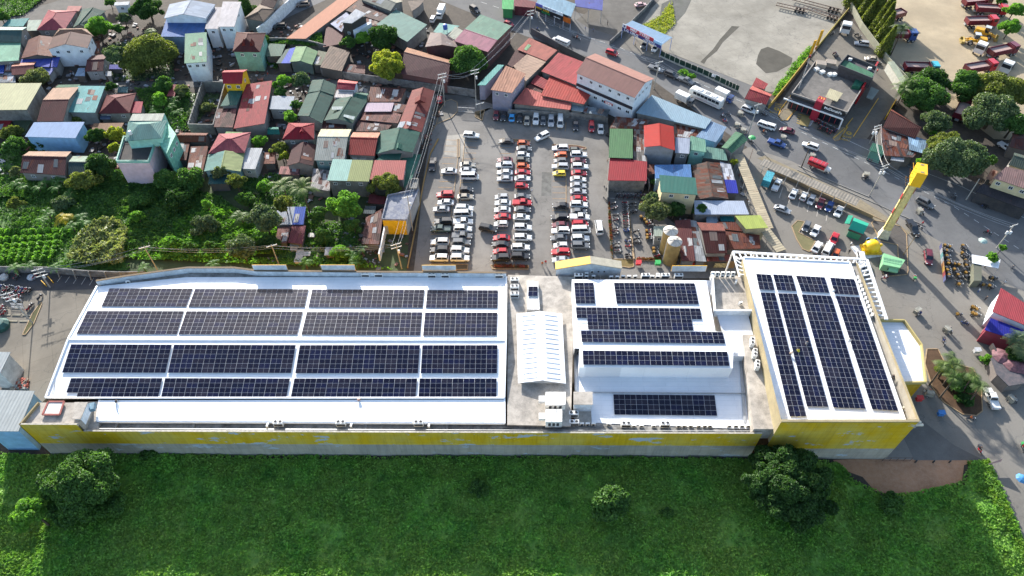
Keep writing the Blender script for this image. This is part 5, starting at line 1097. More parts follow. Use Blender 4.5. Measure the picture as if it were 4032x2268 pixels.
def skylight(lbl,o,Q,z,col):
    m=MB();m.slab([GS(o,x,y,z) for x,y in Q],.03);m.build('skylight',sheet(col),find(lbl))
skylight('dark green long gabled roof, right one of the pair, with white sheets in it','A1',[(788,1112),(915,1112),(935,1080),(795,1080)],5.05,c(205,218,215))
skylight('dark green long gabled roof, right one of the pair, with white sheets in it','A1',[(905,1180),(1010,1215),(1025,1182),(915,1160)],4.95,c(200,215,215))
skylight('long brick-red gabled house with white sheets next to the parking lot corner','A1',[(1445,1305),(1510,1290),(1540,1230),(1480,1235)],5.6,c(220,225,232))
skylight('long brick-red gabled house with white sheets next to the parking lot corner','A1',[(1545,1260),(1585,1275),(1595,1240),(1550,1230)],6.2,c(215,225,235))
skylight('salmon roof with a green skylight near the road','A2',[(162,500),(190,512),(236,460),(205,445)],5.08,c(165,210,160))
ob=find('white three-storey building with pink gabled roof and a black band');P=[GS('A2',x,y,9.6) for x,y in [(690,737),(1286,992),(1482,797),(884,541)]]
W_=inset([p.xy for p in P],.35);dd=(W_[1]-W_[0]).normalized();nn=Vector((dd.y,-dd.x))
def onwall(z,w,h,t0,t1,mat,name,out=.06):
    a=W_[0].lerp(W_[1],t0)+nn*out;b=W_[0].lerp(W_[1],t1)+nn*out;m=MB();m.beam((a.x,a.y,z),(b.x,b.y,z),w,h);return m.build(name,mat,ob)
onwall(5.6,.3,.9,.0,1.0,plain((.02,.02,.03,1),.6),'black_band',.12)
for k in range(7): window_on(ob,W_[0],W_[1],3.7,1.2,.9,(k+.5)/7)
def text(s,size,loc,rot,mat,parent=None,name='lettering',ext=.03,align='CENTER',xs=1.,local=None):
    cu=bpy.data.curves.new(name,'FONT');cu.body=s;cu.size=size;cu.align_x=align;cu.align_y='CENTER';cu.extrude=ext;cu.offset=size*.018
    o_=bpy.data.objects.new(name,cu);COL.objects.link(o_);bpy.context.view_layer.update()
    me=bpy.data.meshes.new_from_object(o_);bpy.data.objects.remove(o_);me.materials.clear();me.materials.append(mat)
    M=Matrix.Translation(Vector(loc)) @ (rot.to_4x4() if hasattr(rot,'to_4x4') else Matrix.Identity(4)) @ Matrix.Diagonal((xs,1,1,1));me.transform(M)
    if parent is not None:
        p=Vector(parent.location);me.transform(Matrix.Translation(-p))
    ob_=bpy.data.objects.new(name,me);COL.objects.link(ob_);ob_.parent=parent;return ob_
def facing(d,up=Vector((0,0,1))):
    """rotation whose text x axis runs along d and whose y axis is up"""
    x=Vector(d).normalized();z_=x.cross(Vector(up)).normalized();y=z_.cross(x);return Matrix((x,y,z_)).transposed()
WP=plain((.8,.8,.8,1),.5,0,0,name='white_letter');REDL=plain((.55,.03,.03,1),.5,0,0,name='red_letter');BLKL=plain((.02,.02,.02,1),.5,0,0,name='black_letter')
sb=onwall(3.9,.12,1.3,.55,.66,plain((.75,.75,.75,1),.5),'sign',.35)
pw=W_[0].lerp(W_[1],.605)+nn*.43;text('CCTV',1.15,(pw.x,pw.y,4.05),facing((dd.x,dd.y,0)),REDL,ob)
def wall(name,o,pts,h,th,mat,label,cat='wall',zb=0.,cap=None,at=0.):
    """free-standing wall whose foot follows the measured points"""
    P=[GS(o,x,y,at) for x,y in pts];cen=P[len(P)//2];root=thing(name,label,cat,(cen.x,cen.y,0));m=MB()
    for a,b in zip(P,P[1:]): m.beam((a.x,a.y,zb+h/2),(b.x,b.y,zb+h/2),th,h)
    m.build('wall_face',mat,root)
    if cap:
        m=MB()
        for a,b in zip(P,P[1:]): m.beam((a.x,a.y,zb+h+.04),(b.x,b.y,zb+h+.04),th+.1,.08)
        m.build('coping',cap,root)
    return root
def kerb(o,pts,label,w=.18,h=.14,mat=None,close=False,name='kerb',cat='kerb'):
    P=[GS(o,x,y,0) for x,y in pts]
    if close: P.append(P[0])
    m=MB()
    for a,b in zip(P,P[1:]):
        d=(b-a).normalized()*w*.3;m.beam((a.x-d.x,a.y-d.y,h/2+.03),(b.x+d.x,b.y+d.y,h/2+.03),w,h)
    o_=m.build(name,mat or YLINE);tag(o_,label,cat);return o_
DIRTW=worn((.24,.23,.22,1),(.03,.03,.03,1),.9,.7,'blackened_wall',big=.3)
wall('alley_wall','A1',[(690,765),(1000,810),(1440,870),(1990,945),(2250,985)],2.6,.25,DIRTW,'long blackened grey wall along the alley below the brown warehouse')
wall('compound_wall','A1',[(60,400),(150,335),(300,185),(440,55),(560,-40)],4.2,.3,plain((.6,.62,.64,1),.7,0,.2),'tall white buttressed wall beside the gravel court')
wall('creeper_wall','A1',[(110,470),(330,470),(520,480),(745,540)],3.2,.3,DIRTW,'dark creeper-covered wall below the orange tiled roof')
wall('yard_wall','B0',[(-60,1345),(500,1350),(900,1385),(1250,1400),(1500,1395)],2.2,.25,DIRTW,'grimy yard wall with buttress posts behind the service yard')
wall('lot_wall','A2',[(0,1175),(300,1190),(640,1205),(1010,1255)],2.4,.25,DIRTW,'stained block wall behind the upper row of parked cars')
wall('boundary_wall','B1',[(1560,1305),(1640,900),(1720,450),(1790,150),(1870,0)],.5,.25,worn(c(215,175,110,.5),amt=.4),'low tan boundary wall along the left side of the parking lot')
wall('boundary_wall','A1',[(1700,1430),(1790,1200),(1850,1000)],1.6,.25,DIRTW,'dark wall at the top left corner of the parking lot')
wall('boundary_wall','B2',[(1005,640),(1015,300),(1030,150),(1040,0)],2.0,.22,BLOCK,'grey wall along the right side of the parking lot')
wall('lot_wall','B2',[(1015,445),(1200,447),(1415,450),(1425,530)],2.2,.22,DIRTW,'wall behind the upper end of the motorcycle lot')
wall('boundary_wall','B2',[(1730,1285),(2000,1292),(2290,1300)],2.4,.25,worn(c(200,160,110,.5),amt=.6),'tan wall with two small posters above the middle hall')
m=MB();a,b=GS('B2',1770,1262,2.),GS('B2',1880,1265,2.)
pst=[x for x in COL.objects if x.get('label')=='tan wall with two small posters above the middle hall'][0]
m=MB();a,b=GS('B2',1768,1262,1.4),GS('B2',1888,1264,1.4);m.beam((a.x,a.y-.3,1.5),(b.x,b.y-.3,1.5),.06,1.5);m.build('poster',plain(c(215,50,50,.7),.6),pst)
m=MB();a,b=GS('B2',2090,1268,1.4),GS('B2',2210,1270,1.4);m.beam((a.x,a.y-.3,1.5),(b.x,b.y-.3,1.5),.06,1.5);m.build('poster',plain(c(225,205,150,.7),.6,0,.5,3),pst)
def longroof(name,o,A,B,w,z,label,cat,mat,posts=6,px=.0):
    a,b=GS(o,*A,z),GS(o,*B,z);d=(b-a).normalized();n=Vector((-d.y,d.x,0));root=thing(name,label,cat,tuple((a+b)/2-Vector((0,0,z))));m=MB()
    L_=(b-a).length;m.slab([a-n*w/2,b-n*w/2,b+n*w/2+Vector((0,0,.25)),a+n*w/2+Vector((0,0,.25))],.1,0,[(0,0),(L_,0),(L_,w),(0,w)]);m.build('roof',mat,root)
    m=MB()
    for k in range(posts): p=a.lerp(b,(k+.3)/posts);m.box((p.x-n.x*w*.35,p.y-n.y*w*.35,z/2-.1),(.14,.14,z-.2));m.beam((p.x-n.x*w*.35,p.y-n.y*w*.35,z-.2),(p.x+n.x*w*.4,p.y+n.y*w*.4,z-.1),.1,.12)
    m.build('frame',METAL,root);return root
longroof('covered_walk','B3',(0,225),(975,640),2.8,3.0,'long pale corrugated walkway roof between the road and the small car park','covered walk',sheet(c(200,190,175),pitch=.8),8)
wall('boundary_wall','B3',[(60,300),(500,520),(900,700),(1120,800)],1.1,.25,worn(c(215,190,150,.5),amt=.4),'low beige wall beneath the long walkway roof')
longroof('wall_canopy','B2',(2335,150),(2640,905),2.6,3.2,'long beige roof strip running down beside the rusty shacks','wall canopy',sheet(c(220,205,175),pitch=.8),9)
longroof('wall_canopy','B3',(20,900),(195,1130),2.6,3.2,'lower end of the beige roof strip beside the small car park','wall canopy',sheet(c(220,208,180),pitch=.8),3)
fn=thing('site_fence','dark green sheet fence with pale posts along the concrete lot','fence',tuple(GS('A2',1950,720,0)))
fp=[(1545,545),(1740,635),(1980,735),(2210,845),(2340,905)];P=[GS('A2',x,y,.9) for x,y in fp];m=MB()
for a,b in zip(P,P[1:]): m.beam((a.x,a.y,1.1),(b.x,b.y,1.1),.06,1.9)
m.build('fence_sheet',plain(c(30,75,60,.5),.6,0,.3,.7),fn);m=MB()
for a,b in zip(P,P[1:]):
    for k in range(4): p=a.lerp(b,k/4);m.box((p.x-.06,p.y-.08,1.1),(.16,.16,2.2))
for a,b in zip(P,P[1:]): m.beam((a.x,a.y-.3,.2),(b.x,b.y-.3,.2),.3,.4)
m.build('post',plain((.4,.38,.33,1),.8),fn)
a=GS('A2',2100,770,1.6);m=MB();m.box((a.x,a.y-.15,1.7),(2.2,.06,1.0),-.42);m.build('notice_board',plain((.7,.7,.7,1),.6),fn)
wall('boundary_wall','A2',[(1030,455),(1200,300),(1400,100),(1480,0)],1.6,.25,DIRTW,'dark wall between the side yard and the concrete lot')
wall('boundary_wall','A3',[(60,1110),(250,880),(450,625)],1.6,.3,worn(c(235,200,100,.5),amt=.3),'pale yellow wall at the left side of the restaurant, lower stretch')
wall('boundary_wall','A3',[(545,510),(700,320),(870,115)],1.4,.25,worn(c(225,205,120,.5),amt=.3),'thin yellow-green wall between the lot and the restaurant drive, upper stretch')
wall('boundary_wall','A3',[(890,90),(1000,300),(1120,460),(1290,680),(1460,860)],2.4,.3,worn(c(205,205,180,.5),amt=.4),'pale green-grey wall at the foot of the conifer row')
wall('boundary_wall','A3',[(1245,1215),(1310,1100),(1345,1045)],1.6,.25,YELP,'yellow end wall of the restaurant drive')
wall('hoarding','A2',[(230,345),(500,495)],2.4,.2,worn((.12,.13,.14,1),(.2,.06,.05,1),.5,1.,'dark_hoarding_sheet'),'dark sheet hoarding between the salmon roof and the road')
wall('hoarding','A2',[(512,500),(780,640)],2.2,.2,sheet(c(130,130,130),.2,pitch=.6),'slatted grey hoarding above the big red roof')
hut('A3',[(1420,850),(1470,820),(1340,620),(1275,625)],0,3.2,'lean_shed','narrow pale green-white shed roof along the sandy yard','shed',sheet(c(205,215,190)),plain((.4,.4,.35,1),.8))
hut('A3',[(1060,985),(1120,1010),(1190,915),(1110,880)],2.8,3.1,'drive_canopy','flat grey-white canopy on the right side of the restaurant','canopy',worn(c(190,200,190,.5),amt=.4),METAL)
gt=thing('sliding_gate','grey steel sliding gate at the top of the parking lot','gate',tuple(GS('A1',2155,1130,0)))
a,b=GS('A1',2070,1135,0),GS('A1',2240,1145,0);m=MB()
for z in (.15,1.7): m.beam((a.x,a.y,z),(b.x,b.y,z),.08,.08)
for k in range(28): p=a.lerp(b,k/27);m.beam((p.x,p.y,.15),(p.x,p.y,1.7),.05,.05)
m.build('gate_leaf',METAL,gt)
CURB=plain(c(212,180,138,.45),.8,0,.2,2.,name='tan_kerb');PLANT=worn(c(150,130,95,.4),amt=.6,name='island_soil')
def island(o,pts,label,fill=None,plants=0):
    P=[GS(o,x,y,0) for x,y in pts];cen=sum(P,Vector((0,0,0)))/len(P);root=thing('kerb_island',label,'traffic island',tuple(cen));m=MB()
    for a,b in zip(P,P[1:]+P[:1]): m.beam((a.x,a.y,.1),(b.x,b.y,.1),.2,.2)
    m.build('kerb',CURB,root);m=MB();m.poly([(p.x,p.y,.13) for p in P]);m.build('bed',fill or PLANT,root)
    return root
island('B1',[(1790,1262),(2170,1268),(2165,1318),(2040,1320),(1790,1300)],'planted island at the foot of the left double row of cars')
island('B1',[(2400,1275),(2630,1278),(2785,1275),(2785,1315),(2420,1312)],'flower-edged island at the foot of the middle double row of cars')
island('B2',[(450,50),(700,62),(790,80),(790,100),(640,90),(460,80)],'long kerbed island at the head of the right double row of cars',worn(c(160,105,85,.4),amt=.4,name='brick_bed'))
island('B2',[(-80,-2),(60,-2),(230,10),(225,38),(90,20),(-80,20)],'kerbed island at the head of the middle double row of cars')
island('B1',[(2062,0),(2085,0),(2085,180),(2062,180)],'narrow kerbed strip at the head of the left double row',worn(c(190,170,150,.4),amt=.4,name='strip_concrete'))
island('B2',[(1055,1215),(1275,1215),(1275,1290),(1230,1300),(1090,1280)],'dry grass island at the foot of the motorcycle lot',worn(c(175,150,85,.42),amt=.5,sc=1.5,name='dry_grass_bed'))
island('B2',[(1300,1205),(1555,1205),(1555,1232),(1300,1232)],'long brick planter at the foot of the right motorcycle lane',worn(c(170,80,55,.45),amt=.4,name='brick_planter'))
island('B3',[(300,880),(360,822),(430,835),(370,945),(540,1030),(480,1140),(410,1110),(350,1010)],'curved dry grass island in the small car park',worn((.17,.15,.075,1),(.09,.10,.04,1),.6,1.5,'dry_lawn'))
island('D3',[(1590,-450),(1700,-450),(1760,-330),(2060,-250),(2140,-60),(2150,180),(2090,225),(1950,210),(1760,90),(1650,-50),(1570,-300)],'large kerbed island with bent palms near the right building corner',worn(c(135,105,80,.4),c(80,62,45,.4),.7,.6,'island_earth'))
island('B3',[(1110,850),(1130,820),(1250,840),(1400,880),(1465,960),(1480,1330),(1470,1370),(1250,1390),(1210,1330),(1300,1330),(1390,1340),(1375,1070),(1200,1030)],'kerbed plaza island round the foot of the yellow tower sign',worn(c(130,124,118,.42),amt=.5,name='dark_paving',tile=1.2))
island('A1',[(1945,1030),(2000,1012),(2060,1040),(2068,1130),(2000,1200),(1850,1260),(1880,1130)],'rounded kerbed island left of the parking gate',worn(c(165,160,150,.42),amt=.5,name='pale_cement'))
island('A1',[(2240,1140),(2400,1100),(2340,1115),(2315,1225),(2245,1190)],'little kerbed corner right of the parking gate')
island('A3',[(165,1180),(215,1110),(335,1120),(260,1225),(195,1222)],'yellow-edged kerb nose left of the restaurant',worn(c(195,180,150,.42),amt=.4,name='kerb_paving'))
island('A3',[(720,1400),(780,1300),(850,1300),(790,1420),(740,1430)],'yellow-edged kerb nose in front of the restaurant drive',worn(c(195,180,150,.42),amt=.4,name='kerb_paving2'))
kerb('B2',[(1215,635),(1240,900),(1275,1210)],'long tan kerb dividing the two lanes of the motorcycle lot',.45,.3,CURB)
kerb('B2',[(1035,600),(1380,608)],'grey kerb across the top of the motorcycle lot',.35,.25,CONC)
kerb('B2',[(590,385),(590,640),(600,760)],'kerb line between the two columns of the right double row, upper part',.2,.14,CURB)
kerb('B1',[(2070,175),(2035,480),(2000,760),(1970,1250)],'kerb line of the left double row, left side',.18,.14,CURB)
kerb('B1',[(2140,0),(2110,300),(2075,640)],'kerb line of the left double row, right side',.18,.14,CURB)
kerb('B3',[(370,265),(640,400),(1080,580)],'raised dark kerb between the road and the walkway',.25,.16,CONC)
kerb('B3',[(930,690),(1250,830)],'thin yellow kerb along the plaza edge',.15,.14,CURB)
kerb('s',[(3140,670),(3420,790),(3640,890)],'straight kerb at the near edge of the main road',.2,.14,CONC)
kerb('A1',[(1850,1265),(1740,1430)],'curved yellow kerb at the left of the parking entrance',.2,.14,CURB)
def paint(name,segs,mat,z=.04,w=.13):
    m=MB()
    for (o,x0,y0,x1,y1) in segs:
        a,b=GS(o,x0,y0),GS(o,x1,y1);d=(b-a).normalized();n=Vector((-d.y,d.x,0))*w/2;q=[a-n,b-n,b+n,a+n]
        m.poly([(p.x,p.y,z) for p in q])
    o_=m.build(name,mat);o_['kind']='structure';return o_
segs=[]
for i in range(18):
    y=3+60*i;segs.append(('B1',1945-i*9.5,y,2062-i*7.0,y+3));segs.append(('B1',2140-i*7,y+12,2265-i*6,y+14))
for i in range(20):
    y=20+60*i;segs.append(('B2',-80-i*3.5,y,40-i*3,y+2));segs.append(('B2',90-i*2.5,y,215-i*1,y+2));segs.append(('B2',460-i,y+40,590,y+41));segs.append(('B2',650,y+60,780+i*1.5,y+61))
for i in range(8): segs.append(('A2',80+85*i,1165+12*i,70+85*i,1260+12*i))
paint('parking_bay_lines',segs,YLINE)
segs=[]
for i in range(9): segs.append(('B0',625+82*i,1385+4*i,580+82*i,1445+8*i))
for i in range(7): segs.append(('B3',80+95*i,545+47*i,120+92*i,440+43*i))
paint('parking_bay_lines',segs,plain((.42,.38,.33,1),.8,0,.2))
rd=[]
def lane(pts,dash=None):
    P=[S('d',*p) for p in pts]
    for (a,b) in zip(P,P[1:]):
        L_=math.hypot(b[0]-a[0],b[1]-a[1]);n=int(L_/42) if dash else 1
        for k in range(n):
            t0,t1=k/n,(k+(.5 if dash else 1))/n
            rd.append(('s',a[0]+(b[0]-a[0])*t0,a[1]+(b[1]-a[1])*t0,a[0]+(b[0]-a[0])*t1,a[1]+(b[1]-a[1])*t1))
lane([(1180,-5),(1330,45),(1560,120),(1690,180),(1880,262),(1990,320),(2200,420),(2400,520),(2600,650)],True)
lane([(2000,290),(2200,385),(2420,470),(2600,560)])
paint('road_lines',rd,WLINE,.04,.14)
segs=[('A3',430+14*k,1300-6*k,470+14*k,1240-6*k+0) for k in range(5)]
paint('zebra_lines',segs,WLINE,.07,.35)
segs=[('A3',350+i*4,1245-i*22,470+i*4,1285-i*22) for i in range(5)]+[('A3',390,1160,500,1190)]
paint('yellow_step_lines',segs,plain(c(215,180,80,.5),.8),.07,.3)
paint('yellow_kerb_lines',[('A3',165,1180,190,1110),('A3',190,1110,300,960),('A3',165,1180,200,1225),('A3',200,1225,250,1222),('A3',250,1222,335,1125),('A3',860,1290,720,1410),('A3',785,1420,870,1290),('A3',1180,1000,925,1390),('A3',850,1290,920,1200),('A3',60,1110,300,800),('A3',300,800,440,620)],YELP,.2,.22)
def floortext(s,o,x,y,size,ang,mat,name='road_lettering',xs=1.):
    p=GS(o,x,y,.075);t=text(s,size,(p.x,p.y,.075),Matrix.Rotation(ang,3,'Z'),mat,None,name,.004,xs=xs);t['kind']='structure';return t
YT=plain(c(215,175,70,.55),.8,0,.2)
floortext('DRIVE','A3',185,1062,1.1,-.35,YT);
floortext('THRU','A3',175,1080,1.1,-.3,YT);floortext('EXIT','A3',120,1140,1.2,-.3,YT)
floortext('DRIVE','A3',850,1388,1.2,-.3,YT);floortext('THRU','A3',838,1418,1.2,-.3,YT)
for (x,y) in ((150,1105),(883,1350)):
    p=GS('A3',x,y,.07);m=MB();m.lathe([(.85,.062),(.85,.066)],(p.x,p.y,0),20);o_=m.build('painted_disc',YT);o_['kind']='structure'
    m=MB();q=[(-.12,-.5),(.12,-.5),(.12,.1),(.38,.1),(0,.6),(-.38,.1),(-.12,.1)];m.poly([(p.x+a,p.y+b,.075) for a,b in q]);o_=m.build('painted_arrow',worn(c(150,150,145,.4)));o_['kind']='structure'
rs=thing('restaurant','dark fast-food restaurant with red sign slab, golden arches and green upper roof','restaurant',tuple(GS('A3',650,900,0)))
def RQd(pts,z): return [GS('A3',x,y,z) for x,y in pts]
base=RQd([(300,955),(860,1150),(1075,800),(545,625)],5.);m=MB();m.prism([p.xy for p in base],4.6,4.75);m.build('roof_deck',worn(c(168,162,155,.45),(.05,.05,.05,1),.6,.5,'stained_deck_grey',big=.15),rs)
bw=inset([p.xy for p in base],.1);m=MB();m.prism(bw,0,4.58);m.build('wall',worn((.06,.055,.06,1),amt=.2,name='dark_cladding'),rs)
m=MB()
for i in range(4): m.beam(base[i]+Vector((0,0,.15)),base[(i+1)%4]+Vector((0,0,.15)),.25,.8)
m.build('parapet',worn((.35,.32,.29,1),amt=.5,name='parapet_grey'),rs)
a,b=base[0],base[1];d=(b-a).normalized();n=Vector((d.y,-d.x,0))
m=MB();dn=Vector((0,0,-1.25));m.beam(a-d*1.5+n*1.5+dn,b-d*.2+n*1.5+dn,.3,.4);m.beam(b-d*.2+n*1.5+dn,b-d*.2+n*1.5-Vector((0,0,4.9)),.3,.3);m.build('white_portal',plain((.75,.75,.75,1),.5),rs)
m=MB();m.slab([a+n*.2-d*.5+Vector((0,0,-.7)),b+n*.2+Vector((0,0,-.7)),b+n*1.3+Vector((0,0,-.75)),a+n*1.3-d*.5+Vector((0,0,-.75))],.15);m.build('front_canopy',plain((.06,.06,.065,1),.6),rs)
def onfront(t0,t1,z0,z1,out,mat,name): m=MB();p,q=a.lerp(b,t0)+n*out,a.lerp(b,t1)+n*out;m.beam((p.x,p.y,(z0+z1)/2),(q.x,q.y,(z0+z1)/2),.1,z1-z0);return m.build(name,mat,rs)
onfront(.05,.95,.5,3.,.08,GLASS,'shopfront')
for k in range(9): onfront(.07+.1*k,.078+.1*k,.5,3.,.16,plain((.4,.03,.04,1),.5),'mullion')
onfront(.0,.99,4.1,5.2,.5,plain((.03,.03,.032,1),.5),'fascia');onfront(.58,.97,4.1,5.75,.75,plain((.02,.02,.022,1),.5),'name_board')
pm_=a.lerp(b,.775)+n*.85;text("McDonald's",1.1,(pm_.x,pm_.y,4.95),facing((d.x,d.y,0)),WP,rs)
RD=plain(c(175,35,60,.7),.55,0,.08,name='red_slab_paint')
rdm=MB();s0,s1=a.lerp(b,.45)+n*1.45,a.lerp(b,.58)+n*1.45
rdm.beam((s0.x,s0.y,3.3),(s1.x,s1.y,3.3),.3,6.6);
bk=n*-2.6;rdm.slab([s0+Vector((0,0,1.65)),s1+Vector((0,0,1.65)),s1+bk+Vector((0,0,1.8)),s0+bk+Vector((0,0,1.8))],.25);rdm.build('red_slab',RD,rs)
ar=MB();mc=(s0+s1)/2+n*-1.7;GOLD=plain(c(250,180,20,.8),.5,0,0,name='golden_arch')
for sgn in (-1,1):
    pts=[]
    for k in range(9):
        t=math.pi*k/8;u=sgn*.38+.38*math.cos(t)*1.;v=1.3*math.sin(t)-.6
        q=mc+d*u-n*v*.8;pts.append((q.x,q.y,6.75))
    ar.tube(pts,.09,5)
ar.build('golden_arches',GOLD,rs)
ub=RQd([(720,800),(1010,870),(1160,700),(855,560)],8.0)
ub=[GS('A3',x,y,8.) for x,y in [(778,668),(1120,805),(1162,688),(865,565)]]
m=MB();m.prism(inset([p.xy for p in ub],.1),4.7,7.6);m.build('upper_wall',plain((.045,.04,.045,1),.8,0,.25),rs)
m=MB();
for i in range(4): m.beam(ub[i]+Vector((0,0,.0)),ub[(i+1)%4]+Vector((0,0,.0)),.2,.9)
m.build('upper_parapet',plain((.05,.05,.055,1),.7),rs)
m=MB();m.slab([p+Vector((0,0,-.25)) for p in [GS('A3',x,y,8.) for x,y in [(783,672),(1112,790),(1145,740),(845,600)]]],.1);m.build('green_roof',sheet(c(96,152,120)),rs)
m=MB();q=[GS('A3',x,y,6.) for x,y in [(918,865),(1000,880),(1060,790),(985,745)]];m.prism([p.xy for p in q],4.7,6.0);m.build('green_annex_roof',sheet(c(60,130,105)),rs)
m=MB();q=[GS('A3',x,y,7.0) for x,y in [(1010,870),(1120,800),(1135,830),(1000,905)]]
p0,p1=GS('A3',945,1060,0),GS('A3',1100,800,0);p0.z=p1.z=3.2;m.beam(p0,p1,.5,6.2);m.build('red_side_wall',plain(c(170,25,35,.75),.6),rs)
m=MB();q=[GS('A3',x,y,5.9) for x,y in [(642,985),(762,1030),(822,945),(690,895)]];m.slab(q,.12);m.build('cream_roof_panel',sheet(c(232,222,185),pitch=.6),rs)
for i,(x,y) in enumerate([(555,705),(610,735),(690,760),(730,760)]): q=GS('A3',x,y,5.);m=MB();m.box((q.x,q.y,5.1),(1.4,1.2,.9),.4);m.build('exhaust_unit',ACW,rs)
for i,(x,y) in enumerate([(600,650),(700,640)]): q=GS('A3',x,y,5.6);m=MB();m.box((q.x,q.y,5.4),(3.,2.4,1.6),-.3);m.build('plant_screen',worn((.3,.26,.22,1),amt=.4,name='screen'),rs)
for x,y in ((900,592),(1098,683)): q=GS('A3',x,y,8.3);m=MB();m.box((q.x,q.y,7.9),(1.0,.6,.8),-.3);m.build('condenser',ACW,rs)
mt=thing('antenna_mast','grey lattice mast rising from the restaurant roof edge','mast',tuple(GS('A3',370,910,4.8)));m=MB();a_=GS('A3',370,910,4.8);top_=atY(*S('A3',490,590),a_.y);
m.tube([a_,(a_.x,a_.y,top_.z)],.16,6,0,.08)
for k in range(8): z_=5.5+k*(top_.z-5.5)/8;m.beam((a_.x-.25,a_.y,z_),(a_.x+.25,a_.y,z_),.06,.06)
m.build('pole',METAL,mt)
for i,(x,y,h_) in enumerate([(480,560,6.),(545,470,6.5)]):
    p=GS('A3',x,y+30,0);r=thing('pylon_board','tall yellow pylon board beside the weeds, %s of two' % ('near','far')[i],'sign',tuple(p));m=MB();m.box((p.x,p.y,h_/2+1),(1.0,.35,h_-1),.5);m.build('board',YELP,r);m=MB();m.box((p.x,p.y,.5),(.5,.3,1.0),.5);m.build('base',plain(c(170,30,40,.7),.6),r)
ty=thing('tyre_shop_canopy','light blue canopy roof with long red and blue tyre shop signboard','canopy',tuple(GS('A2',1400,350,0)))
q=[GS('A2',x,y,4.6) for x,y in [(1165,262),(1560,455),(1665,378),(1262,208)]];m=MB();m.slab(q,.12,0,[(0,0),(18,0),(18,6),(0,6)]);m.build('roof',sheet(c(165,200,232),pitch=.6,patch=.04),ty)
a,b=q[0],q[1];a.z=b.z=4.2;d=(b-a).normalized();n=Vector((d.y,-d.x,0));m=MB()
def strip(z0,z1,t0,t1,mat,name,out=.12): p,r_=a.lerp(b,t0)+n*out,a.lerp(b,t1)+n*out;m=MB();m.beam((p.x,p.y,(z0+z1)/2),(r_.x,r_.y,(z0+z1)/2),.1,z1-z0);return m.build(name,mat,ty)
NAVY=plain((.03,.035,.16,1),.5,0,.05,name='navy_board');strip(3.2,4.3,0,1.,NAVY,'navy_board')
strip(4.3,5.5,.0,.10,plain((.65,.65,.68,1),.5),'emblem_panel');strip(4.3,5.5,.10,.8,plain((.45,.03,.05,1),.5),'red_board');strip(4.3,5.2,.8,1.,plain((.3,.5,.7,1),.5),'blue_board')
def tl(s,t,z,sz,mat=WP,out=.2,xs=1.): p=a.lerp(b,t)+n*out;text(s,sz,(p.x,p.y,z),facing((d.x,d.y,0)),mat,ty,xs=xs)
tl('MRF  TYRES',.45,4.9,1.25,xs=1.25);tl('L.G. CRUZ',.24,3.75,1.2,xs=1.1);tl('TIRE SUPPLY',.72,3.95,.62,xs=1.2);tl('STEER TIRES, MAGS, ACCESSORIES',.72,3.45,.36)
p=a.lerp(b,.05)+n*.2;m=MB();m.lathe([(.38,0),(.38,.06),(.22,.06),(.22,0)],(0,0,0),16,0,'y');o_=m.build('emblem',NAVY,ty,local=True);o_.data.transform(Matrix.Translation(Vector((p.x,p.y,4.9))-Vector(ty.location)) @ Matrix.Rotation(math.atan2(d.y,d.x),4,'Z'))
m=MB()
for t in (0,.33,.66,1): p=q[0].lerp(q[1],t);m.box((p.x,p.y,2.1),(.18,.18,4.2));p=q[3].lerp(q[2],t);m.box((p.x,p.y,2.2),(.18,.18,4.4))
m.build('post',plain((.25,.3,.5,1),.6),ty)
sh=thing('tyre_store','tyre store with black, yellow and green signboard and blue fascia near the top edge','shop',tuple(GS('A2',450,150,0)))
q=[GS('A2',x,y,5.2) for x,y in [(285,30),(640,170),(690,40),(350,-80)]];m=MB();m.slab(q,.15);m.build('roof',sheet(c(150,190,215)),sh);m=MB();m.prism(inset([p.xy for p in q],1.2),0,5.0);m.build('wall',plain((.10,.10,.11,1),.8),sh)
a,b=q[0],q[1];d=(b-a).normalized();n=Vector((d.y,-d.x,0));ty_=ty;ty=sh
strip(4.3,5.4,0,.2,plain((.1,.1,.4,1),.5),'fascia');strip(4.3,5.4,.2,.78,plain((.6,.65,.7,1),.5),'fascia');strip(2.4,4.3,0,.78,plain((.015,.015,.02,1),.5),'signboard');strip(2.6,4.4,.8,1.,plain(c(230,120,40,.6),.5),'side_sign')
tl('WEST LAKE',.2,3.85,.95,plain(c(240,190,30,.8),.5),xs=1.15);tl('ROTA',.3,2.95,.95,plain(c(30,160,90,.8),.5),xs=1.4);tl('TIRES, WHEELS',.62,3.0,.42);tl('MRF  L.G. CRUZ',.42,4.85,.7,NAVY)
m=MB()
for t in (.05,.3,.55,.8,1): p=a.lerp(b,t)+n*.1;m.box((p.x,p.y,1.3),(.25,.25,2.6))
m.build('post',plain((.35,.35,.4,1),.6),sh)
hut('A2',[(680,62),(958,105),(965,-10),(682,-60)],4.6,4.75,'shelter','violet-blue tiled shelter roof on thin posts at the top edge','shelter',sheet(c(92,105,190),pitch=.35),METAL)
r=[x for x in COL.objects if x.get('label')=='violet-blue tiled shelter roof on thin posts at the top edge'][0];m=MB()
for x,y in [(685,75),(820,95),(950,110),(960,10),(690,-40)]: p=GS('A2',x,y,4.6);m.box((p.x,p.y,2.3),(.15,.15,4.6))
m.build('post',METAL,r)
for i,(Q,col,lab) in enumerate([([(60,60),(265,80),(290,20),(60,-30)],c(140,65,75),'maroon-fronted little shop at the top edge left of the tyre store'),([(-60,90),(55,95),(60,-20),(-60,-30)],c(90,200,120),'green-painted stall front at the very top edge of the road')]):
    house('A2',Q,3.6,'shed',col,col,'shop',lab,'shop',nw=0)
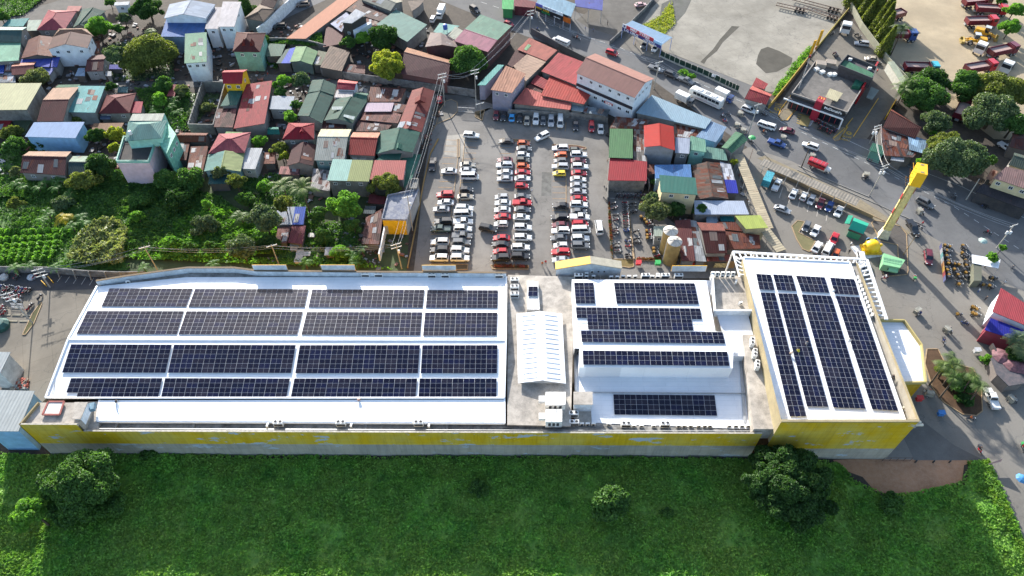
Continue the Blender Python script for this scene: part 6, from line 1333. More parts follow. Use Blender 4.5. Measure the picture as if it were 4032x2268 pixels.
def silo(o,x,y,label):
    p=GS(o,x,y,0);r=thing('silo',label,'silo',tuple(p),0,'beige storage silos');m=MB();R_=1.75
    m.lathe([(R_,0),(R_,2),(R_*1.01,2.02),(R_*1.01,2.1),(R_,2.12),(R_,4.6),(R_*1.01,4.62),(R_*1.01,4.7),(R_,4.72),(R_,7.3)],(p.x,p.y,0),28);m.build('tank',plain(c(214,180,115,.55),.6,0,.15,.8,name='beige_tank_paint'),r,smooth=False)
    m=MB();m.lathe([(R_+.06,7.3),(R_+.06,7.42),(.35,8.05),(.3,8.2),(.01,8.22)],(p.x,p.y,0),28);m.build('lid',plain((.48,.44,.38,1),.7,0,.2),r);m=MB()
    for k in range(8): t=k*math.pi/4;m.beam((p.x+.4*math.cos(t),p.y+.4*math.sin(t),8.08),(p.x+R_*math.cos(t),p.y+R_*math.sin(t),7.48),.08,.08)
    m.build('lid_rib',plain((.36,.33,.29,1),.7),r);m=MB()
    for k in range(16): m.beam((p.x-R_-.12,p.y-.25-.0,.4+k*.45),(p.x-R_-.12,p.y+.25,.4+k*.45),.04,.04)
    m.beam((p.x-R_-.12,p.y-.25,.2),(p.x-R_-.12,p.y-.25,7.5),.05,.05);m.beam((p.x-R_-.12,p.y+.25,.2),(p.x-R_-.12,p.y+.25,7.5),.05,.05);m.build('ladder',METAL,r)
silo('B2',1600,1130,'beige round silo standing behind, its top partly hidden by the nearer one')
silo('B2',1640,1235,'beige round silo standing in front, nearer to the middle hall')
tw_=thing('tower_sign','very tall sign tower: white shaft with yellow box head at the top','tower sign',tuple(GS('B3',1225,995,0)))
p=GS('B3',1225,985,0);top=atY(*S('B3',1612,345),p.y-1.8);mid=atY(*S('B3',1535,478),p.y-1.8);ang=-.35
hz=top.z;mz=mid.z
m=MB();m.box((p.x,p.y,mz/2),(1.3,1.1,mz),ang,0,.9)
for s_ in (-1,1): m.box((p.x+s_*.82*math.cos(ang),p.y+s_*.82*math.sin(ang),mz/2),(.25,.6,mz),ang)
m.build('shaft',plain((.60,.49,.20,1),.7,0,.15),tw_)
m=MB();m.box((p.x,p.y,1.4),(2.6,2.2,2.8),ang,0,.7);m.build('foot',plain((.55,.50,.36,1),.7,0,.2),tw_)
m=MB();m.box((p.x,p.y,(hz+mz)/2),(2.3,3.9,hz-mz),ang);m.build('head_box',plain(c(250,195,20,.72),.55,0,.05,name='tower_yellow'),tw_)
m=MB()
for k in range(5):
    z_=mz*.35+k*mz*.13;m.box((p.x+.96*math.cos(ang+(math.pi if k%2 else 0)),p.y+.96*math.sin(ang+(math.pi if k%2 else 0)),z_),(.12,.75,mz*.09),ang)
m.build('colour_panel',plain(c(190,50,45,.6),.6,0,.2),tw_)
m=MB()
for s_ in (-1.5,0,1.5):
    for z_ in (mz-.3,(hz+mz)/2,hz-.3): u=Vector((p.x-1.15*math.cos(ang)-s_*math.sin(ang),p.y-1.15*math.sin(ang)+s_*math.cos(ang),z_));m.beam(u,u-Vector((math.cos(ang),math.sin(ang),0))*.7,.08,.08)
u=Vector((p.x-1.85*math.cos(ang),p.y-1.85*math.sin(ang),0));w_=Vector((-math.sin(ang),math.cos(ang),0))*1.9
for z_ in (mz-.3,(hz+mz)/2,hz-.3): m.beam(u-w_+Vector((0,0,z_)),u+w_+Vector((0,0,z_)),.08,.08);m.build('maintenance_frame',plain(c(225,165,40,.6),.6),tw_)
m=MB()
for s_ in (-1.4,1.4): m.box((p.x-s_*math.sin(ang),p.y+s_*math.cos(ang),hz+.02),(.8,.5,.06),ang)
m.build('hatch',plain((.25,.2,.1,1),.7),tw_)
gk=thing('food_kiosk','green kiosk with teal canopy flap in the small car park','kiosk',tuple(GS('B3',970,900,0)))
q=[GS('B3',x,y,3.) for x,y in [(880,900),(1030,955),(1085,850),(935,790)]];bw=[p.xy for p in q];m=MB();m.prism(inset(bw,.3),0,2.3);m.build('wall',plain((.03,.22,.12,1),.6,0,.15),gk)
m=MB();c0,c1=q[0].lerp(q[3],.5)+Vector((0,0,.9)),q[1].lerp(q[2],.5)+Vector((0,0,.9));m.slab([q[0]-Vector((0,0,.5)),q[1]-Vector((0,0,.5)),c1,c0],.06);m.slab([q[3],c0,c1,q[2]],.06);m.build('canopy',plain(c(30,175,145,.6),.5,0,.06),gk)
m=MB();f=[GS('B3',x,y,2.8) for x,y in [(838,848),(890,852),(925,770),(878,765)]];m.slab(f,.06);m.build('side_flap',plain(c(60,190,150,.6),.5),gk)
m=MB();a,b=q[0],q[1];d=(b-a).normalized();n=Vector((d.y,-d.x,0));m.beam((a.x+n.x*.2,a.y+n.y*.2,2.75),(b.x+n.x*.2,b.y+n.y*.2,2.75),.08,.5);m.build('sign_strip',BLKL,gk)
pk=thing('food_van','pale green street food van with counter flap and two lines of lettering','food van',tuple(GS('B3',1320,1235,0)))
q=[GS('B3',x,y,2.6) for x,y in [(1225,1265),(1400,1300),(1455,1220),(1235,1150)]];m=MB();m.prism([p.xy for p in q],.5,2.6,0);LG=plain(c(160,225,165,.55),.5,0,.06,name='pale_green_paint');m.build('body',LG,pk)
a,b=q[0],q[1];d=(b-a).normalized();n=Vector((d.y,-d.x,0));m=MB();m.slab([a.lerp(b,.4)+Vector((0,0,-.5)),a.lerp(b,.95)+Vector((0,0,-.5)),a.lerp(b,.95)+n*1.0+Vector((0,0,-.8)),a.lerp(b,.4)+n*1.0+Vector((0,0,-.8))],.06);m.build('counter_flap',LG,pk)
m=MB();m.beam(a.lerp(b,.4)+n*.03+Vector((0,0,-1.1)),a.lerp(b,.95)+n*.03+Vector((0,0,-1.1)),.05,.7);m.build('hatch_opening',GLASS,pk)
for (t) in (.2,.8):
    p=a.lerp(b,t);m=MB();m.lathe([(.4,-.1),(.4,.1)],(p.x-n.x*.3,p.y-n.y*.3,.42),14,0,'y');m.build('wheel',BLACK,pk)
cen=sum(q,Vector((0,0,0)))/4;m=MB()
for r_ in (-.55,.15,.6):
    for k in range(12): u=(k-5.5)*.36;pp_=cen+d*u-n*r_*1.;m.box((pp_.x,pp_.y,2.63),(.22,.3,.05),math.atan2(d.y,d.x))
m.build('roof_lettering',plain((.1,.25,.15,1),.6),pk)
iv=thing('inflatable','bright yellow inflatable with rounded body on a white ground sheet','inflatable',tuple(GS('B3',1095,1110,0)))
p=GS('B3',1095,1120,0);m=MB();m.lathe([(.1,.3),(1.6,.3),(2.0,1.0),(1.9,1.9),(1.3,2.7),(.5,3.0),(.02,3.05)],(p.x,p.y,0),24);m.build('body',plain(c(255,205,20,.8),.4,0,0,name='inflatable_yellow'),iv,smooth=True)
m=MB();m.box((p.x,p.y-.2,.35),(4.6,3.2,.7));m.build('base_cushion',plain(c(250,200,25,.75),.45),iv)
m=MB();m.box((p.x-1.0,p.y-.5,.1),(6.6,4.6,.1),.2);m.build('ground_sheet',plain((.55,.56,.58,1),.7,0,.2,1.5),iv)
for s_ in (-1,1): m=MB();m.lathe([(.02,-.35),(.3,-.25),(.42,0),(.3,.25),(.02,.35)],(p.x+s_*2.1,p.y,1.9),12);m.build('side_lobe',plain(c(250,200,25,.75),.45),iv,smooth=True);m=MB();m.lathe([(.5,0),(.5,.12),(.3,.12),(.3,0)],(p.x+s_*.9,p.y+1.4,2.5),14,0,'y');m.build('blue_ring',plain((.15,.3,.55,1),.5),iv)
tn=thing('canopy_tent','flat white canopy tent beside the delivery motorcycles','tent',tuple(GS('B3',2270,1230,0)));q=[GS('B3',x,y,2.8) for x,y in [(2135,1250),(2400,1305),(2420,1215),(2130,1165)]];m=MB();m.slab(q,.08);m.build('cloth',plain((.68,.7,.74,1),.7,0,.06),tn)
m=MB();[m.beam(x_,(x_.x,x_.y,0),.07,.07) for x_ in q];m.build('leg',METAL,tn)
ct=thing('cargo_container','weathered grey-green cargo box standing lengthwise among the delivery motorcycles','cargo box',tuple(GS('C3',2110,80,0)));q=[GS('B3',x,y,2.6) for x,y in [(2150,1430),(2230,1430),(2228,1245),(2148,1245)]];m=MB();m.prism([p.xy for p in q],.1,2.6);m.build('box',worn(c(150,155,135,.42),amt=.6,sc=1.2,name='grey_green_box'),ct)
bn=thing('banner_fence','narrow multicoloured banner fence left of the delivery motorcycles','banner',tuple(GS('B3',1840,1250,0)));a,b=GS('B3',1815,1060,1.),GS('B3',1858,1430,1.)
for k,col in enumerate([c(90,95,150,.4),c(190,190,195,.4),c(120,180,185,.4),c(200,205,208,.4),c(205,150,100,.4),c(215,170,80,.4),c(170,75,80,.4),c(110,115,165,.4)]): m=MB();p,q_=a.lerp(b,k/8),a.lerp(b,(k+1)/8);m.beam((p.x,p.y,.8),(q_.x,q_.y,.8),.08,1.2);m.build('banner_panel',plain(col,.6),bn)
hut('A3',[(380,1260),(470,1285),(500,1195),(400,1165)],0,.35,'entrance_steps','yellow-striped entrance steps of the restaurant','steps',worn(c(200,180,120,.42),amt=.4),CONC)
cf=thing('terrace_cafe','garden cafe with dark roof, pink striped canopies and yellow edge at the right border','cafe',tuple(GS('C3',2420,1050,0)))
q=[GS('C3',x,y,3.2) for x,y in [(2300,1090),(2420,1210),(2600,1180),(2600,900),(2320,870),(2240,930)]];m=MB();m.prism([p.xy for p in q],3.0,3.2);m.build('roof',worn((.09,.09,.10,1),(.2,.15,.15,1),.6,1.,'cafe_roof'),cf);m=MB();m.prism(inset([p.xy for p in q],.3),0,2.95);m.build('wall',plain((.15,.13,.12,1),.8),cf)
for x,y,s_ in ((2360,900,2.2),(2480,980,2.4),(2560,1010,2.)): p=GS('C3',x,y,3.6);m=MB();m.lathe([(s_,3.3),(s_*.5,3.8),(.05,4.1)],(p.x,p.y,0),8);m.build('striped_canopy',plain(c(175,118,125,.35),.7,0,.4,1.5),cf)
m=MB();a,b=GS('C3',2310,1120,.8),GS('C3',2460,1220,.8);m.beam((a.x,a.y,.8),(b.x,b.y,.8),.4,1.5);m.build('yellow_edge',YELP,cf)
m=MB();a,b=GS('C3',2240,800,2.8),GS('C3',2310,950,2.8);m.beam((a.x,a.y,2.9),(b.x,b.y,2.9),.3,1.5);m.build('name_board',plain((.05,.04,.04,1),.6),cf)
def tank(o,x,y,z,r_,h_,col,label,stand=0):
    p=GS(o,x,y,z);r=thing('water_tank',label,'water tank',tuple(p));m=MB();m.lathe([(r_,0),(r_,h_*.85),(r_*.7,h_),(.1,h_*1.05)],(p.x,p.y,z+stand),18);m.build('tank',plain(col,.4,0,.05),r)
    if stand: m=MB();[m.beam((p.x+a*r_*.7,p.y+b*r_*.7,z),(p.x+a*r_*.7,p.y+b*r_*.7,z+stand),.08,.08) for a in (-1,1) for b in (-1,1)];m.build('stand',METAL,r)
tank('A1',1945,335,5.0,.75,1.6,(.03,.09,.35,1),'blue water tank on a stand between the pale teal and grey roofs',1.5)
tank('A0',1340,1390,10.8,.45,1.0,(.6,.62,.65,1),'small steel water tank on the tall turquoise and pink house',1.)
rng=np.random.default_rng(3);m=MB()
def scatter(o,pts,n,smin,smax,mats=5):
    P=[GS(o,x,y) for x,y in pts];PP=[(p.x,p.y) for p in P];xs=[p[0] for p in PP];ys=[p[1] for p in PP];k=0
    while k<n:
        x,y=rng.uniform(min(xs),max(xs)),rng.uniform(min(ys),max(ys))
        if not inpoly(np.array([x]),np.array([y]),PP)[0]: continue
        s_=rng.uniform(smin,smax);m.box((x,y,rng.uniform(.05,.35)+s_*.1),(s_,s_*rng.uniform(.3,1.),s_*rng.uniform(.08,.4)),rng.uniform(0,3.14),int(rng.integers(0,mats)));k+=1
scatter('d',[(-30,60),(1090,60),(1130,250),(1040,470),(1020,680),(780,680),(600,450),(0,450)],2600,.25,1.5)
scatter('B1',[(150,1000),(1280,1000),(1280,1290),(150,1260)],420,.2,.9)
scatter('d',[(1900,440),(1880,640),(1720,560),(1530,480),(1530,300),(1800,330)],260,.25,1.3)
db=m.build('debris',[plain(c(150,150,155,.42),.7),plain(c(120,90,75,.42),.8),plain(c(70,68,66,.4),.8),plain(c(175,120,105,.42),.8),plain(c(205,208,214,.45),.7)]);db['kind']='stuff';tag(db,'odds and ends lying between the houses: boards, sheets, pots and scrap','debris')
PROTO={};USED={};SCL={'dump':1.25,'cab':1.25,'loader':1.2}
TYRE=plain((.02,.02,.02,1),.8,0,0,name='tyre_rubber');RIM=plain((.4,.4,.42,1),.35,.6,0,name='rim_metal')
HEADL=plain((.75,.75,.72,1),.15,0,0,name='headlight_glass');TAILL=plain((.45,.02,.02,1),.3,0,0,name='taillight_glass')
def carpaint(r,g,b,rough=.3):
    key=('car',r,g,b)
    if key in _M: return _M[key]
    m,nt,bs,N,L=nmat('car_paint');bs.inputs['Base Color'].default_value=(r,g,b,1);bs.inputs['Roughness'].default_value=rough;bs.inputs['Coat Weight'].default_value=.3;bs.inputs['Coat Roughness'].default_value=.1
    L.new(mix(N,L,ramp(N,L,noise(N,L,geo(N),1.2,4),.35,.7),(r,g,b,1),(r*.82+.01,g*.82+.01,b*.82+.01,1)),bs.inputs['Base Color']);_M[key]=m;return m
PAINT={'white': carpaint(.62,.62,.60),'silver': carpaint(.36,.37,.38),'grey': carpaint(.12,.125,.13),'black': carpaint(.018,.018,.02),'red': carpaint(.42,.012,.02),'maroon': carpaint(.13,.012,.022),
 'orange': carpaint(.55,.10,.02),'yellow': carpaint(.68,.50,.02),'blue': carpaint(.02,.06,.22),'lightblue': carpaint(.05,.32,.62),'beige': carpaint(.42,.37,.29),'tan': carpaint(.30,.26,.20),'green': carpaint(.015,.045,.04),
 'brown': carpaint(.18,.12,.09),'teal': carpaint(.03,.35,.42),'pink': carpaint(.5,.3,.3),'olive': carpaint(.10,.10,.08)}
def wheel(mb_parent,x,y,r,w=.22):
    m=MB();m.lathe([(r*.55,-w/2-.01),(r*.92,-w/2),(r,-w/2+.05),(r,w/2-.05),(r*.92,w/2),(r*.55,w/2+.01)],(x,y,r),14,0,'y');m.lathe([(r*.55,-w/2-.015),(r*.55,w/2+.015)],(x,y,r),10,1,'y');return m.build('wheel',[TYRE,RIM],mb_parent,local=True)
def loft(m,st,mat=0):
    rows=[]
    for (x,zl,zt,w,wt) in st:
        rows.append([(x,-w*.86,zl),(x,-w,zl+.22),(x,-w,zl+(zt-zl)*.7),(x,-wt,zt),(x,wt,zt),(x,w,zl+(zt-zl)*.7),(x,w,zl+.22),(x,w*.86,zl)])
    vs=[p for r in rows for p in r];n=8;fs=[]
    for i in range(len(rows)-1):
        for k in range(n): fs.append((i*n+k,i*n+(k+1)%n,(i+1)*n+(k+1)%n,(i+1)*n+k))
    fs+=[tuple(range(n)),tuple(range((len(rows)-1)*n,len(rows)*n))[::-1]]
    m.faces(vs,fs,mat)
SPEC={ # L, W, H, belt, hood z, cab (x rear base, rear top, front top, front base)
 'sedan': (4.45,1.75,1.45,.92,.86,(-1.75,-1.05,.35,1.15)),'hatch': (3.7,1.66,1.5,.95,.9,(-1.75,-1.5,.25,1.0)),'suv': (4.75,1.86,1.82,1.12,1.08,(-2.25,-2.0,.35,1.1)),
 'pickup': (5.25,1.86,1.8,1.1,1.06,(-.75,-.45,.75,1.4)),'van': (5.0,1.86,2.1,1.2,1.1,(-2.42,-2.35,1.35,2.05)),'minivan': (4.3,1.7,1.75,1.1,1.0,(-2.0,-1.85,.6,1.45)) }
def make_car(kind):
    L_,W_,H_,belt,hood,(r0,r1,f1,f0)=SPEC[kind];root=thing('parked_car' if kind not in ('pickup','van') else {'pickup':'pickup_truck','van':'van'}[kind],None,{'pickup':'pickup truck','van':'van','suv':'suv'}.get(kind,'car'));h=L_/2;w=W_/2
    m=MB();zt=belt
    if kind=='pickup':
        loft(m,[(-h,.45,1.02,w*.96,w*.95),(-h+.1,.38,1.08,w,w*.97),(r0-.02,.35,1.1,w,w*.96),(r0,.35,belt,w,w*.9),(f0,.35,belt,w,w*.88),(f0+.05,.35,hood,w,w*.86),(h-.25,.35,hood-.08,w*.97,w*.8),(h,.42,hood-.3,w*.85,w*.7)])
        m.box(((-h+r0)/2,0,1.105),(r0+h-.28,W_*.82,.02),0,1)
    else:
        rear=hood-.02 if kind=='sedan' else belt
        loft(m,[(-h,.45,rear-.12,w*.86,w*.78),(-h+.12,.36,rear,w*.96,w*.86),(max(-h+.2,r0),.33,belt,w,w*.9),(0,.32,belt,w,w*.92),(f0,.33,belt,w,w*.88),(f0+.08,.33,hood,w*.99,w*.84),(h-.25,.36,hood-.12,w*.95,w*.76),(h,.42,hood-.32,w*.8,w*.62)])
    wb,wr=w*.88,w*.76
    ro=H_
    m.slab([(r1-.02,-wr,ro-.05),(f1+.03,-wr*.97,ro-.05),(f1+.03,wr*.97,ro-.05),(r1-.02,wr,ro-.05)],.05,0);m.slab([(r1+.12,-wr*.88,ro),(f1-.12,-wr*.86,ro),(f1-.12,wr*.86,ro),(r1+.12,wr*.88,ro)],.06,0)
    for s_ in (-1,1):
        for (xa,xb) in ((r0,r1),(f0,f1)): m.beam((xa,s_*wb,belt),(xb,s_*wr,ro-.05),.07,.07,0)
        m.beam(((r0+f0)/2-.1,s_*(wb+.01),belt),((r1+f1)/2,s_*(wr+.01),ro-.05),.08,.05,0)
        m.box((f0-.15,s_*(w+.1),belt+.05),(.18,.16,.13),0,0)
    m.build('body',PAINT['white'],root,local=True)
    g=MB();e=.02
    g.faces([(r0+e,-wb+e,belt-.02),(f0-e,-wb+e,belt-.02),(f0-e,wb-e,belt-.02),(r0+e,wb-e,belt-.02),(r1+e,-wr+e,ro-.06),(f1-e,-wr+e,ro-.06),(f1-e,wr-e,ro-.06),(r1+e,wr-e,ro-.06)],[(0,1,5,4),(1,2,6,5),(2,3,7,6),(3,0,4,7)])
    if kind in ('suv','van'):
        pass
    g.build('window',GLASS,root,local=True)
    r_=.33 if kind in ('sedan','hatch','minivan') else .38;ax=h*.62
    for sx in (-ax,ax):
        for sy in (-w+.1,w-.1): wheel(root,sx,sy,r_)
    for sy in (-w*.62,w*.62):
        a=MB();a.box((h-.09,sy,hood-.26),(.16,.34,.16));a.build('headlight',HEADL,root,local=True)
        a=MB();a.box((-h+.04,sy*1.1,hood-.22),(.12,.26,.2));a.build('tail_light',TAILL,root,local=True)
    return root
def place(kind,col,p,rz,label,group=None):
    if kind not in PROTO: PROTO[kind]=MAKE[kind]() if kind in MAKE else make_car(kind);USED[kind]=False;PROTO[kind].scale=(SCL.get(kind,1),)*3
    src=PROTO[kind]
    if not USED[kind]:
        USED[kind]=True;r=src;r.location=p;r.rotation_euler=(0,0,rz);tag(r,label,None,group);kids=r.children
    else: r=copy_tree(src,p,rz,label,group)
    if col:
        for ch in r.children:
            if ch.name.split('.')[0]=='body': ch.material_slots[0].link='OBJECT';ch.material_slots[0].material=PAINT[col]
    return r
def boxtruck():
    r=thing('box_truck',None,'truck');m=MB();m.box((2.2,0,1.25),(1.6,1.9,1.7),0,0);m.box((2.5,0,2.2),(.9,1.8,.3),0,0,.9);m.build('body',PAINT['white'],r,local=True);m=MB();m.box((-.9,0,1.95),(4.2,2.1,2.1));m.build('cargo_box',plain((.6,.6,.58,1),.6,0,.1),r,local=True)
    m=MB();m.box((2.98,0,1.75),(.1,1.7,.6));m.box((2.4,0,1.75),(.7,1.93,.5));m.build('window',GLASS,r,local=True);m=MB();m.box((-.6,0,.75),(5,.8,.25));m.build('chassis',METAL,r,local=True)
    for x in (-1.9,2.1):
        for y in (-.85,.85): wheel(r,x,y,.42,.3)
    return r
def dumptruck():
    r=thing('dump_truck',None,'dump truck');m=MB();m.box((3.2,0,1.9),(1.7,2.4,2.2),0,0,.95);m.build('body',PAINT['red'],r,local=True);m=MB();m.box((4.05,0,2.3),(.08,2.1,.8));m.box((3.3,0,2.35),(.8,2.42,.6));m.build('window',GLASS,r,local=True)
    m=MB()
    for s_ in (-1,1): m.box((-1.1,s_*1.2,1.95),(6.2,.1,1.3))
    m.box((-4.15,0,1.95),(.1,2.4,1.3));m.box((1.95,0,2.1),(.1,2.4,1.7));m.box((-1.1,0,1.3),(6.2,2.4,.12))
    for k in range(7): 
        for s_ in (-1,1): m.box((-4+k*.98,s_*1.28,1.95),(.1,.08,1.3))
    m.build('tipper',PAINT['maroon'],r,local=True);m=MB();m.box((-1.1,0,2.2),(6.0,2.26,.06));m.build('load',worn(c(225,195,185,.5),amt=.2,name='load'),r,local=True)
    m=MB();m.box((-.4,0,.95),(8,.9,.35));m.build('chassis',METAL,r,local=True)
    for x in (-3.3,-2.2,2.4,3.5)[:4]:
        for y in (-1.0,1.0): wheel(r,x,y,.5,.35)
    return r
def cabtruck():
    r=thing('tractor_truck',None,'truck');m=MB();m.box((2.1,0,2.1),(2.0,2.4,2.6),0,0,.95);m.build('body',PAINT['white'],r,local=True);m=MB();m.box((3.1,0,2.5),(.08,2.1,.9));m.box((2.4,0,2.5),(.8,2.43,.7));m.build('window',GLASS,r,local=True);m=MB();m.box((-.6,0,.95),(5.5,.9,.3));m.build('chassis',METAL,r,local=True)
    for x in (-2.4,-1.3,2.3):
        for y in (-1.,1.): wheel(r,x,y,.5,.35)
    return r
def bus():
    r=thing('coach_bus',None,'bus');m=MB();loft(m,[(-5.6,.45,3.0,1.15,.95),(-5.4,.35,3.25,1.25,1.1),(4.9,.35,3.25,1.25,1.1),(5.5,.4,2.7,1.2,.95),(5.7,.5,1.3,1.1,.9)]);m.build('body',PAINT['white'],r,local=True)
    m=MB()
    for s_ in (-1,1):
        for k in range(7): m.box((-4.4+k*1.3,s_*1.235,2.3),(1.15,.05,.85))
    m.poly([(5.52,-1.0,1.5),(5.52,1.0,1.5),(5.25,.95,2.8),(5.25,-.95,2.8)]);m.box((5.55,0,2.0),(.15,1.9,1.0));m.build('window',GLASS,r,local=True)
    m=MB();m.box((-2.6,0,3.3),(1.6,1.3,.2));m.box((2.4,0,3.3),(1.5,1.3,.2));m.build('roof_unit',plain((.5,.5,.5,1),.5),r,local=True);m=MB()
    for k in range(4): m.box((-.9+k*.42,0,3.27),(.16,1.5,.05))
    m.build('roof_vent',plain((.05,.05,.05,1),.6),r,local=True);m=MB()
    for s_ in (-1,1): m.beam((-4.5,s_*1.262,1.2),(2.5,s_*1.262,.9),.02,.1);m.beam((-1,s_*1.262,1.5),(4.5,s_*1.262,.8),.02,.07)
    m.build('stripe',plain((.3,.05,.06,1),.5),r,local=True)
    for x in (-3.4,3.6):
        for y in (-1.05,1.05): wheel(r,x,y,.5,.32)
    for y in (-.85,.85): m=MB();m.box((5.68,y,.85),(.1,.35,.22));m.build('headlight',HEADL,r,local=True)
    return r
def jeepney():
    r=thing('jeepney',None,'jeepney');m=MB();m.box((-.9,0,1.2),(4.8,1.8,.9));m.slab([(-3.4,-.98,2.25),(1.7,-.98,2.25),(1.7,.98,2.25),(-3.4,.98,2.25)],.12);m.slab([(-3.2,-.8,2.33),(1.5,-.8,2.33),(1.5,.8,2.33),(-3.2,.8,2.33)],.1)
    for s_ in (-1,1):
        for k in range(6): m.box((-3.2+k*.95,s_*.88,1.9),(.08,.06,.7))
    m.build('body',PAINT['red'],r,local=True);m=MB();m.box((2.35,0,1.05),(1.3,1.5,.75),0,0,.92);m.build('hood',PAINT['white'],r,local=True)
    m=MB();m.box((-.9,0,1.85),(4.6,1.66,.6));m.box((1.65,0,1.8),(.1,1.6,.6));m.build('window',GLASS,r,local=True)
    for x in (-2.2,2.3):
        for y in (-.8,.8): wheel(r,x,y,.38,.25)
    for y in (-.5,.5): m=MB();m.box((3.02,y,1.05),(.06,.28,.28));m.build('headlight',HEADL,r,local=True)
    m=MB()
    for x in (-2.4,-1.2,0,1.1): m.box((x,0,2.37),(.05,1.6,.06))
    m.build('roof_rack',METAL,r,local=True);return r
def loader():
    r=thing('wheel_loader',None,'wheel loader');Y_=plain(c(240,180,40,.6),.5,0,.1,name='loader_yellow');m=MB();m.box((-1.6,0,1.5),(2.6,1.7,1.2),0,0,.9);m.box((.6,0,1.1),(1.8,1.0,.6));m.build('chassis',Y_,r,local=True);m=MB();m.box((0,0,2.4),(1.3,1.3,1.3),0,0,.9);m.build('cab',GLASS,r,local=True)
    m=MB();m.box((0,0,3.1),(1.5,1.5,.1));m.build('cab_roof',plain((.4,.42,.42,1),.5),r,local=True);m=MB();m.beam((.8,-.5,1.4),(2.8,-.5,.8),.2,.3);m.beam((.8,.5,1.4),(2.8,.5,.8),.2,.3);m.build('lift_arm',Y_,r,local=True)
    m=MB();m.box((3.2,0,.3),(1.0,2.6,.12));m.box((2.8,0,.75),(.12,2.6,1.0));m.box((3.1,1.3,.6),(.8,.08,.7));m.box((3.1,-1.3,.6),(.8,.08,.7));m.build('bucket',plain((.3,.22,.06,1),.6),r,local=True)
    for x in (-1.6,1.2):
        for y in (-1.05,1.05): wheel(r,x,y,.7,.5)
    return r
def moto(box=None,side=False):
    def f():
        r=thing('tricycle' if side else ('delivery_motorcycle' if box else 'motorcycle'),None,'tricycle' if side else 'motorcycle');m=MB()
        m.tube([(-.5,0,.62),(-.1,0,.55),(.3,0,.72),(.55,0,.95)],.14,6,0,.1);m.box((.42,0,.62),(.3,.26,.45),0,0,.8);m.box((-.2,0,.42),(.5,.24,.3));m.box((-.62,0,.72),(.4,.2,.14));m.build('body',PAINT['black'],r,local=True)
        m=MB();m.box((-.25,0,.8),(.72,.27,.12),0,0,.85);m.build('seat',BLACK,r,local=True);m=MB();m.tube([(.42,-.36,1.03),(.55,-.15,1.0),(.55,.15,1.0),(.42,.36,1.03)],.025,5);m.tube([(.55,0,1.0),(.78,0,.3)],.04,5);m.build('handlebar',METAL,r,local=True)
        m=MB();m.box((.66,0,.88),(.1,.2,.16));m.build('headlight',HEADL,r,local=True)
        wheel(r,.75,0,.3,.11);wheel(r,-.6,0,.3,.13)
        if box: m=MB();m.box((-.62,0,1.12),(.55,.6,.5));m.build('delivery_box',box,r,local=True)
        if side: m=MB();m.box((-.1,-.85,.75),(1.6,.9,.8),0,0,.9);m.slab([(-.9,-1.35,1.6),(.6,-1.35,1.6),(.6,-.3,1.6),(-.9,-.3,1.6)],.06);[m.beam((x,-1.3,1.1),(x,-1.3,1.7),.05,.05) for x in (-.8,.6)];m.build('sidecar',plain((.25,.24,.2,1),.6,0,.3),r,local=True);wheel(r,-.4,-1.3,.28,.12)
        return r
    return f
def bicycle():
    r=thing('bicycle',None,'bicycle');m=MB();m.tube([(-.5,0,.33),(-.1,0,.3),(.35,0,.75),(-.2,0,.8),(-.1,0,.3)],.02,4);m.tube([(.35,0,.95),(.52,0,.33)],.02,4);m.build('frame',METAL,r,local=True)
    for x in (-.5,.52): wheel(r,x,0,.33,.04)
    return r
MAKE={'boxtruck':boxtruck,'dump':dumptruck,'cab':cabtruck,'bus':bus,'jeepney':jeepney,'loader':loader,'moto':moto(),'motoY':moto(plain(c(205,155,60,.38),.5,0,.1,name='delivery_box_yellow')),'motoB':moto(plain((.05,.05,.055,1),.6,name='delivery_box_black')),'motoG':moto(plain((.05,.3,.08,1),.5,name='delivery_box_green')),'trike':moto(None,True),'bicycle':bicycle}
def veh(kind,col,o,x,y,hd,label,group=None,z=None):
    zz=.6 if z is None else z;p=GS(o,x,y,zz);p.z=.045 if o[0] != 'x' else 0
    if isinstance(hd,tuple): q=GS(o,x+hd[0],y+hd[1],zz);rz=math.atan2(q.y-p.y,q.x-p.x)
    else: rz=math.radians(hd)
    return place(kind,col,p,rz,label,group)
NM={'sedan':'sedan','hatch':'small hatchback','suv':'suv','pickup':'pickup truck','van':'van','minivan':'minivan'}
def column(o,where,items,base,group='cars parked in the supermarket lot'):
    for i,(x,y,kind,col) in enumerate(items):
        hd=base+random.uniform(-2,2)
        veh(kind,col,o,x,y,hd,'%s %s, %s from the top in the %s' % ({'lightblue':'bright blue'}.get(col,col),NM[kind],ordn[i],where),group)
column('B1','leftmost column of the parking lot',[(1980,322,'sedan','white'),(1940,565,'suv','red'),(1945,640,'sedan','white'),(1900,708,'sedan','silver'),(1925,838,'suv','black'),(1897,912,'pickup','green'),(1885,1045,'suv','white'),(1882,1125,'suv','black'),(1878,1207,'suv','white')],180)
column('B1','second parking column from left',[(2167,258,'sedan','beige'),(2167,315,'sedan','silver'),(2190,382,'van','white'),(2155,512,'hatch','black'),(2145,583,'sedan','tan'),(2135,703,'suv','white'),(2123,762,'van','white'),(2120,838,'pickup','white'),(2120,910,'suv','white'),(2110,982,'pickup','grey'),(2103,1050,'suv','grey'),(2090,1128,'suv','white'),(2090,1207,'suv','white')],0)
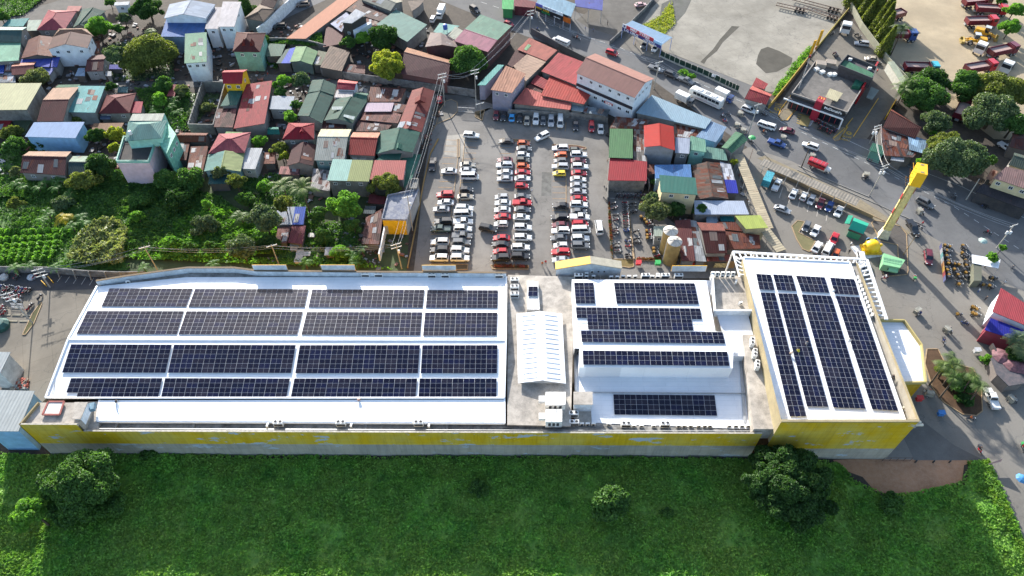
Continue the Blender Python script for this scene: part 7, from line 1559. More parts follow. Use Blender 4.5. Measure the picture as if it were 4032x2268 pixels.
column('B1','third parking column from left',[(2560,20,'sedan','black'),(2545,210,'sedan','maroon'),(2540,265,'suv','white'),(2545,335,'sedan','white'),(2545,400,'sedan','silver'),(2512,585,'hatch','silver'),(2525,645,'sedan','white'),(2520,715,'sedan','white'),(2520,785,'sedan','red'),(2505,860,'hatch','white'),(2510,1000,'sedan','red'),(2500,1065,'sedan','black'),(2497,1138,'hatch','red'),(2500,1205,'suv','black')],180)
column('B2','fourth parking column from left',[(162,40,'hatch','orange'),(162,95,'sedan','grey'),(155,158,'hatch','white'),(150,210,'hatch','olive'),(157,272,'hatch','orange'),(150,335,'sedan','red'),(147,397,'sedan','white'),(142,472,'hatch','red'),(145,580,'sedan','grey'),(145,645,'pickup','red'),(145,712,'sedan','grey'),(137,790,'sedan','white'),(150,897,'suv','white'),(150,1000,'suv','white'),(128,1100,'suv','white'),(125,1190,'suv','black')],0)
column('B2','fifth parking column from left',[(530,93,'suv','white'),(535,158,'hatch','orange'),(530,218,'hatch','grey'),(530,280,'suv','silver'),(520,347,'hatch','yellow'),(535,672,'sedan','black'),(527,795,'suv','black'),(530,868,'sedan','maroon'),(533,932,'suv','white'),(517,1000,'sedan','grey'),(535,1078,'hatch','white'),(535,1147,'suv','red'),(535,1222,'sedan','silver')],180)
column('B2','rightmost parking column',[(690,110,'hatch','olive'),(718,158,'suv','white'),(715,217,'sedan','maroon'),(730,280,'suv','white'),(720,343,'sedan','red'),(712,405,'sedan','white'),(712,468,'sedan','silver'),(712,530,'sedan','silver'),(718,602,'sedan','red'),(720,665,'suv','white'),(717,730,'sedan','grey'),(728,790,'pickup','white'),(733,862,'minivan','red'),(740,925,'van','white'),(733,1008,'suv','white'),(735,1080,'suv','grey')],0)
G1='cars parked in the supermarket lot'
veh('pickup','black','B1',1813,255,-92,'dark pickup truck driving alone up the left aisle of the parking lot')
veh('suv','white','A1',2205,1378,-5,'white suv standing alone at the head of the left double row')
veh('suv','white','A2',345,1390,(-60,28),'white suv turning below the upper row of parked cars')
veh('suv','black','B1',2375,905,-15,'black suv standing askew in the aisle before the third column')
veh('van','white','B2',922,895,92,'white van driving alone in the right aisle')
for i,(o,x,y,k,cl) in enumerate([('A1',2457,1170,'sedan','maroon'),('A1',2530,1180,'sedan','black'),('A2',40,1188,'sedan','lightblue'),('A2',118,1203,'hatch','black'),('A2',192,1230,'hatch','tan'),('A2',283,1215,'suv','white'),('A2',357,1230,'hatch','grey'),('A2',437,1235,'suv','silver'),('A2',530,1240,'van','white'),('A2',687,1275,'sedan','black'),('A2',847,1290,'minivan','red'),('A2',940,1310,'sedan','white')]):
    veh(k,cl,o,x,y,-93 if i != 2 else 87,'%s %s, %s from left in the upper row along the block wall' % ({'lightblue':'bright blue'}.get(cl,cl),NM[k],ordn[i]),G1)
G2='cars in the small car park by the road'
for i,(x,y,k,cl) in enumerate([(150,460,'pickup','white'),(320,550,'sedan','white'),(425,575,'hatch','white'),(500,615,'hatch','silver'),(595,650,'sedan','maroon'),(683,685,'hatch','blue'),(780,730,'sedan','white')]):
    veh(k,cl,'B3',x,y,(-50,105) if i>2 else (50,-100),'%s %s, %s from left in the slanted row under the walkway roof' % (cl,NM[k],ordn[i]),G2)
for (x,y,k,cl,hd,lb) in [(55,420,'boxtruck',None,(60,-120),'small truck loaded with bright blue bottles at the corner of the small car park'),(207,708,'sedan','silver',(100,35),'silver sedan driving across the small car park'),(450,885,'hatch','grey',(-35,90),'dark grey car beside the curved grass island'),(545,925,'sedan','white',(-45,80),'white sedan beside the dark grey one by the curved grass island'),(735,1003,'sedan','red',(-40,90),'bright red car in front of the yellow inflatable'),(560,1090,'sedan','white',(60,-90),'white car with dark bonnet behind the canopy frame'),(665,1115,'van','white',(50,-90),'white van behind the canopy frame beside the red car'),(745,1170,'hatch','orange',(-30,80),'orange-red car partly under the canopy frame'),(1005,1225,'suv','white',(20,90),'white car under the corner of the canopy frame'),(1000,1300,'suv','silver',(20,90),'silver car under the right side of the canopy frame')]:
    veh(k,cl,'B3',x,y,hd,lb,G2)
G3='traffic on the main road'
for (o,x,y,k,cl,hd,lb) in [('B3',150,40,'pickup','blue',(80,28),'dark blue pickup truck on the main road'),('B3',490,70,'suv','white',(-80,-28),'white suv on the main road above the red jeepney'),('B3',1655,645,'suv','grey',(75,40),'dark suv on the main road right of the tower sign'),('B3',1525,890,'pickup','black',(40,75),'black pickup with red tailboard on the plaza'),('B3',1685,1200,'suv','maroon',(12,90),'maroon suv on the plaza left of the banner fence'),
 ('A3',60,1285,'suv','white',(-80,-25),'white suv below the restaurant entrance lane'),('A3',255,1325,'sedan','maroon',(-80,-22),'maroon sedan in front of the restaurant steps'),('A2',2445,1120,'suv','white',(80,30),'white suv just right of the coach bus'),('A2',1055,540,'minivan','red',(80,25),'red minivan on the road beside the white office building'),
 ('A2',530,435,'jeepney','white',(-60,-25),'white-roofed jeepney behind the slatted hoarding'),('A2',1500,700,'pickup','grey',(70,25),'dark jeep at the roadside, left of the utility pole'),('A2',1660,765,'suv','black',(70,28),'black suv parked right of the roadside utility pole'),('A2',1805,820,'pickup','grey',(70,30),'dark jeep next to the roadside shrubs'),('A2',1385,455,'sedan','grey',(-45,70),'dark sedan under the tyre shop canopy'),('A2',1495,490,'sedan','white',(-50,70),'white sedan under the right end of the tyre shop canopy'),
 ('A2',2610,1280,'suv','white',(80,30),'white suv cut by the pole at the bend of the road'),('A1',1820,195,'minivan','white',(35,-60),'white minivan parked in front of the box truck'),('A1',2240,100,'suv','black',(70,45),'black suv on the road at the top'),('A2',10,245,'hatch','red',(60,25),'red hatchback on the road behind the big workshop'),
 ('A1',495,48,'suv','brown',(-70,5),'brown suv in the gravel court near the white wall'),('A1',258,270,'suv','black',(-70,5),'black suv at the bottom of the gravel court'),('A1',1880,1010,'hatch','red',(0,-60),'red car in the gateway next to the boundary wall'),
 ('A2',1345,50,'sedan','pink',(60,-8),'pink and white old sedan in the side yard'),('A3',1010,448,'suv','silver',(-90,-12),'silver-white suv behind the restaurant'),('A3',1110,600,'sedan','beige',(-90,-10),'pale gold sedan beside the green upper roof'),
 ('C3',2245,1340,'pickup','white',(-40,-95),'white pickup truck right of the palm island'),('B3',2480,85,'pickup','white',(60,40),'white jeep in the yard at the right edge'),('B0',20,0,'hatch','teal',(60,0),'x') ][:-1]:
    veh(k,cl,o,x,y,hd,lb,G3 if o in ('B3',) else None)
veh('bus',None,'A2',2010,990,(-80,-36),'white coach bus on the main road',z=1.6);veh('jeepney','red','B3',590,265,(85,35),'red jeepney with white bonnet on the main road',z=1.2)
veh('boxtruck','white','A1',1895,120,(-35,75),'white box truck parked at the top beside the road',z=1.5);veh('boxtruck','blue','A2',2190,975,(75,35),'blue truck with light blue load beyond the bus',z=1.2);veh('boxtruck','grey','A2',1790,1010,(75,35),'grey open truck in front of the coach bus',z=1.2)
for (x,y,hd,cl,lb) in [(2180,25,(90,-8),'maroon','maroon dump truck at the top edge of the sandy yard'),(2320,100,(90,5),'red','dump truck with pink load and rusty orange cab'),(2220,225,(90,-2),'red','red dump truck with pale load, third from the top'),(2440,520,(90,-20),'maroon','dark red dump truck with an empty dark bed'),(2210,690,(90,-15),'red','dump truck with orange-red cab half behind the trees'),(1610,695,(90,3),'teal','dump truck with turquoise cab at the lower end of the sandy yard'),(1310,170,(-90,25),'white','dump truck with pale pink bed behind the conifers'),(1400,360,(90,3),'blue','dump truck with blue cab behind the tall palm'),(2030,1110,(30,-60),'maroon','rusty truck bed under the big trees at the right')]:
    veh('dump',cl,'A3',x,y,hd,lb,'dump trucks in the sandy yard',z=1.8)
for (x,y,hd,lb) in [(2235,470,(-60,75),'white tractor truck in front of the dark red dump truck'),(2500,660,(-50,60),'white tractor truck at the right edge of the sandy yard'),(850,260,(-8,70),'white tractor truck beside the conifer row')]: veh('cab','white','A3',x,y,hd,lb,z=1.8)
veh('loader',None,'A3',2270,335,(90,25),'yellow wheel loader, the farther of two',z=1.5);veh('loader',None,'A3',2165,405,(-70,-10),'yellow wheel loader, the nearer of two',z=1.5)
for i,(a,b) in enumerate([((150,40),(460,110)),((300,-20),(800,110)),((430,70),(790,190))]):
    p,q=GS('A3',*a,1.),GS('A3',*b,1.);d=(q-p).normalized();n=Vector((-d.y,d.x,0));r=thing('trailer_frame','rusty trailer chassis lying on the concrete lot, %s from the left' % ordn[i],'trailer',tuple((p+q)/2));m=MB();L_=(q-p).length
    for s_ in (-1,1): m.beam(p+n*s_,q+n*s_,.18,.25)
    for k in range(12): u=p+d*(L_*k/11);m.beam(u-n*1.2,u+n*1.2,.14,.12)
    m.build('chassis',worn((.14,.09,.07,1),(.35,.3,.25,1),.5,1.,'rusty_chassis'),r)
    for k in range(3):
        for s_ in (-1,1): u=q-d*(1.2+k*1.3)+n*s_;m=MB();m.lathe([(.45,-.15),(.45,.15)],(u.x,u.y,.45),12,0,'y');m.build('wheel',TYRE,r)
def bikes(pts,kinds,hd,where,group,cols=('black','black','black','maroon','grey','blue','black','red')):
    for i,(o,x,y) in enumerate(pts):
        k=kinds[i % len(kinds)];h_=hd if not isinstance(hd,tuple) else hd[0];cl=random.choice(cols)
        p=GS(o,x,y,.5);p.z=.045;place(k,cl,p,math.radians(h_+random.uniform(-14,14)),'%s motorcycle %s, %s' % (cl,where,ordn[i]),group)
def line(o,x0,y0,x1,y1,n,j=4): return [(o,x0+(x1-x0)*k/max(1,n-1)+random.uniform(-j,j),y0+(y1-y0)*k/max(1,n-1)+random.uniform(-j,j)) for k in range(n)]
MG='motorcycles in the motorcycle lot'
bikes(line('B2',1020,500,1095,490,3)+line('B2',1165,485,1275,485,5)+line('B2',1350,530,1385,480,3),['moto'],80,'in the far row against the wall, from left',MG)
bikes(line('B2',1100,575,1380,580,11),['moto','moto','motoB'],70,'in the front row above the grey kerb, from left',MG)
bikes([('B2',x,y) for x,y in [(1065,650),(1085,690),(1070,705),(1090,765),(1095,815),(1085,905),(1090,925),(1090,960),(1100,1055),(1100,1090),(1110,1125),(1115,1140)]],['moto'],15,'in the sparse left row of the lot, from the top',MG,('black','grey','red','black','maroon'))
bikes(line('B2',1190,640,1205,925,19,3)+[('B2',1215,1010),('B2',1215,1030),('B2',1220,1080),('B2',1220,1165),('B2',1222,1185)],['moto'],5,'in the dense row left of the kerb, from the top',MG)
bikes([('B2',x,y) for x,y in [(1270,650),(1272,675),(1275,725),(1278,735),(1300,930),(1305,1005),(1302,1035),(1308,1045)]],['moto'],8,'right of the dividing kerb, from the top',MG)
bikes(line('B2',1365,620,1375,700,5)+line('B2',1370,790,1440,870,8,8)+line('B2',1425,925,1435,1010,8)+line('B2',1480,1100,1520,1180,8,8),['moto','moto','motoY'],10,'in the right-hand row of the lot, from the top',MG,('black','black','grey','red'))
DG='delivery motorcycles crowded by the tent'
bikes(line('B3',1860,1080,1905,1090,3)+line('B3',1865,1130,1900,1145,3)+line('B3',1880,1190,1880,1200,2)+line('B3',1890,1235,1900,1260,3)+line('B3',1930,1260,2000,1270,4)+line('B3',1880,1310,1900,1400,5)+line('B3',1960,1320,2010,1400,4),['motoY','motoB'],30,'with cargo box right of the banner fence, from the top',DG,('black','grey'))
bikes(line('B3',2040,1085,2070,1110,3)+line('B3',2040,1160,2075,1190,3)+line('B3',2070,1230,2085,1300,5)+line('B3',2060,1330,2080,1390,3)+line('C3',1910,160,1930,190,2),['motoY','motoB','motoB'],20,'with cargo box left of the tent, from the top',DG,('black','grey'))
bikes(line('C3',2090,170,2170,190,3)+line('C3',2240,110,2280,130,3)+line('C3',2230,200,2260,220,2),['motoY','motoB'],25,'with cargo box below the weathered cargo box',DG,('black',))
bikes(line('C3',2060,410,2100,440,3)+line('C3',2065,480,2100,500,3)+[('C3',1915,490)],['motoY'],10,'with cargo box beside the red-roofed bank corner',DG,('black','grey'))
bikes(line('A3',545,1225,760,1330,16,6)+line('A3',580,1290,700,1345,7,5),['moto'],60,'in front of the restaurant, from left','motorcycles in front of the restaurant')
bikes(line('A3',740,540,760,570,3)+[('A3',715,345),('A3',960,350),('A3',990,380),('A3',1190,650),('A3',1160,640)],['moto'],30,'behind the restaurant, from left','motorcycles behind the restaurant')
bikes(line('C0',10,215,300,250,16,8)+line('C0',20,290,210,320,8,10)+line('C0',15,420,40,470,3)+[('C0',290,420),('C0',310,400),('C0',35,100),('C0',160,100),('C0',170,110),('C0',350,100),('C0',400,310)],['moto'],75,'in the service yard at the left, from left','motorcycles in the service yard',('black','red','grey','black','blue'))
bikes(line('B3',1080,185,1120,200,3)+line('B3',1940,570,1960,600,2)+line('B3',2240,660,2290,680,3),['moto'],50,'parked before the roadside shops, from left','motorcycles by the roadside shops')
SG='motorcycles and tricycles on the move'
RIDERS=[]
for (k,cl,o,x,y,hd,lb) in [('trike','black','B3',1050,385,(-60,-10),'tricycle with orange lamp on the main road'),('trike','grey','B3',1625,730,(40,50),'white-fronted tricycle on the plaza near the dark suv'),('trike','black','B3',520,160,(60,20),'tricycle with grey canopy behind the red jeepney'),('trike','tan','C3',1515,480,(-50,40),'tan tricycle crossing the plaza'),('trike','green','C3',1820,640,(40,40),'green and yellow tricycle crossing the plaza'),('trike','black','C3',1620,1270,(70,20),'black tricycle under the right building corner'),('trike','maroon','C3',2470,1340,(40,40),'orange tricycle right of the white pickup truck'),
 ('motoG','black','C3',1465,110,(10,-80),'motorcycle with green box on the plaza below the food van'),('moto','red','C3',1165,110,(-70,10),'red scooter below the kerbed plaza island'),('motoB','black','C3',1760,760,(20,60),'motorcycle of the black-clad rider on the plaza'),('moto','blue','C3',1975,570,(70,20),'teal motorcycle below the parked delivery motorcycles'),('moto','black','D3',2040,250,(70,10),'dark motorcycle at the tip of the palm island'),('motoB','red','D3',2130,570,(30,60),'red motorcycle at the end of the concrete apron'),('motoG','green','D3',2565,545,(20,60),'motorcycle with green rider box at the right edge'),
 ('moto','black','A2',2180,1180,(60,25),'motorcycle below the coach bus, left one'),('moto','red','A2',2200,1225,(60,25),'motorcycle below the coach bus, lower one'),('moto','grey','A2',2235,1160,(60,25),'motorcycle below the coach bus, right one'),('trike','tan','A2',2370,1150,(60,25),'tricycle left of the white suv behind the bus'),('trike','black','A2',2340,1265,(60,25),'tricycle above the green corner gable'),('trike','black','A2',2400,1320,(60,25),'tricycle touching the deep green corner gable'),('moto','black','A2',2460,1430,(60,25),'motorcycle under the small green and red umbrella'),
 ('trike','black','A3',225,1390,(60,20),'tricycle with yellow trim between the maroon sedan and blue pickup'),('moto','black','A3',20,1160,(60,20),'motorcycle at the left foot of the yellow wall'),('moto','black','A3',20,1340,(60,20),'motorcycle behind the white suv on the road'),('moto','black','B3',1580,985,(-60,10),'motorcycle right of the plaza island'),('moto','black','B3',2290,940,(60,20),'motorcycle on the road right of the plaza'),('moto','red','A2',615,435,(50,30),'red motorcycle behind the white-roofed jeepney'),('moto','black','A2',300,300,(60,30),'motorcycle beside the utility pole on the upper road'),('moto','black','A2',670,375,(60,30),'motorcycle at the side yard corner, left one'),('moto','black','A2',705,385,(60,30),'motorcycle at the side yard corner, right one')]:
    r=veh(k,cl,o,x,y,hd,lb,SG,z=.6);RIDERS.append(r)
for i,(o,x,y) in enumerate([('B2',985,595),('B2',990,480),('B3',1610,880)]): veh('bicycle',None,o,x,y,-60,'bicycle %s' % ('at the motorcycle lot entrance','leaning on the parking lot wall','pushed by the person in red on the plaza')[i])
bt_=[x for x in COL.objects if x.get('label','').startswith('small truck loaded')][0]
for ch in bt_.children:
    if ch.name.startswith('cargo_box'): ch.material_slots[0].link='OBJECT';ch.material_slots[0].material=plain((.04,.28,.34,1),.5,0,.5,4.,name='blue_bottles')
BARK=worn((.12,.09,.065,1),(.05,.04,.03,1),.6,2.,'bark',big=.8)
def rad(o,x,y,r): return r/K/ppm(*S(o,x,y),5)
def tree(o,x,y,r,h,key,label,name='broadleaf_tree',cat='tree',dens=1.,sq=.8,ls=1.,lobes=None,leaf=.42,seed=None,group=None,ry=None):
    """x,y: middle of the crown in the picture, r: its half width; h: height of the crown top"""
    s_=seed if seed is not None else abs(hash((x,y))) % 9973;rng=np.random.default_rng(int(x*7+y*13) % 9973)
    R_=rad(o,x,y,r);Rz=min(h*.45,R_*sq);zc=h-Rz;p=GS(o,x,y,zc);base=Vector((p.x,p.y,0));root=thing(name,label,cat,tuple(base),0,group);Ry=R_ if ry is None else R_*ry
    nl=lobes or int(16+R_*8);c_=[];ax_=rng.uniform(.75,1.0)
    for k in range(nl):
        v=rng.normal(0,1,3);v /= np.linalg.norm(v);v[2]=abs(v[2])*1.1-.35;f=rng.uniform(.3,.92)
        c_.append((v[0]*R_*f*(1+.15*rng.normal()),v[1]*Ry*f*ax_,zc+v[2]*Rz*f*1.1,rng.uniform(.15,.36)*R_*ls))
    pos=[];nr=[]
    for (cx_,cy_,cz_,lr) in c_:
        n=int(dens*80*lr*lr/(leaf*leaf*4)*1.1)+16
        v=rng.normal(0,1,(n,3));v /= np.linalg.norm(v,axis=1)[:,None];rr=lr*rng.uniform(.72,1.08,n)[:,None];q=v*rr*np.array([1,1,.85])+np.array([cx_,cy_,cz_]);pos.append(q);nr.append(v*.9+np.array([0,0,.35]))
    pos=np.concatenate(pos);nr=np.concatenate(nr);k=pos[:,2]>.3;v,q=leafquads(pos[k],nr[k],leaf,rng)
    mesh_np('crown',v,q,LEAFS[key],root)
    m=MB();tr=max(.12,R_*.07);m.tube([(0,0,0),(tr*.6,0,zc*.5),(0,tr*.5,zc)],tr,7,0,tr*.6)
    for (cx_,cy_,cz_,lr) in c_[:8]: m.tube([(0,0,zc*.55),(cx_*.5,cy_*.5,(zc*.7+cz_*.3)),(cx_,cy_,cz_)],tr*.4,5,0,tr*.12)
    m.build('trunk',BARK,root,local=True);return root
T=[
('A0',-10,150,95,7,'mid','dark tree cut by the left edge near the top'),('A0',985,270,135,7.5,'bright','round bright green tree behind the white gabled house'),('A0',1500,90,150,8,'dark','tall dark tree at the top left of the large slate-roofed house'),('A0',1115,30,60,4,'mid','small green tree at the top edge left of centre'),
('A0',1250,180,70,5,'grey','thin grey-green tree in the yard behind the bright tree'),('A0',1205,290,60,4.5,'mid','small green tree in the yard below the thin grey one'),('A0',1500,540,245,10,'olive','huge olive-green tree in the upper left, right of a paler one'),('A0',1190,560,125,9,'grey','blue-green tree joined to the left side of the huge olive tree'),('A0',1360,640,150,7,'olive','olive lower crown beneath the huge olive tree'),
('A0',1650,860,100,6,'mid','dark bushy tree at the alley, upper one of two'),('A0',1620,1000,85,6,'bright','bright bushy tree at the alley, lower one of two'),('A0',1120,880,65,5.5,'dark','dark narrow tree right of the turquoise roof'),('A0',380,790,140,5,'pale','pale feathery tree above the cream warehouse'),('A0',125,1350,105,6,'olive','olive tree in front of the red roof at the left edge'),
('A0',970,1370,110,7,'dark','dark tree between the light blue roof and the tall turquoise house'),('A0',1165,1360,95,7,'yellow','yellow-green tree left of the tall turquoise house'),('A0',790,1190,90,3.5,'olive','low olive bush below the turquoise roof'),('A0',2470,80,110,7,'dark','dark tree at the top right of the white modern house'),('A0',2100,1090,80,3,'pale','pale shrub growing inside the roofless walls'),
('A0',1830,930,100,4,'pale','light shrubs beside the small red shack'),('A0',400,1415,130,4.5,'dark','dark shrubs along the foot of the sky blue wall'),('B0',150,60,120,6,'mid','green tree at the left edge below the red roof'),('B0',1170,80,75,6,'yellow','bright yellow tree touching the roof terrace'),('B0',1010,260,150,7.5,'dark','large dark tree left of the pink wall'),
('B0',850,420,140,7,'olive','olive tree above the bananas left of the pink wall'),('B0',1190,360,70,4,'mid','green shrub at the foot of the pink wall'),('B0',160,320,60,4,'pale','dry pale shrub left of the wide rusty gable'),('B0',150,640,75,5,'olive','olive bush at the upper left of the dark vegetable plot'),('B0',1690,400,130,6.5,'mid','creeper-covered tree right of the pink wall, left part'),
('B0',1900,420,170,7,'mid','creeper-covered tree right of the pink wall, right part'),('B0',1800,600,150,6,'dark','dark lower tree in the middle of the garden'),('B0',2390,420,95,6.5,'olive','olive tree in front of the plain white ribbed roof'),('B0',2230,330,90,6,'pale','bare pale branching tree in front of the two-tone green gable'),('B0',2100,650,60,7,'bright','slim creeper-clad tree standing by a puddle'),
('B0',1395,780,80,4.5,'bright','bright round bush in the middle of the green plot'),('B0',1420,620,130,3.5,'mid','leafy shrubs below the pink wall'),('B0',2500,600,110,5,'mid','green trees left of the coconut palms'),('B0',2070,860,140,4,'grey','grey-green shrubs in the middle of the garden'),('B0',2450,1100,150,8,'grey','tall grey-green tree at the lower centre of the garden'),
('B0',640,640,110,3,'grey','grey-green bushes beside the vegetable beds'),('B0',1720,1060,120,3.5,'bright','light green leafy shrubs above the left utility wires'),('B0',1900,1090,90,3,'mid','clump of garden shrubs above the yard wall'),('B0',2130,1090,80,4,'mid','upright green shrub left of the tall grey-green tree'),
('B1',260,90,90,5,'olive','yellowish shrub tree beside the dark maroon gable'),('B1',50,20,90,4,'bright','green shrubs left of the crimson hip roof'),('B1',310,170,60,4,'yellow','yellow-green creeper heap left of the dark maroon gable'),('B1',105,470,90,5,'bright','bright green tree left of the coconut palms'),('B1',940,680,175,8,'bright','large round bright green tree in the centre of the garden'),
('B1',1010,870,80,5,'mid','smaller dark tree just below the large round bright one'),('B1',1350,460,145,8,'olive','dense round mango tree in front of the salmon flat roof'),('B1',100,800,170,10,'grey','tall sparse grey-green tree beside the white and blue roof'),('B1',300,640,110,9,'olive','sparse yellowish tree crown above the white and blue roof'),('B1',650,760,110,5,'mid','dark shrubs right of the white and blue roof'),
('B1',700,970,100,4,'mid','green bushes below the dark shrubs in the garden'),('B1',880,1150,110,4,'bright','green shrubs beside the lone little white shack'),('B1',1050,1220,80,3,'mid','banana-like bush by the foot of the utility pole'),('B1',120,1060,130,5,'dark','dark undergrowth tree at the wall in the lower centre'),('B1',930,450,50,4,'mid','small tree against the grey block wall'),
('A1',1320,380,160,9,'dark','large dark green tree behind the round yellow-green one'),('A1',1110,390,90,7,'bright','bright green tree right of the black tower house'),('A1',960,430,80,6,'mid','green tree at the foot of the black tower house'),('A1',1335,665,190,9,'yellow','big round yellow-green tree above the alley wall'),('A1',2180,620,200,9.5,'mid','big round dark green tree left of the turquoise strip roof'),
('A1',280,830,85,6.5,'bright','bright green tree on the alley, left of the grey one'),('A1',470,800,105,7,'grey','grey-green tree on the alley beside the bright green one'),('A1',430,1060,60,5,'mid','green tree right of the pale grey metal roof'),('A1',370,1180,80,5,'bright','bright shrub tree left of the long green roofs'),('A1',270,930,70,5,'mid','green lower crown beneath the bright tree on the alley'),
('A1',100,400,60,5,'mid','ivy-like tree at the right side of the dark red villa'),('A2',1780,740,60,2,'bright','roadside shrub, left one of two'),('A2',1855,775,55,2,'bright','roadside shrub, right one of two'),('B2',1490,700,135,7.5,'pale','big pale green tree in the corner of the motorcycle lot, lower crown'),('B2',1465,600,90,7,'grey','upper crown of the pale tree by the motorcycle lot'),
('B2',1690,710,110,5.5,'dark','dark tree in front of the cream house'),('B2',1955,705,80,5,'mid','little green tree left of the wide white roof'),('B2',1480,430,35,3,'mid','small shrub beside the cream house'),('B2',2300,225,40,4,'yellow','small leafy tree at the top of the beige roof strip'),
('A3',1650,950,240,9,'mid','large green tree right of the restaurant, front one'),('A3',1720,810,170,9,'dark','dark tree behind the large green one right of the restaurant'),('A3',1760,1240,150,8,'grey','grey-green tree below the large green one right of the restaurant'),('A3',2080,870,190,10,'mid','broad tree in the group at the right edge, left crown'),('A3',2400,900,260,11,'olive','broad tree in the group at the right edge, middle crown'),
('A3',2350,1150,260,10,'grey','broad tree in the group at the right edge, lower crown'),('A3',2560,1250,160,9,'mid','green tree at the right edge below the broad trees'),('A3',2560,100,90,7,'bright','bright tree at the right edge of the sandy yard, upper one'),('A3',2520,280,100,7,'bright','bright tree at the right edge of the sandy yard, lower one'),('A3',2430,20,60,5,'mid','green tree in the top right corner'),('A3',1735,1340,45,4,'bright','small bright bush above the maroon rust-red gable'),
('B3',1960,190,290,11,'grey','great spreading roadside tree behind the head of the tower sign'),('B3',1870,60,170,10,'olive','upper crown of the spreading roadside tree'),('B3',1600,225,50,5,'bright','small bright tree left of the spreading roadside tree'),('B3',2310,210,70,5,'mid','small tree right of the spreading roadside tree'),('B3',2440,1095,45,3.5,'bright','small potted tree behind the white tent'),('B3',2340,1190,60,5,'bright','young tree growing through the white tent'),
('C3',1960,1170,150,4,'mid','leafy shrubs on the palm island'),('C3',1790,1040,110,3,'yellow','yellow-green shrubs at the upper end of the palm island'),('C3',1990,1350,95,2.2,'dark','clipped round bush on the palm island'),('C3',2530,900,110,6,'dark','dark tree behind the garden cafe'),('C3',2200,950,70,2.5,'bright','hedge along the left edge of the garden cafe'),('C3',2290,1080,50,2.,'bright','lower hedge of the garden cafe'),
('D2',1035,1090,240,8,'mid','bright young tree in the middle of the meadow'),('D2',1620,1220,75,2.,'mid','low dark green bush in the meadow right of the young tree'),('D0',1500,610,85,2.5,'mid','bush growing against the grey wall base, left'),('D1',2300,960,110,2.,'mid','faint bush in the meadow below the middle of the wall'),('D3',1230,1120,150,3,'mid','round bush in the meadow left of the bare earth')]
for i,t in enumerate(T): tree(*t[:6],t[6],name='shrub' if t[4]<4 else 'broadleaf_tree',cat='shrub' if t[4]<4 else 'tree',leaf=.34 if t[4]<6 else .42)
tree('D0',790,880,340,13,'mid','large sprawling tree in the bottom left, main crown',leaf=.36,dens=1.2,ry=1.1)
tree('D0',330,1210,200,9.5,'bright','bright lower crown of the sprawling tree in the bottom left',leaf=.36,dens=1.2)
tree('D0',780,1150,260,7,'mid','lower middle crown of the sprawling tree in the bottom left',leaf=.36)
tree('D0',1180,1120,140,4,'mid','low shrubs right of the sprawling tree in the bottom left',leaf=.33)
tree('D3',190,900,470,12.5,'dark','huge dark dome-shaped tree against the yellow wall',leaf=.34,dens=1.5,lobes=260,ls=.5,ry=1.0,sq=.72)
def conifer(o,x,y,h,w,label):
    p=GS(o,x,y,0);rng=np.random.default_rng(int(x+y));root=thing('conifer',label,'conifer',tuple(p),0,'row of conifers by the restaurant');n=int(900*w);t=rng.uniform(0,1,n)**.8;a=rng.uniform(0,6.28,n);r_=w*(1-t)**.8*rng.uniform(.7,1.1,n)+.1;lean=.6
    pos=np.stack([r_*np.cos(a)+lean*t,r_*np.sin(a),.4+t*h],1);v,q=leafquads(pos,np.stack([np.cos(a),np.sin(a),np.full(n,.4)],1),.45,rng,2.2);mesh_np('crown',v,q,LEAFS['dark' if x % 2 else 'olive'],root);m=MB();m.tube([(0,0,0),(lean,0,h*.9)],.2,6,0,.05);m.build('trunk',BARK,root,local=True)
for i,(x,y,h) in enumerate([(880,60,10),(960,110,11),(1010,170,11),(1080,170,13),(1050,250,10),(1110,260,13),(1140,330,11),(1180,370,12),(1190,440,11),(1210,560,10),(1130,100,12),(1190,280,13)]): conifer('A3',x,y,h,2.3,'dark pointed conifer, %s down the row beside the sandy yard' % ordn[i])
def palm(o,x,y,h,L_,label,key='palm',n=14,lean=(0,0),name='coconut_palm',w=.9,cat='palm',group=None,top=True):
    """x,y: where the crown sits in the picture"""
    p=GS(o,x,y,h);rng=np.random.default_rng(int(x*3+y));base=Vector((p.x-lean[0],p.y-lean[1],0));root=thing(name,label,cat,tuple(base),0,group);m=MB();m.tube([(0,0,0),(lean[0]*.4,lean[1]*.4,h*.5),(lean[0],lean[1],h)],.22,7,0,.14);m.build('trunk',BARK,root,local=True)
    V=[];Q=[];nv=0
    for k in range(n):
        a=6.283*k/n+rng.uniform(-.2,.2);el=rng.uniform(.1,.9);ll=L_*rng.uniform(.8,1.1);prev=None
        for j in range(9):
            t=j/8;rr=ll*t;zz=h+ll*(el*t-.75*t*t-.0*t);cpt=np.array([lean[0]+math.cos(a)*rr*.95,lean[1]+math.sin(a)*rr*.95,zz]);sd=np.array([-math.sin(a),math.cos(a),0]);ww=w*math.sin(math.pi*min(1,.12+t*.85))**.7
            if prev is not None:
                for sgn in (-1,1):
                    for h2 in (0,.5):
                        b0_=prev[0]*(1-h2)+cpt*h2;b1=prev[0]*(1-h2-.32)+cpt*(h2+.32);tip=b1+sd*sgn*ww+np.array([math.cos(a)*ww*.35,math.sin(a)*ww*.35,-ww*.35]);V+=[b0_,b1,tip,tip-(b1-b0_)*.35];Q.append([nv,nv+1,nv+2,nv+3]);nv+=4
            prev=(cpt,)
    mesh_np('fronds',np.array(V),np.array(Q),LEAFS[key],root)
palm('B1',290,460,8,4.3,'tall coconut palm in the garden, left one of the pair');palm('B1',490,490,9,4.6,'tall coconut palm in the garden, right one of the pair');palm('B0',2440,780,3.5,3.0,'short yellowish palm in the middle of the garden')
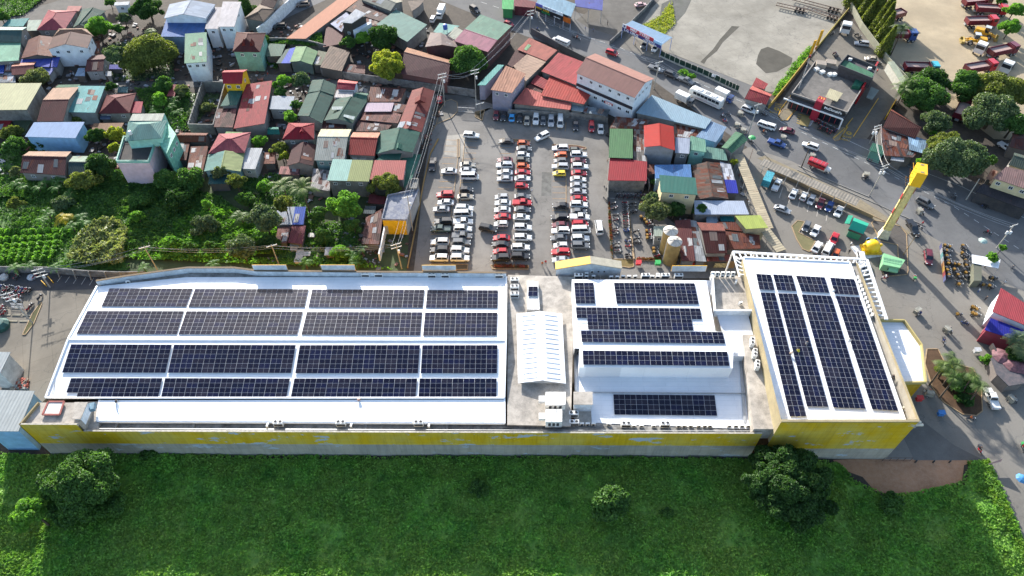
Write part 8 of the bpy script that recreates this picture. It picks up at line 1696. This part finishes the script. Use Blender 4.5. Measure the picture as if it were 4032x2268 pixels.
palm('A3',1440,270,9,4.2,'tall coconut palm leaning over the sandy yard',lean=(1.5,2.5));palm('A3',1450,900,7,4.6,'coconut palm right of the restaurant, lower one','palm');palm('A3',1530,800,8,4.2,'coconut palm right of the restaurant, upper one')
palm('B0',640,780,2.2,3.3,'young golden-leaved palm at the vegetable beds','gold',5,w=1.2);palm('A0',1520,310,6,2.4,'small palm behind the huge olive tree')
for i,(x,y) in enumerate([(1760,1000),(1850,930),(2060,1110),(1870,1130),(2140,1210),(1900,1000)]): palm('C3',x,y,5.5,2.4,'bent ornamental palm on the kerbed island, %s of six' % ordn[i],'palm',9,lean=(1.2,1.6),name='ornamental_palm',group='palms on the kerbed island')
for i,(x,y) in enumerate([(2500,720),(2560,850),(2570,730)]): palm('C3',x,y,6,2.6,'palm beside the garden cafe at the right edge, %s of three' % ordn[i],'grey',11,name='ornamental_palm',group='palms by the garden cafe')
for i,(o,x,y) in enumerate([('B0',160,440),('B0',230,470),('B0',380,480),('B0',450,430),('B0',560,400),('B0',630,400),('B0',560,480),('B0',700,550),('B0',540,350),('B0',820,780),('B0',850,840),('B0',480,740),('B0',720,870),('A0',1720,1080),('A0',1760,1020),('A0',1560,1120),('A0',1800,1130),('B0',140,1290),('B0',290,1270),('B0',560,1280),('B0',2160,1260),('B1',1000,1170),('B1',1090,1100),('B1',1020,1240),('B1',520,1240),('B0',1450,1290),('B0',420,810)]):
    palm(o,x,y,2.6,2.3,'banana plant with broad arching leaves, %s one' % (ordn[i]+' from the top left') ,'banana',7,name='banana_plant',w=.55,cat='banana plant',group='banana plants of the garden')
growth('reed_bed',[GS('B0',x,y) for x,y in [(720,1250),(800,1080),(960,940),(1080,850),(1220,830),(1320,950),(1300,1150),(1260,1290),(900,1300)]],LEAFS['reed'],22,.55,3.6,91,'mound of tall pale flowering reeds in the middle of the garden','reeds',rough=3.5,lean=.2)
growth('planter_flowers',[GS('B2',x,y) for x,y in [(1015,640),(1030,640),(1050,900),(1062,1210),(1045,1210),(1025,900)]],LEAFS['flower'],60,.3,.7,92,'strip of reddish flowering plants along the left edge of the motorcycle lot','flowers')
growth('planter_flowers',[GS('B1',x,y) for x,y in [(2440,1275),(2600,1275),(2785,1280),(2780,1305),(2440,1305)]],LEAFS['flower'],60,.3,.6,93,'reddish flowers on the island at the foot of the middle double row','flowers')
growth('planter_flowers',[GS('B2',x,y) for x,y in [(1305,1200),(1550,1205),(1550,1228),(1305,1225)]],LEAFS['flower'],60,.3,.6,94,'reddish flowers in the long brick planter','flowers')
growth('creeper',[GS('A1',x,y,2.) for x,y in [(110,400),(330,395),(560,400),(690,330),(700,480),(520,470),(330,460),(120,455)]],LEAFS['mid'],30,.35,1.6,95,'dark green creeper covering the wall below the orange roof','creeper',z0=1.6)
POLE=worn((.40,.38,.34,1),amt=.4,name='concrete_pole')
TOPS={}
def pole(key,o,bx,by,tx,ty,label,arms=2,mat=None,r=.17,name='utility_pole',cat='utility pole',trans=1):
    a=GS(o,bx,by,0);t=atY(*S(o,tx,ty),a.y);root=thing(name,label,cat,tuple(a));m=MB();tx_=max(-1.5,min(1.5,t.x-a.x));h=min(t.z,17);top=Vector((a.x+tx_*.3,a.y,h));m.tube([a,top],r,8,0,r*.6);m.build('post',mat or POLE,root)
    for k in range(arms):
        z_=h-.4-k*1.1;m=MB();q=Vector((top.x,top.y,z_));d=Vector((math.cos(.4),math.sin(.4),0));m.beam(q-d*1.3,q+d*1.3,.12,.14);
        for s_ in (-1.2,-.5,.5,1.2): m.lathe([(.05,0),(.08,.08),(.05,.2)],tuple(q+d*s_+Vector((0,0,.07))),6)
        m.build('crossarm',plain((.55,.55,.53,1),.6),root)
    for k in range(trans): m=MB();m.lathe([(.28,0),(.28,.8),(.1,.9)],(top.x+.45-.9*(k%2),top.y-.1,h-3.2),12);m.build('transformer',plain((.6,.61,.62,1),.5),root)
    TOPS[key]=Vector((top.x,top.y,h-.3));return root
pole('L1','C0',510,210,385,20,'steel-grey utility pole leaning at the yard wall, top left of the long roof',3)
pole('L2','C0',335,575,50,262,'utility pole rooted in the narrow planter of the service yard',3)
pole('L3','B0',1600,1325,1465,1080,'yellowish utility pole at the yard wall behind the long roof, left one',1,r=.15,trans=0)
pole('L4','B1',255,1270,170,1065,'pale utility pole at the yard wall behind the long roof, middle one',1,trans=0)
pole('L5','B1',1500,1310,1400,1050,'utility pole beside the storehouse yard, with hanging cables',2)
pole('P1','B1',1610,920,1555,570,'utility pole beside the yellow-fronted storehouse',1)
pole('P2','A1',1935,1080,1910,740,'utility pole left of the sliding gate',2);pole('P3','A1',2255,1100,2240,700,'utility pole right of the sliding gate',2)
pole('R1','A2',220,330,245,100,'utility pole on the upper road near the tyre store',2);pole('R2','A2',1480,900,1550,620,'utility pole at the end of the white office building',1);pole('R3','A2',2430,1380,2560,1050,'utility pole at the road bend by the green corner gable',1)
pole('R4','B3',400,280,475,100,'wooden pole with tyres at its foot beside the red jeepney',0,mat=BARK,trans=0);pole('R5','B3',1090,570,1270,250,'leaning utility pole with bulky equipment in the middle of the road side',2,trans=2);pole('R6','B3',1090,40,1180,-150,'utility pole before the roadside shop row',2,trans=2)
pole('R7','B3',2380,1100,2560,860,'white utility pole at the right edge above the tent',1,trans=2);pole('R8','B3',2070,610,2190,400,'thin dark pole under the spreading tree',0,trans=0)
pole('F1','B3',1430,1175,1560,990,'slanting banner pole at the food van',0,mat=YLINE,r=.08,name='banner_pole',cat='pole',trans=0);pole('F2','B2',2430,265,2490,90,'thin rusty pole with pink flag at the road corner',0,mat=plain((.25,.1,.07,1),.7),r=.08,name='flag_pole',cat='flag pole',trans=0)
pole('S1','A1',2298,1195,2290,1040,'short lamp post with colourful poster at the parking gate',1,r=.1,name='street_lamp',cat='street lamp',trans=0)
def wire(k0,k1,label,off=0.,sag=1.2,z=0.):
    a,b=TOPS[k0]+Vector((off,0,z)),TOPS[k1]+Vector((off,0,z));m=MB();m.tube([a.lerp(b,t/10)-Vector((0,0,sag*4*(t/10)*(1-t/10))) for t in range(11)],.035,4);o_=m.build('power_line',plain((.30,.31,.32,1),.6));tag(o_,label,'cable','overhead lines')
for (a,b,nm) in [('L1','L3','from the top left pole to the yellowish pole'),('L3','L4','between the yellowish and the pale pole behind the long roof'),('L4','L5','from the pale pole to the storehouse yard pole'),('L5','P1','along the parking lot wall, near span'),('P1','P2','along the parking lot wall, far span'),('P2','P3','over the parking gate'),('P3','R1','from the gate to the upper road'),('R1','R2','over the red roofs along the road'),('R2','R3','over the light blue metal roof'),('R3','R5','over the road past the blue pickup'),('R6','R5','from the shop row to the leaning pole'),('R5','R7','over the plaza beside the tower sign')]:
    for k in range(3): wire(a,b,'%s of three wires %s' % (('left','middle','right')[k],nm),(k-1)*.9,1.+.3*k,-.9*(k==1))
yw=[x for x in COL.objects if x.get('label','').startswith('grimy yard wall')][0]
for x,y in [(620,1370),(785,1385),(940,1395),(1100,1400),(1250,1395)]: p=GS('B0',x,y,0);m=MB();m.beam((p.x,p.y-.9,.05),(p.x,p.y-.1,2.3),.25,.2);m.build('buttress',CONC,yw)
island('C0',[(232,690),(330,480),(420,360),(425,385),(345,580),(262,690)],'long narrow planter strip in the service yard',worn(c(120,120,70,.4),amt=.5,sc=2.,name='planter_weeds'))
for i,(x0,y0,x1,y1) in enumerate([(20,492,108,494),(128,494,212,494),(230,494,315,496),(62,552,180,556),(200,556,290,556)]):
    a,b=GS('C0',x0,y0),GS('C0',x1,y1);m=MB();m.beam((a.x,a.y,.1),(b.x,b.y,.1),.25,.15);o_=m.build('wheel_stop',plain(c(205,195,170,.45),.8));tag(o_,'pale concrete wheel stop in the service yard, %s one' % ordn[i],'wheel stop','wheel stops in the service yard')
for i,(x,y) in enumerate([(60,310),(140,325),(150,370),(160,400)]): a,b=GS('C0',x-50,y,1.),GS('C0',x+70,y+5,1.);m=MB();[m.beam((a.x,a.y,z),(b.x,b.y,z),.06,.06) for z in (.4,.7,1.)];m.beam(a,(a.x,a.y,0),.07,.07);m.beam(b,(b.x,b.y,0),.07,.07);o_=m.build('railing',plain((.45,.45,.45,1),.5));tag(o_,'grey tube railing among the yard motorcycles, %s from the top' % ordn[i],'railing','railings in the service yard')
for i,(o,x,y,s_,col,lb) in enumerate([('C0',38,105,1.1,(.4,.38,.36,1),'grey-white covered bundle at the yard wall, left edge'),('C0',315,105,1.,(.4,.42,.45,1),'silvery covered bundle at the yard wall near the leaning pole'),('C0',10,600,2.,(.02,.08,.07,1),'dark green covered vehicle at the left edge of the service yard')]):
    p=GS(o,x,y,.5);m=MB();m.lathe([(s_*.9,0),(s_,s_*.5),(s_*.6,s_*.95),(.05,s_)],(p.x,p.y,.02),10);o_=m.build('covered_bundle',plain(col,.7,0,.3,2.));tag(o_,lb,'covered bundle')
for i,(x,y,x1,y1) in enumerate([(425,150,465,190),(490,105,535,155)]): a,b=GS('C0',x,y,.6),GS('C0',x1,y1,.6);m=MB();m.beam(a,b,.15,.9);o_=m.build('barrier_board',YELP);tag(o_,'yellow barrier board beside the leaning pole, %s one' % ordn[i],'barrier')
rb_=MB();rng=np.random.default_rng(5)
for k in range(160):
    p=GS('C0',110+rng.uniform(0,180),1150+rng.uniform(0,100));s_=rng.uniform(.15,.8);rb_.box((p.x,p.y,rng.uniform(.05,.7)),(s_,s_*.7,s_*.4),rng.uniform(0,3),int(rng.integers(0,3)))
o_=rb_.build('rubble',[plain((.3,.24,.18,1),.8),plain((.35,.08,.05,1),.7),CONC]);o_['kind']='stuff';tag(o_,'heap of broken timber and rubble between the two warehouse roofs','rubble')
ex=MB();
for k in range(7):
    p=G(3570+k*9,1610+k*10,12.);ex.lathe([(.28,-1.0),(.28,.6)],(p.x,p.y,12.3-.1*k),8,0,'x')
o_=ex.build('exhaust_pipes',plain((.55,.5,.4,1),.6,0,.2));tag(o_,'bundle of pale exhaust pipes at the near right corner of the right roof','pipes')
fr=MB();a,b=atY(*S('D3',1205,605),frr.y-.5),atY(*S('D3',1495,605),frr.y-.5)
for z_ in (.2,1.5): fr.beam((a.x,a.y,z_),(b.x,b.y,z_),.06,.06)
for k in range(5): p=a.lerp(b,k/4);fr.beam((p.x,p.y,0),(p.x,p.y,1.5),.06,.06)
o_=fr.build('railing',plain((.1,.06,.05,1),.7));tag(o_,'rusty railing at the near right foot of the building','railing')
for i,(x,y) in enumerate([(1480,688),(1660,690),(1825,690)]): p=GS('D3',x,y,.4);m=MB();m.box((p.x,p.y,.4),(.25,.25,.9),.4);o_=m.build('bollard',plain((.04,.04,.04,1),.7));tag(o_,'short dark post at the edge of the bare earth, %s from left' % ordn[i],'post','posts at the edge of the bare earth')
p=GS('D3',2260,735,1.);r=thing('feather_flag','pink and white feather flag with yellow tip beside the road','flag',tuple(GS('D3',2310,720,0)));m=MB();q=GS('D3',2310,715,0);m.tube([(q.x,q.y,0),(q.x-.6,q.y,2.6)],.03,5);m.build('pole',METAL,r);m=MB();m.slab([(q.x,q.y,1.2),(q.x-2.6,q.y-.6,1.0),(q.x-2.9,q.y-.6,1.5),(q.x-.3,q.y,2.4)],.04);m.build('cloth',plain(c(225,180,180,.5),.7,0,.2,3),r)
for i,(o,x,y,col,lb) in enumerate([('D3',1515,50,(.45,.02,.02,1),'red folded umbrella stall in the shade of the right building'),('D3',1735,200,(.03,.15,.4,1),'blue stall cloth on the apron right of the building'),('C3',2100,850,(.5,.5,.5,1),'small white stall table with brown boxes on the plaza'),('D3',2525,880,(.05,.2,.4,1),'little blue parasol on the road at the bottom right'),('B2',1325,1250,(.5,.02,.03,1),'red box cart at the foot of the motorcycle lot'),('B2',1520,1250,(.03,.4,.1,1),'green box cart at the foot of the motorcycle lot'),('B2',1360,455,(.55,.3,.3,1),'pink parasol in the far corner of the motorcycle lot'),('B3',2225,1050,(.35,.45,.4,1),'pale round parasol right of the delivery crowd'),('A2',2470,1420,(.05,.35,.1,1),'green and red parasol at the road bend')]):
    p=GS(o,x,y,1.);r=thing('parasol' if 'parasol' in lb else 'stall_cart',lb,'parasol' if 'parasol' in lb else 'stall',(p.x,p.y,0));m=MB()
    if 'parasol' in lb: m.lathe([(1.1,1.9),(.6,2.2),(.03,2.35)],(p.x,p.y,0),8);m.build('canopy',plain(col,.6,0,.2,2),r);m=MB();m.tube([(p.x,p.y,0),(p.x,p.y,2.2)],.03,5);m.build('pole',METAL,r)
    else: m.box((p.x,p.y,.75),(1.2,.8,.6));m.slab([(p.x-.7,p.y-.5,1.5),(p.x+.7,p.y-.5,1.5),(p.x+.7,p.y+.5,1.6),(p.x-.7,p.y+.5,1.6)],.05);m.build('body',plain(col,.6,0,.2,2),r);m=MB();[m.beam((p.x+a,p.y+b,0),(p.x+a,p.y+b,1.5),.04,.04) for a in (-.55,.55) for b in (-.35,.35)];m.build('leg',METAL,r)
for i,(x,y) in enumerate([(470,1150),(465,1195),(540,1170),(450,1235),(590,980),(410,1115)]): p=GS('B1',x,y,.5);m=MB();m.box((p.x,p.y,.45),(1.5,1.1,.9),.1);m.slab([(p.x-.9,p.y-.7,1.),(p.x+.9,p.y-.7,1.),(p.x+.9,p.y+.7,1.08),(p.x-.9,p.y+.7,1.08)],.05);o_=m.build('coop',plain((.42,.40,.36,1),.7,0,.3,2.));tag(o_,'small pale coop with flat lid in the dark garden yard, %s one' % ordn[i],'coop','coops in the garden yard')
for i,(o,pts,zz,col,lb) in enumerate([('C0',[(1085,1385),(1500,1392),(2100,1375),(2560,1390)],9.3,(.45,.2,.2,1),'thin red hose lying along the lower strip of the long roof'),('C0',[(460,1330),(520,1325),(600,1000),(730,700),(760,690)],9.9,(.35,.35,.36,1),'grey cable run along the left edge of the long roof'),('C1',[(2500,180),(2505,760)],10.1,(.5,.5,.52,1),'cable ladder at the right end of the upper long roof')]):
    m=MB();m.tube([GS(o,x,y,zz) for x,y in pts],.06,5);o_=m.build('hose',plain(col,.6));tag(o_,lb,'hose' if 'hose' in lb else 'cable')
for i,(o,x,y,zz,lb) in enumerate([('C1',1068,1365,9.2,'small round orange-brown roof vent on the lower strip'),('C2',712,895,8.4,'black round vent at the left edge of the middle roof'),('C3',1240,1125,12.,'dark rounded unit on the edge walk of the right roof')]):
    p=GS(o,x,y,zz);m=MB();m.lathe([(.12,0),(.12,.5),(.3,.55),(.3,.75),(.05,.85)],(p.x,p.y,zz),12);o_=m.build('roof_vent',plain((.45,.25,.18,1) if i==0 else (.04,.04,.045,1),.6));tag(o_,lb,'vent')
def person_mesh(pose,top,bottom,hat=None):
    J={};rng=random.Random(len(pose))
    hip=.92;zs={'stand':0,'walk':0,'ride':-.02,'crouch':-.45}[pose]
    P0=(0,0,hip+zs)
    V=[P0,(0,0,1.12+zs),(.02,0,1.38+zs),(.04,0,1.50+zs),(.06,0,1.64+zs),(.06,0,1.74+zs)];Rr=[.155,.15,.17,.065,.10,.055];E_=[(0,1),(1,2),(2,3),(3,4),(4,5)]
    if pose=='crouch': V=[(0,0,.42),(.12,0,.62),(.30,0,.82),(.38,0,.92),(.44,0,1.04),(.46,0,1.12)]
    def add(p,r,par): V.append(p);Rr.append(r);E_.append((par,len(V)-1));return len(V)-1
    nose=add((V[4][0]+.12,0,V[4][2]-.01),.022,4)
    sh=V[2]
    for s_ in (-1,1):
        a=add((sh[0],s_*.2,sh[2]+.02),.065,2)
        if pose=='ride': e=add((sh[0]+.18,s_*.28,sh[2]-.22),.045,a);w_=add((sh[0]+.42,s_*.3,sh[2]-.28),.034,e);hd_=Vector((1,0,-.2))
        elif pose=='crouch': e=add((sh[0]+.15,s_*.25,sh[2]-.25),.045,a);w_=add((sh[0]+.3,s_*.18,sh[2]-.45),.034,e);hd_=Vector((.4,0,-1))
        else:
            sw_=.14*s_ if pose=='walk' else .02;e=add((sh[0]+sw_*.5,s_*.27,sh[2]-.28),.045,a);w_=add((sh[0]+sw_*1.3+.05,s_*.29,sh[2]-.54),.034,e);hd_=Vector((.15,0,-1))
        W0_=Vector(V[w_]);hd_.normalize();pl=add(tuple(W0_+hd_*.07),.034,w_);sidev=Vector((-hd_.z,0,hd_.x)) if pose != 'ride' else Vector((0,1,0))
        for f in range(4): q=Vector(V[pl])+sidev*(f-1.5)*.02;k1=add(tuple(q+hd_*.045),.010,pl);k2=add(tuple(q+hd_*(.075+.012*(1.5-abs(f-1.4)))+Vector((0,-s_*.015,0))),.008,k1)
        th_=add(tuple(W0_+hd_*.04+sidev*.045),.011,w_);add(tuple(W0_+hd_*.085+sidev*.06),.009,th_)
        h_=add((V[0][0],s_*.1,V[0][2]-.06),.10,0)
        if pose=='ride': k=add((.42,s_*.2,.88),.07,h_);an=add((.25,s_*.22,.42),.045,k)
        elif pose=='crouch': k=add((.35,s_*.18,.48),.07,h_);an=add((.12,s_*.17,.08),.045,k)
        else: st_=.2*s_ if pose=='walk' else .02;k=add((st_*.7+.03,s_*.11,.5),.065,h_);an=add((-st_*.4+(st_ if pose=='walk' else 0),s_*.11,.09),.042,k)
        A=V[an];add((A[0]+.16,A[1],max(.04,A[2]-.05)),.035,an)
    me=bpy.data.meshes.new('body');me.from_pydata(V,E_,[]);o_=bpy.data.objects.new('tmp',me);COL.objects.link(o_)
    md_=o_.modifiers.new('skin','SKIN');sv=me.skin_vertices[0].data
    for i,r_ in enumerate(Rr): sv[i].radius=(r_,r_)
    sv[0].use_root=True;ss=o_.modifiers.new('sub','SUBSURF');ss.levels=1;ss.render_levels=1
    bpy.context.view_layer.update();dg=bpy.context.evaluated_depsgraph_get();nm_=bpy.data.meshes.new_from_object(o_.evaluated_get(dg));bpy.data.objects.remove(o_)
    SK=plain((.30,.17,.11,1),.6,0,0,name='skin');HR=plain((.015,.012,.01,1),.7,0,0,name='hair')
    nm_.materials.clear();[nm_.materials.append(x) for x in (SK,plain(top,.8,0,0),plain(bottom,.8,0,0),hat and plain(hat,.4,0,0) or HR)]
    hz_=V[4][2]
    for f in nm_.polygons:
        cc_=f.center;r2=abs(cc_.y)
        if cc_.z>hz_+.03 or (cc_.z>hz_-.08 and cc_.x<V[4][0]-.02): f.material_index=3
        elif cc_.z>V[3][2]-.03: f.material_index=0
        elif cc_.z>V[0][2]-.04 and not (r2>.26 and pose in ('stand','walk') and cc_.z<V[2][2]-.26) and not (pose=='ride' and cc_.x>.3): f.material_index=1
        elif r2>.24 and pose in ('stand','walk'): f.material_index=0
        elif pose=='ride' and cc_.x>.3 and cc_.z>1.0: f.material_index=0
        else: f.material_index=2
        f.use_smooth=True
    return nm_
PM={}
def person(o,x,y,pose,top,bottom,label,rz=0.,z=.045,hat=None,at=None):
    key=(pose,top,bottom,hat)
    if key not in PM: PM[key]=person_mesh(*key)
    p=at if at is not None else GS(o,x,y,z+.8);ob_=bpy.data.objects.new('person',PM[key]);COL.objects.link(ob_);ob_.location=(p.x,p.y,z);ob_.rotation_euler=(0,0,rz);tag(ob_,label,'person');return ob_
RDC=(.4,.02,.03,1);BLK_=(.02,.02,.025,1);WH_=(.6,.6,.6,1);BL_=(.03,.08,.25,1);GR_=(.15,.15,.16,1);YE_=(.5,.45,.03,1);OR_=(.5,.12,.03,1);GN_=(.05,.3,.06,1)
for i,r in enumerate(RIDERS):
    col=[BLK_,RDC,WH_,BL_,GR_,OR_][i%6];rz=r.rotation_euler.z;L0=Vector(r.location);at=L0-Vector((math.cos(rz),math.sin(rz),0))*.22
    person(None,0,0,'ride',col,GR_ if i%2 else BLK_,'%s-clad rider on the %s' % (['black','red','white','blue','grey','orange'][i%6],' '.join(r['label'].split()[:12])),rz,.0,[BLK_,WH_,RDC][i%3],at)
for (o,x,y,pz,t_,b_,lb,rz,z_) in [('B2',240,520,'walk',WH_,GR_,'person in white walking in the aisle of the parking lot',-1.2,.045),('B2',348,1258,'walk',OR_,BLK_,'person in orange walking near the long hall, left one',-1.4,.045),('B2',382,1243,'walk',RDC,BLK_,'person in red walking near the long hall, right one',-1.4,.045),('B3',1630,848,'walk',RDC,BLK_,'person in red pushing a bicycle on the plaza',2.,.045),
 ('C0',1160,1362,'crouch',BLK_,BLK_,'person in black crouching on the lower strip of the long roof',.3,9.3),('C3',640,240,'crouch',WH_,GR_,'worker in pale clothes at the top of the rightmost solar strips',.5,12.8),('C3',375,775,'crouch',GR_,(.3,.25,.2,1),'worker in grey bending over the long solar strips',1.,12.85),('C3',300,852,'crouch',YE_,BLK_,'worker in yellow vest crouching on the solar panels',2.,12.85),('C3',805,755,'stand',WH_,GR_,'worker in white on the gap between the two right solar strips',1.,12.7),('C3',208,868,'crouch',(.4,.3,.22,1),GR_,'worker in brown at the second solar strip gap',0.,12.7),
 ('C3',1240,1120,'stand',BLK_,GR_,'person in dark clothes on the edge walk of the right roof',0.,12.05),('B3',1270,1280,'stand',BLK_,BLK_,'person in black standing at the counter of the food van',1.5,.045),('B3',1205,1215,'stand',(.4,.3,.25,1),BLK_,'person leaning at the left end of the food van',0.,.045),('B3',885,1135,'walk',BLK_,BLK_,'person in black left of the yellow inflatable',1.,.045),('B3',905,1060,'stand',WH_,BLK_,'person in white beside the green kiosk',0.,.045),
 ('B3',2540,1300,'walk',GR_,BLK_,'person in grey walking at the right edge below the tent',1.,.045),('B3',2110,180,'stand',BL_,BLK_,'person in blue under the spreading tree',0.,.045),('A2',785,290,'stand',BL_,GR_,'person in blue standing in the side yard',0.,.045),('A2',865,305,'stand',BL_,BLK_,'second person in blue standing further right in the side yard',0.,.045),('A2',735,405,'stand',WH_,GR_,'person in white at the road edge of the side yard',0.,.045),('A2',1010,235,'stand',BLK_,BLK_,'person in black standing alone near the dark wall',0.,.045),
 ('A2',525,280,'stand',(.35,.28,.22,1),GR_,'person in beige in front of the tyre store',0.,.045),('A2',65,90,'stand',GR_,BLK_,'person in grey by the stall at the top edge',0.,.045),('A2',710,330,'stand',GR_,BLK_,'person in grey beside the side yard motorcycles',0.,.045),('A2',1295,445,'stand',(.5,.3,.2,1),BLK_,'person in orange-brown under the tyre shop canopy',0.,.045),('A1',140,755,'walk',RDC,GR_,'person in red on the alley in the upper centre',0.,.045),
 ('C3',2380,160,'walk',WH_,BLK_,'person in white crossing right of the delivery motorcycles',0.,.045),('C3',2120,240,'stand',WH_,BL_,'person in white shirt beside the bank building rail',0.,.045),('C3',2190,320,'stand',BLK_,BLK_,'person in black beside the bank building rail',0.,.045),('C3',1560,1265,'stand',WH_,GR_,'person in white in the shade of the right building',0.,.045),('A3',1170,720,'stand',RDC,BLK_,'person in red by the narrow shed of the sandy yard',0.,.045),('B2',345,-10,'stand',GR_,BLK_,'x') ][:-1]:
    person(o,x,y,pz,t_,b_,lb,rz,z_)
cam=bpy.data.cameras.new('camera');co=bpy.data.objects.new('camera',cam);COL.objects.link(co);SC.camera=co
cam.sensor_width=36;cam.lens=36*F/4032;cam.clip_end=3000;cam.clip_start=1
co.location=(0,0,HC);co.rotation_euler=(math.radians(90)-TH,0,0)
EL=math.radians(20);AZ_=math.radians(110)
d=Vector((math.cos(AZ_)*math.cos(EL),math.sin(AZ_)*math.cos(EL),math.sin(EL)))
sl_=bpy.data.lights.new('sun','SUN');sl_.energy=5.;sl_.angle=math.radians(.55);sl_.color=(1.,.955,.89)
so=bpy.data.objects.new('sun',sl_);COL.objects.link(so);so.rotation_euler=d.to_track_quat('Z','Y').to_euler()
w=bpy.data.worlds.new("World");SC.world=w;w.use_nodes=True;nt=w.node_tree
sk=nt.nodes.new('ShaderNodeTexSky');sk.sky_type='NISHITA';sk.sun_disc=False;sk.sun_elevation=EL;sk.sun_rotation=math.pi/2-AZ_
sk.air_density=1.;sk.dust_density=1.5;sk.ozone_density=1.
nt.links.new(sk.outputs[0],nt.nodes['Background'].inputs[0]);nt.nodes['Background'].inputs[1].default_value=.15
SC.view_settings.view_transform='Standard';SC.view_settings.look='None';SC.view_settings.exposure=1.38;SC.view_settings.gamma=1
SC.render.engine='CYCLES';SC.cycles.max_bounces=5;SC.cycles.diffuse_bounces=3;SC.cycles.glossy_bounces=2;SC.cycles.transmission_bounces=2
SC.cycles.transparent_max_bounces=4;SC.cycles.use_denoising=True
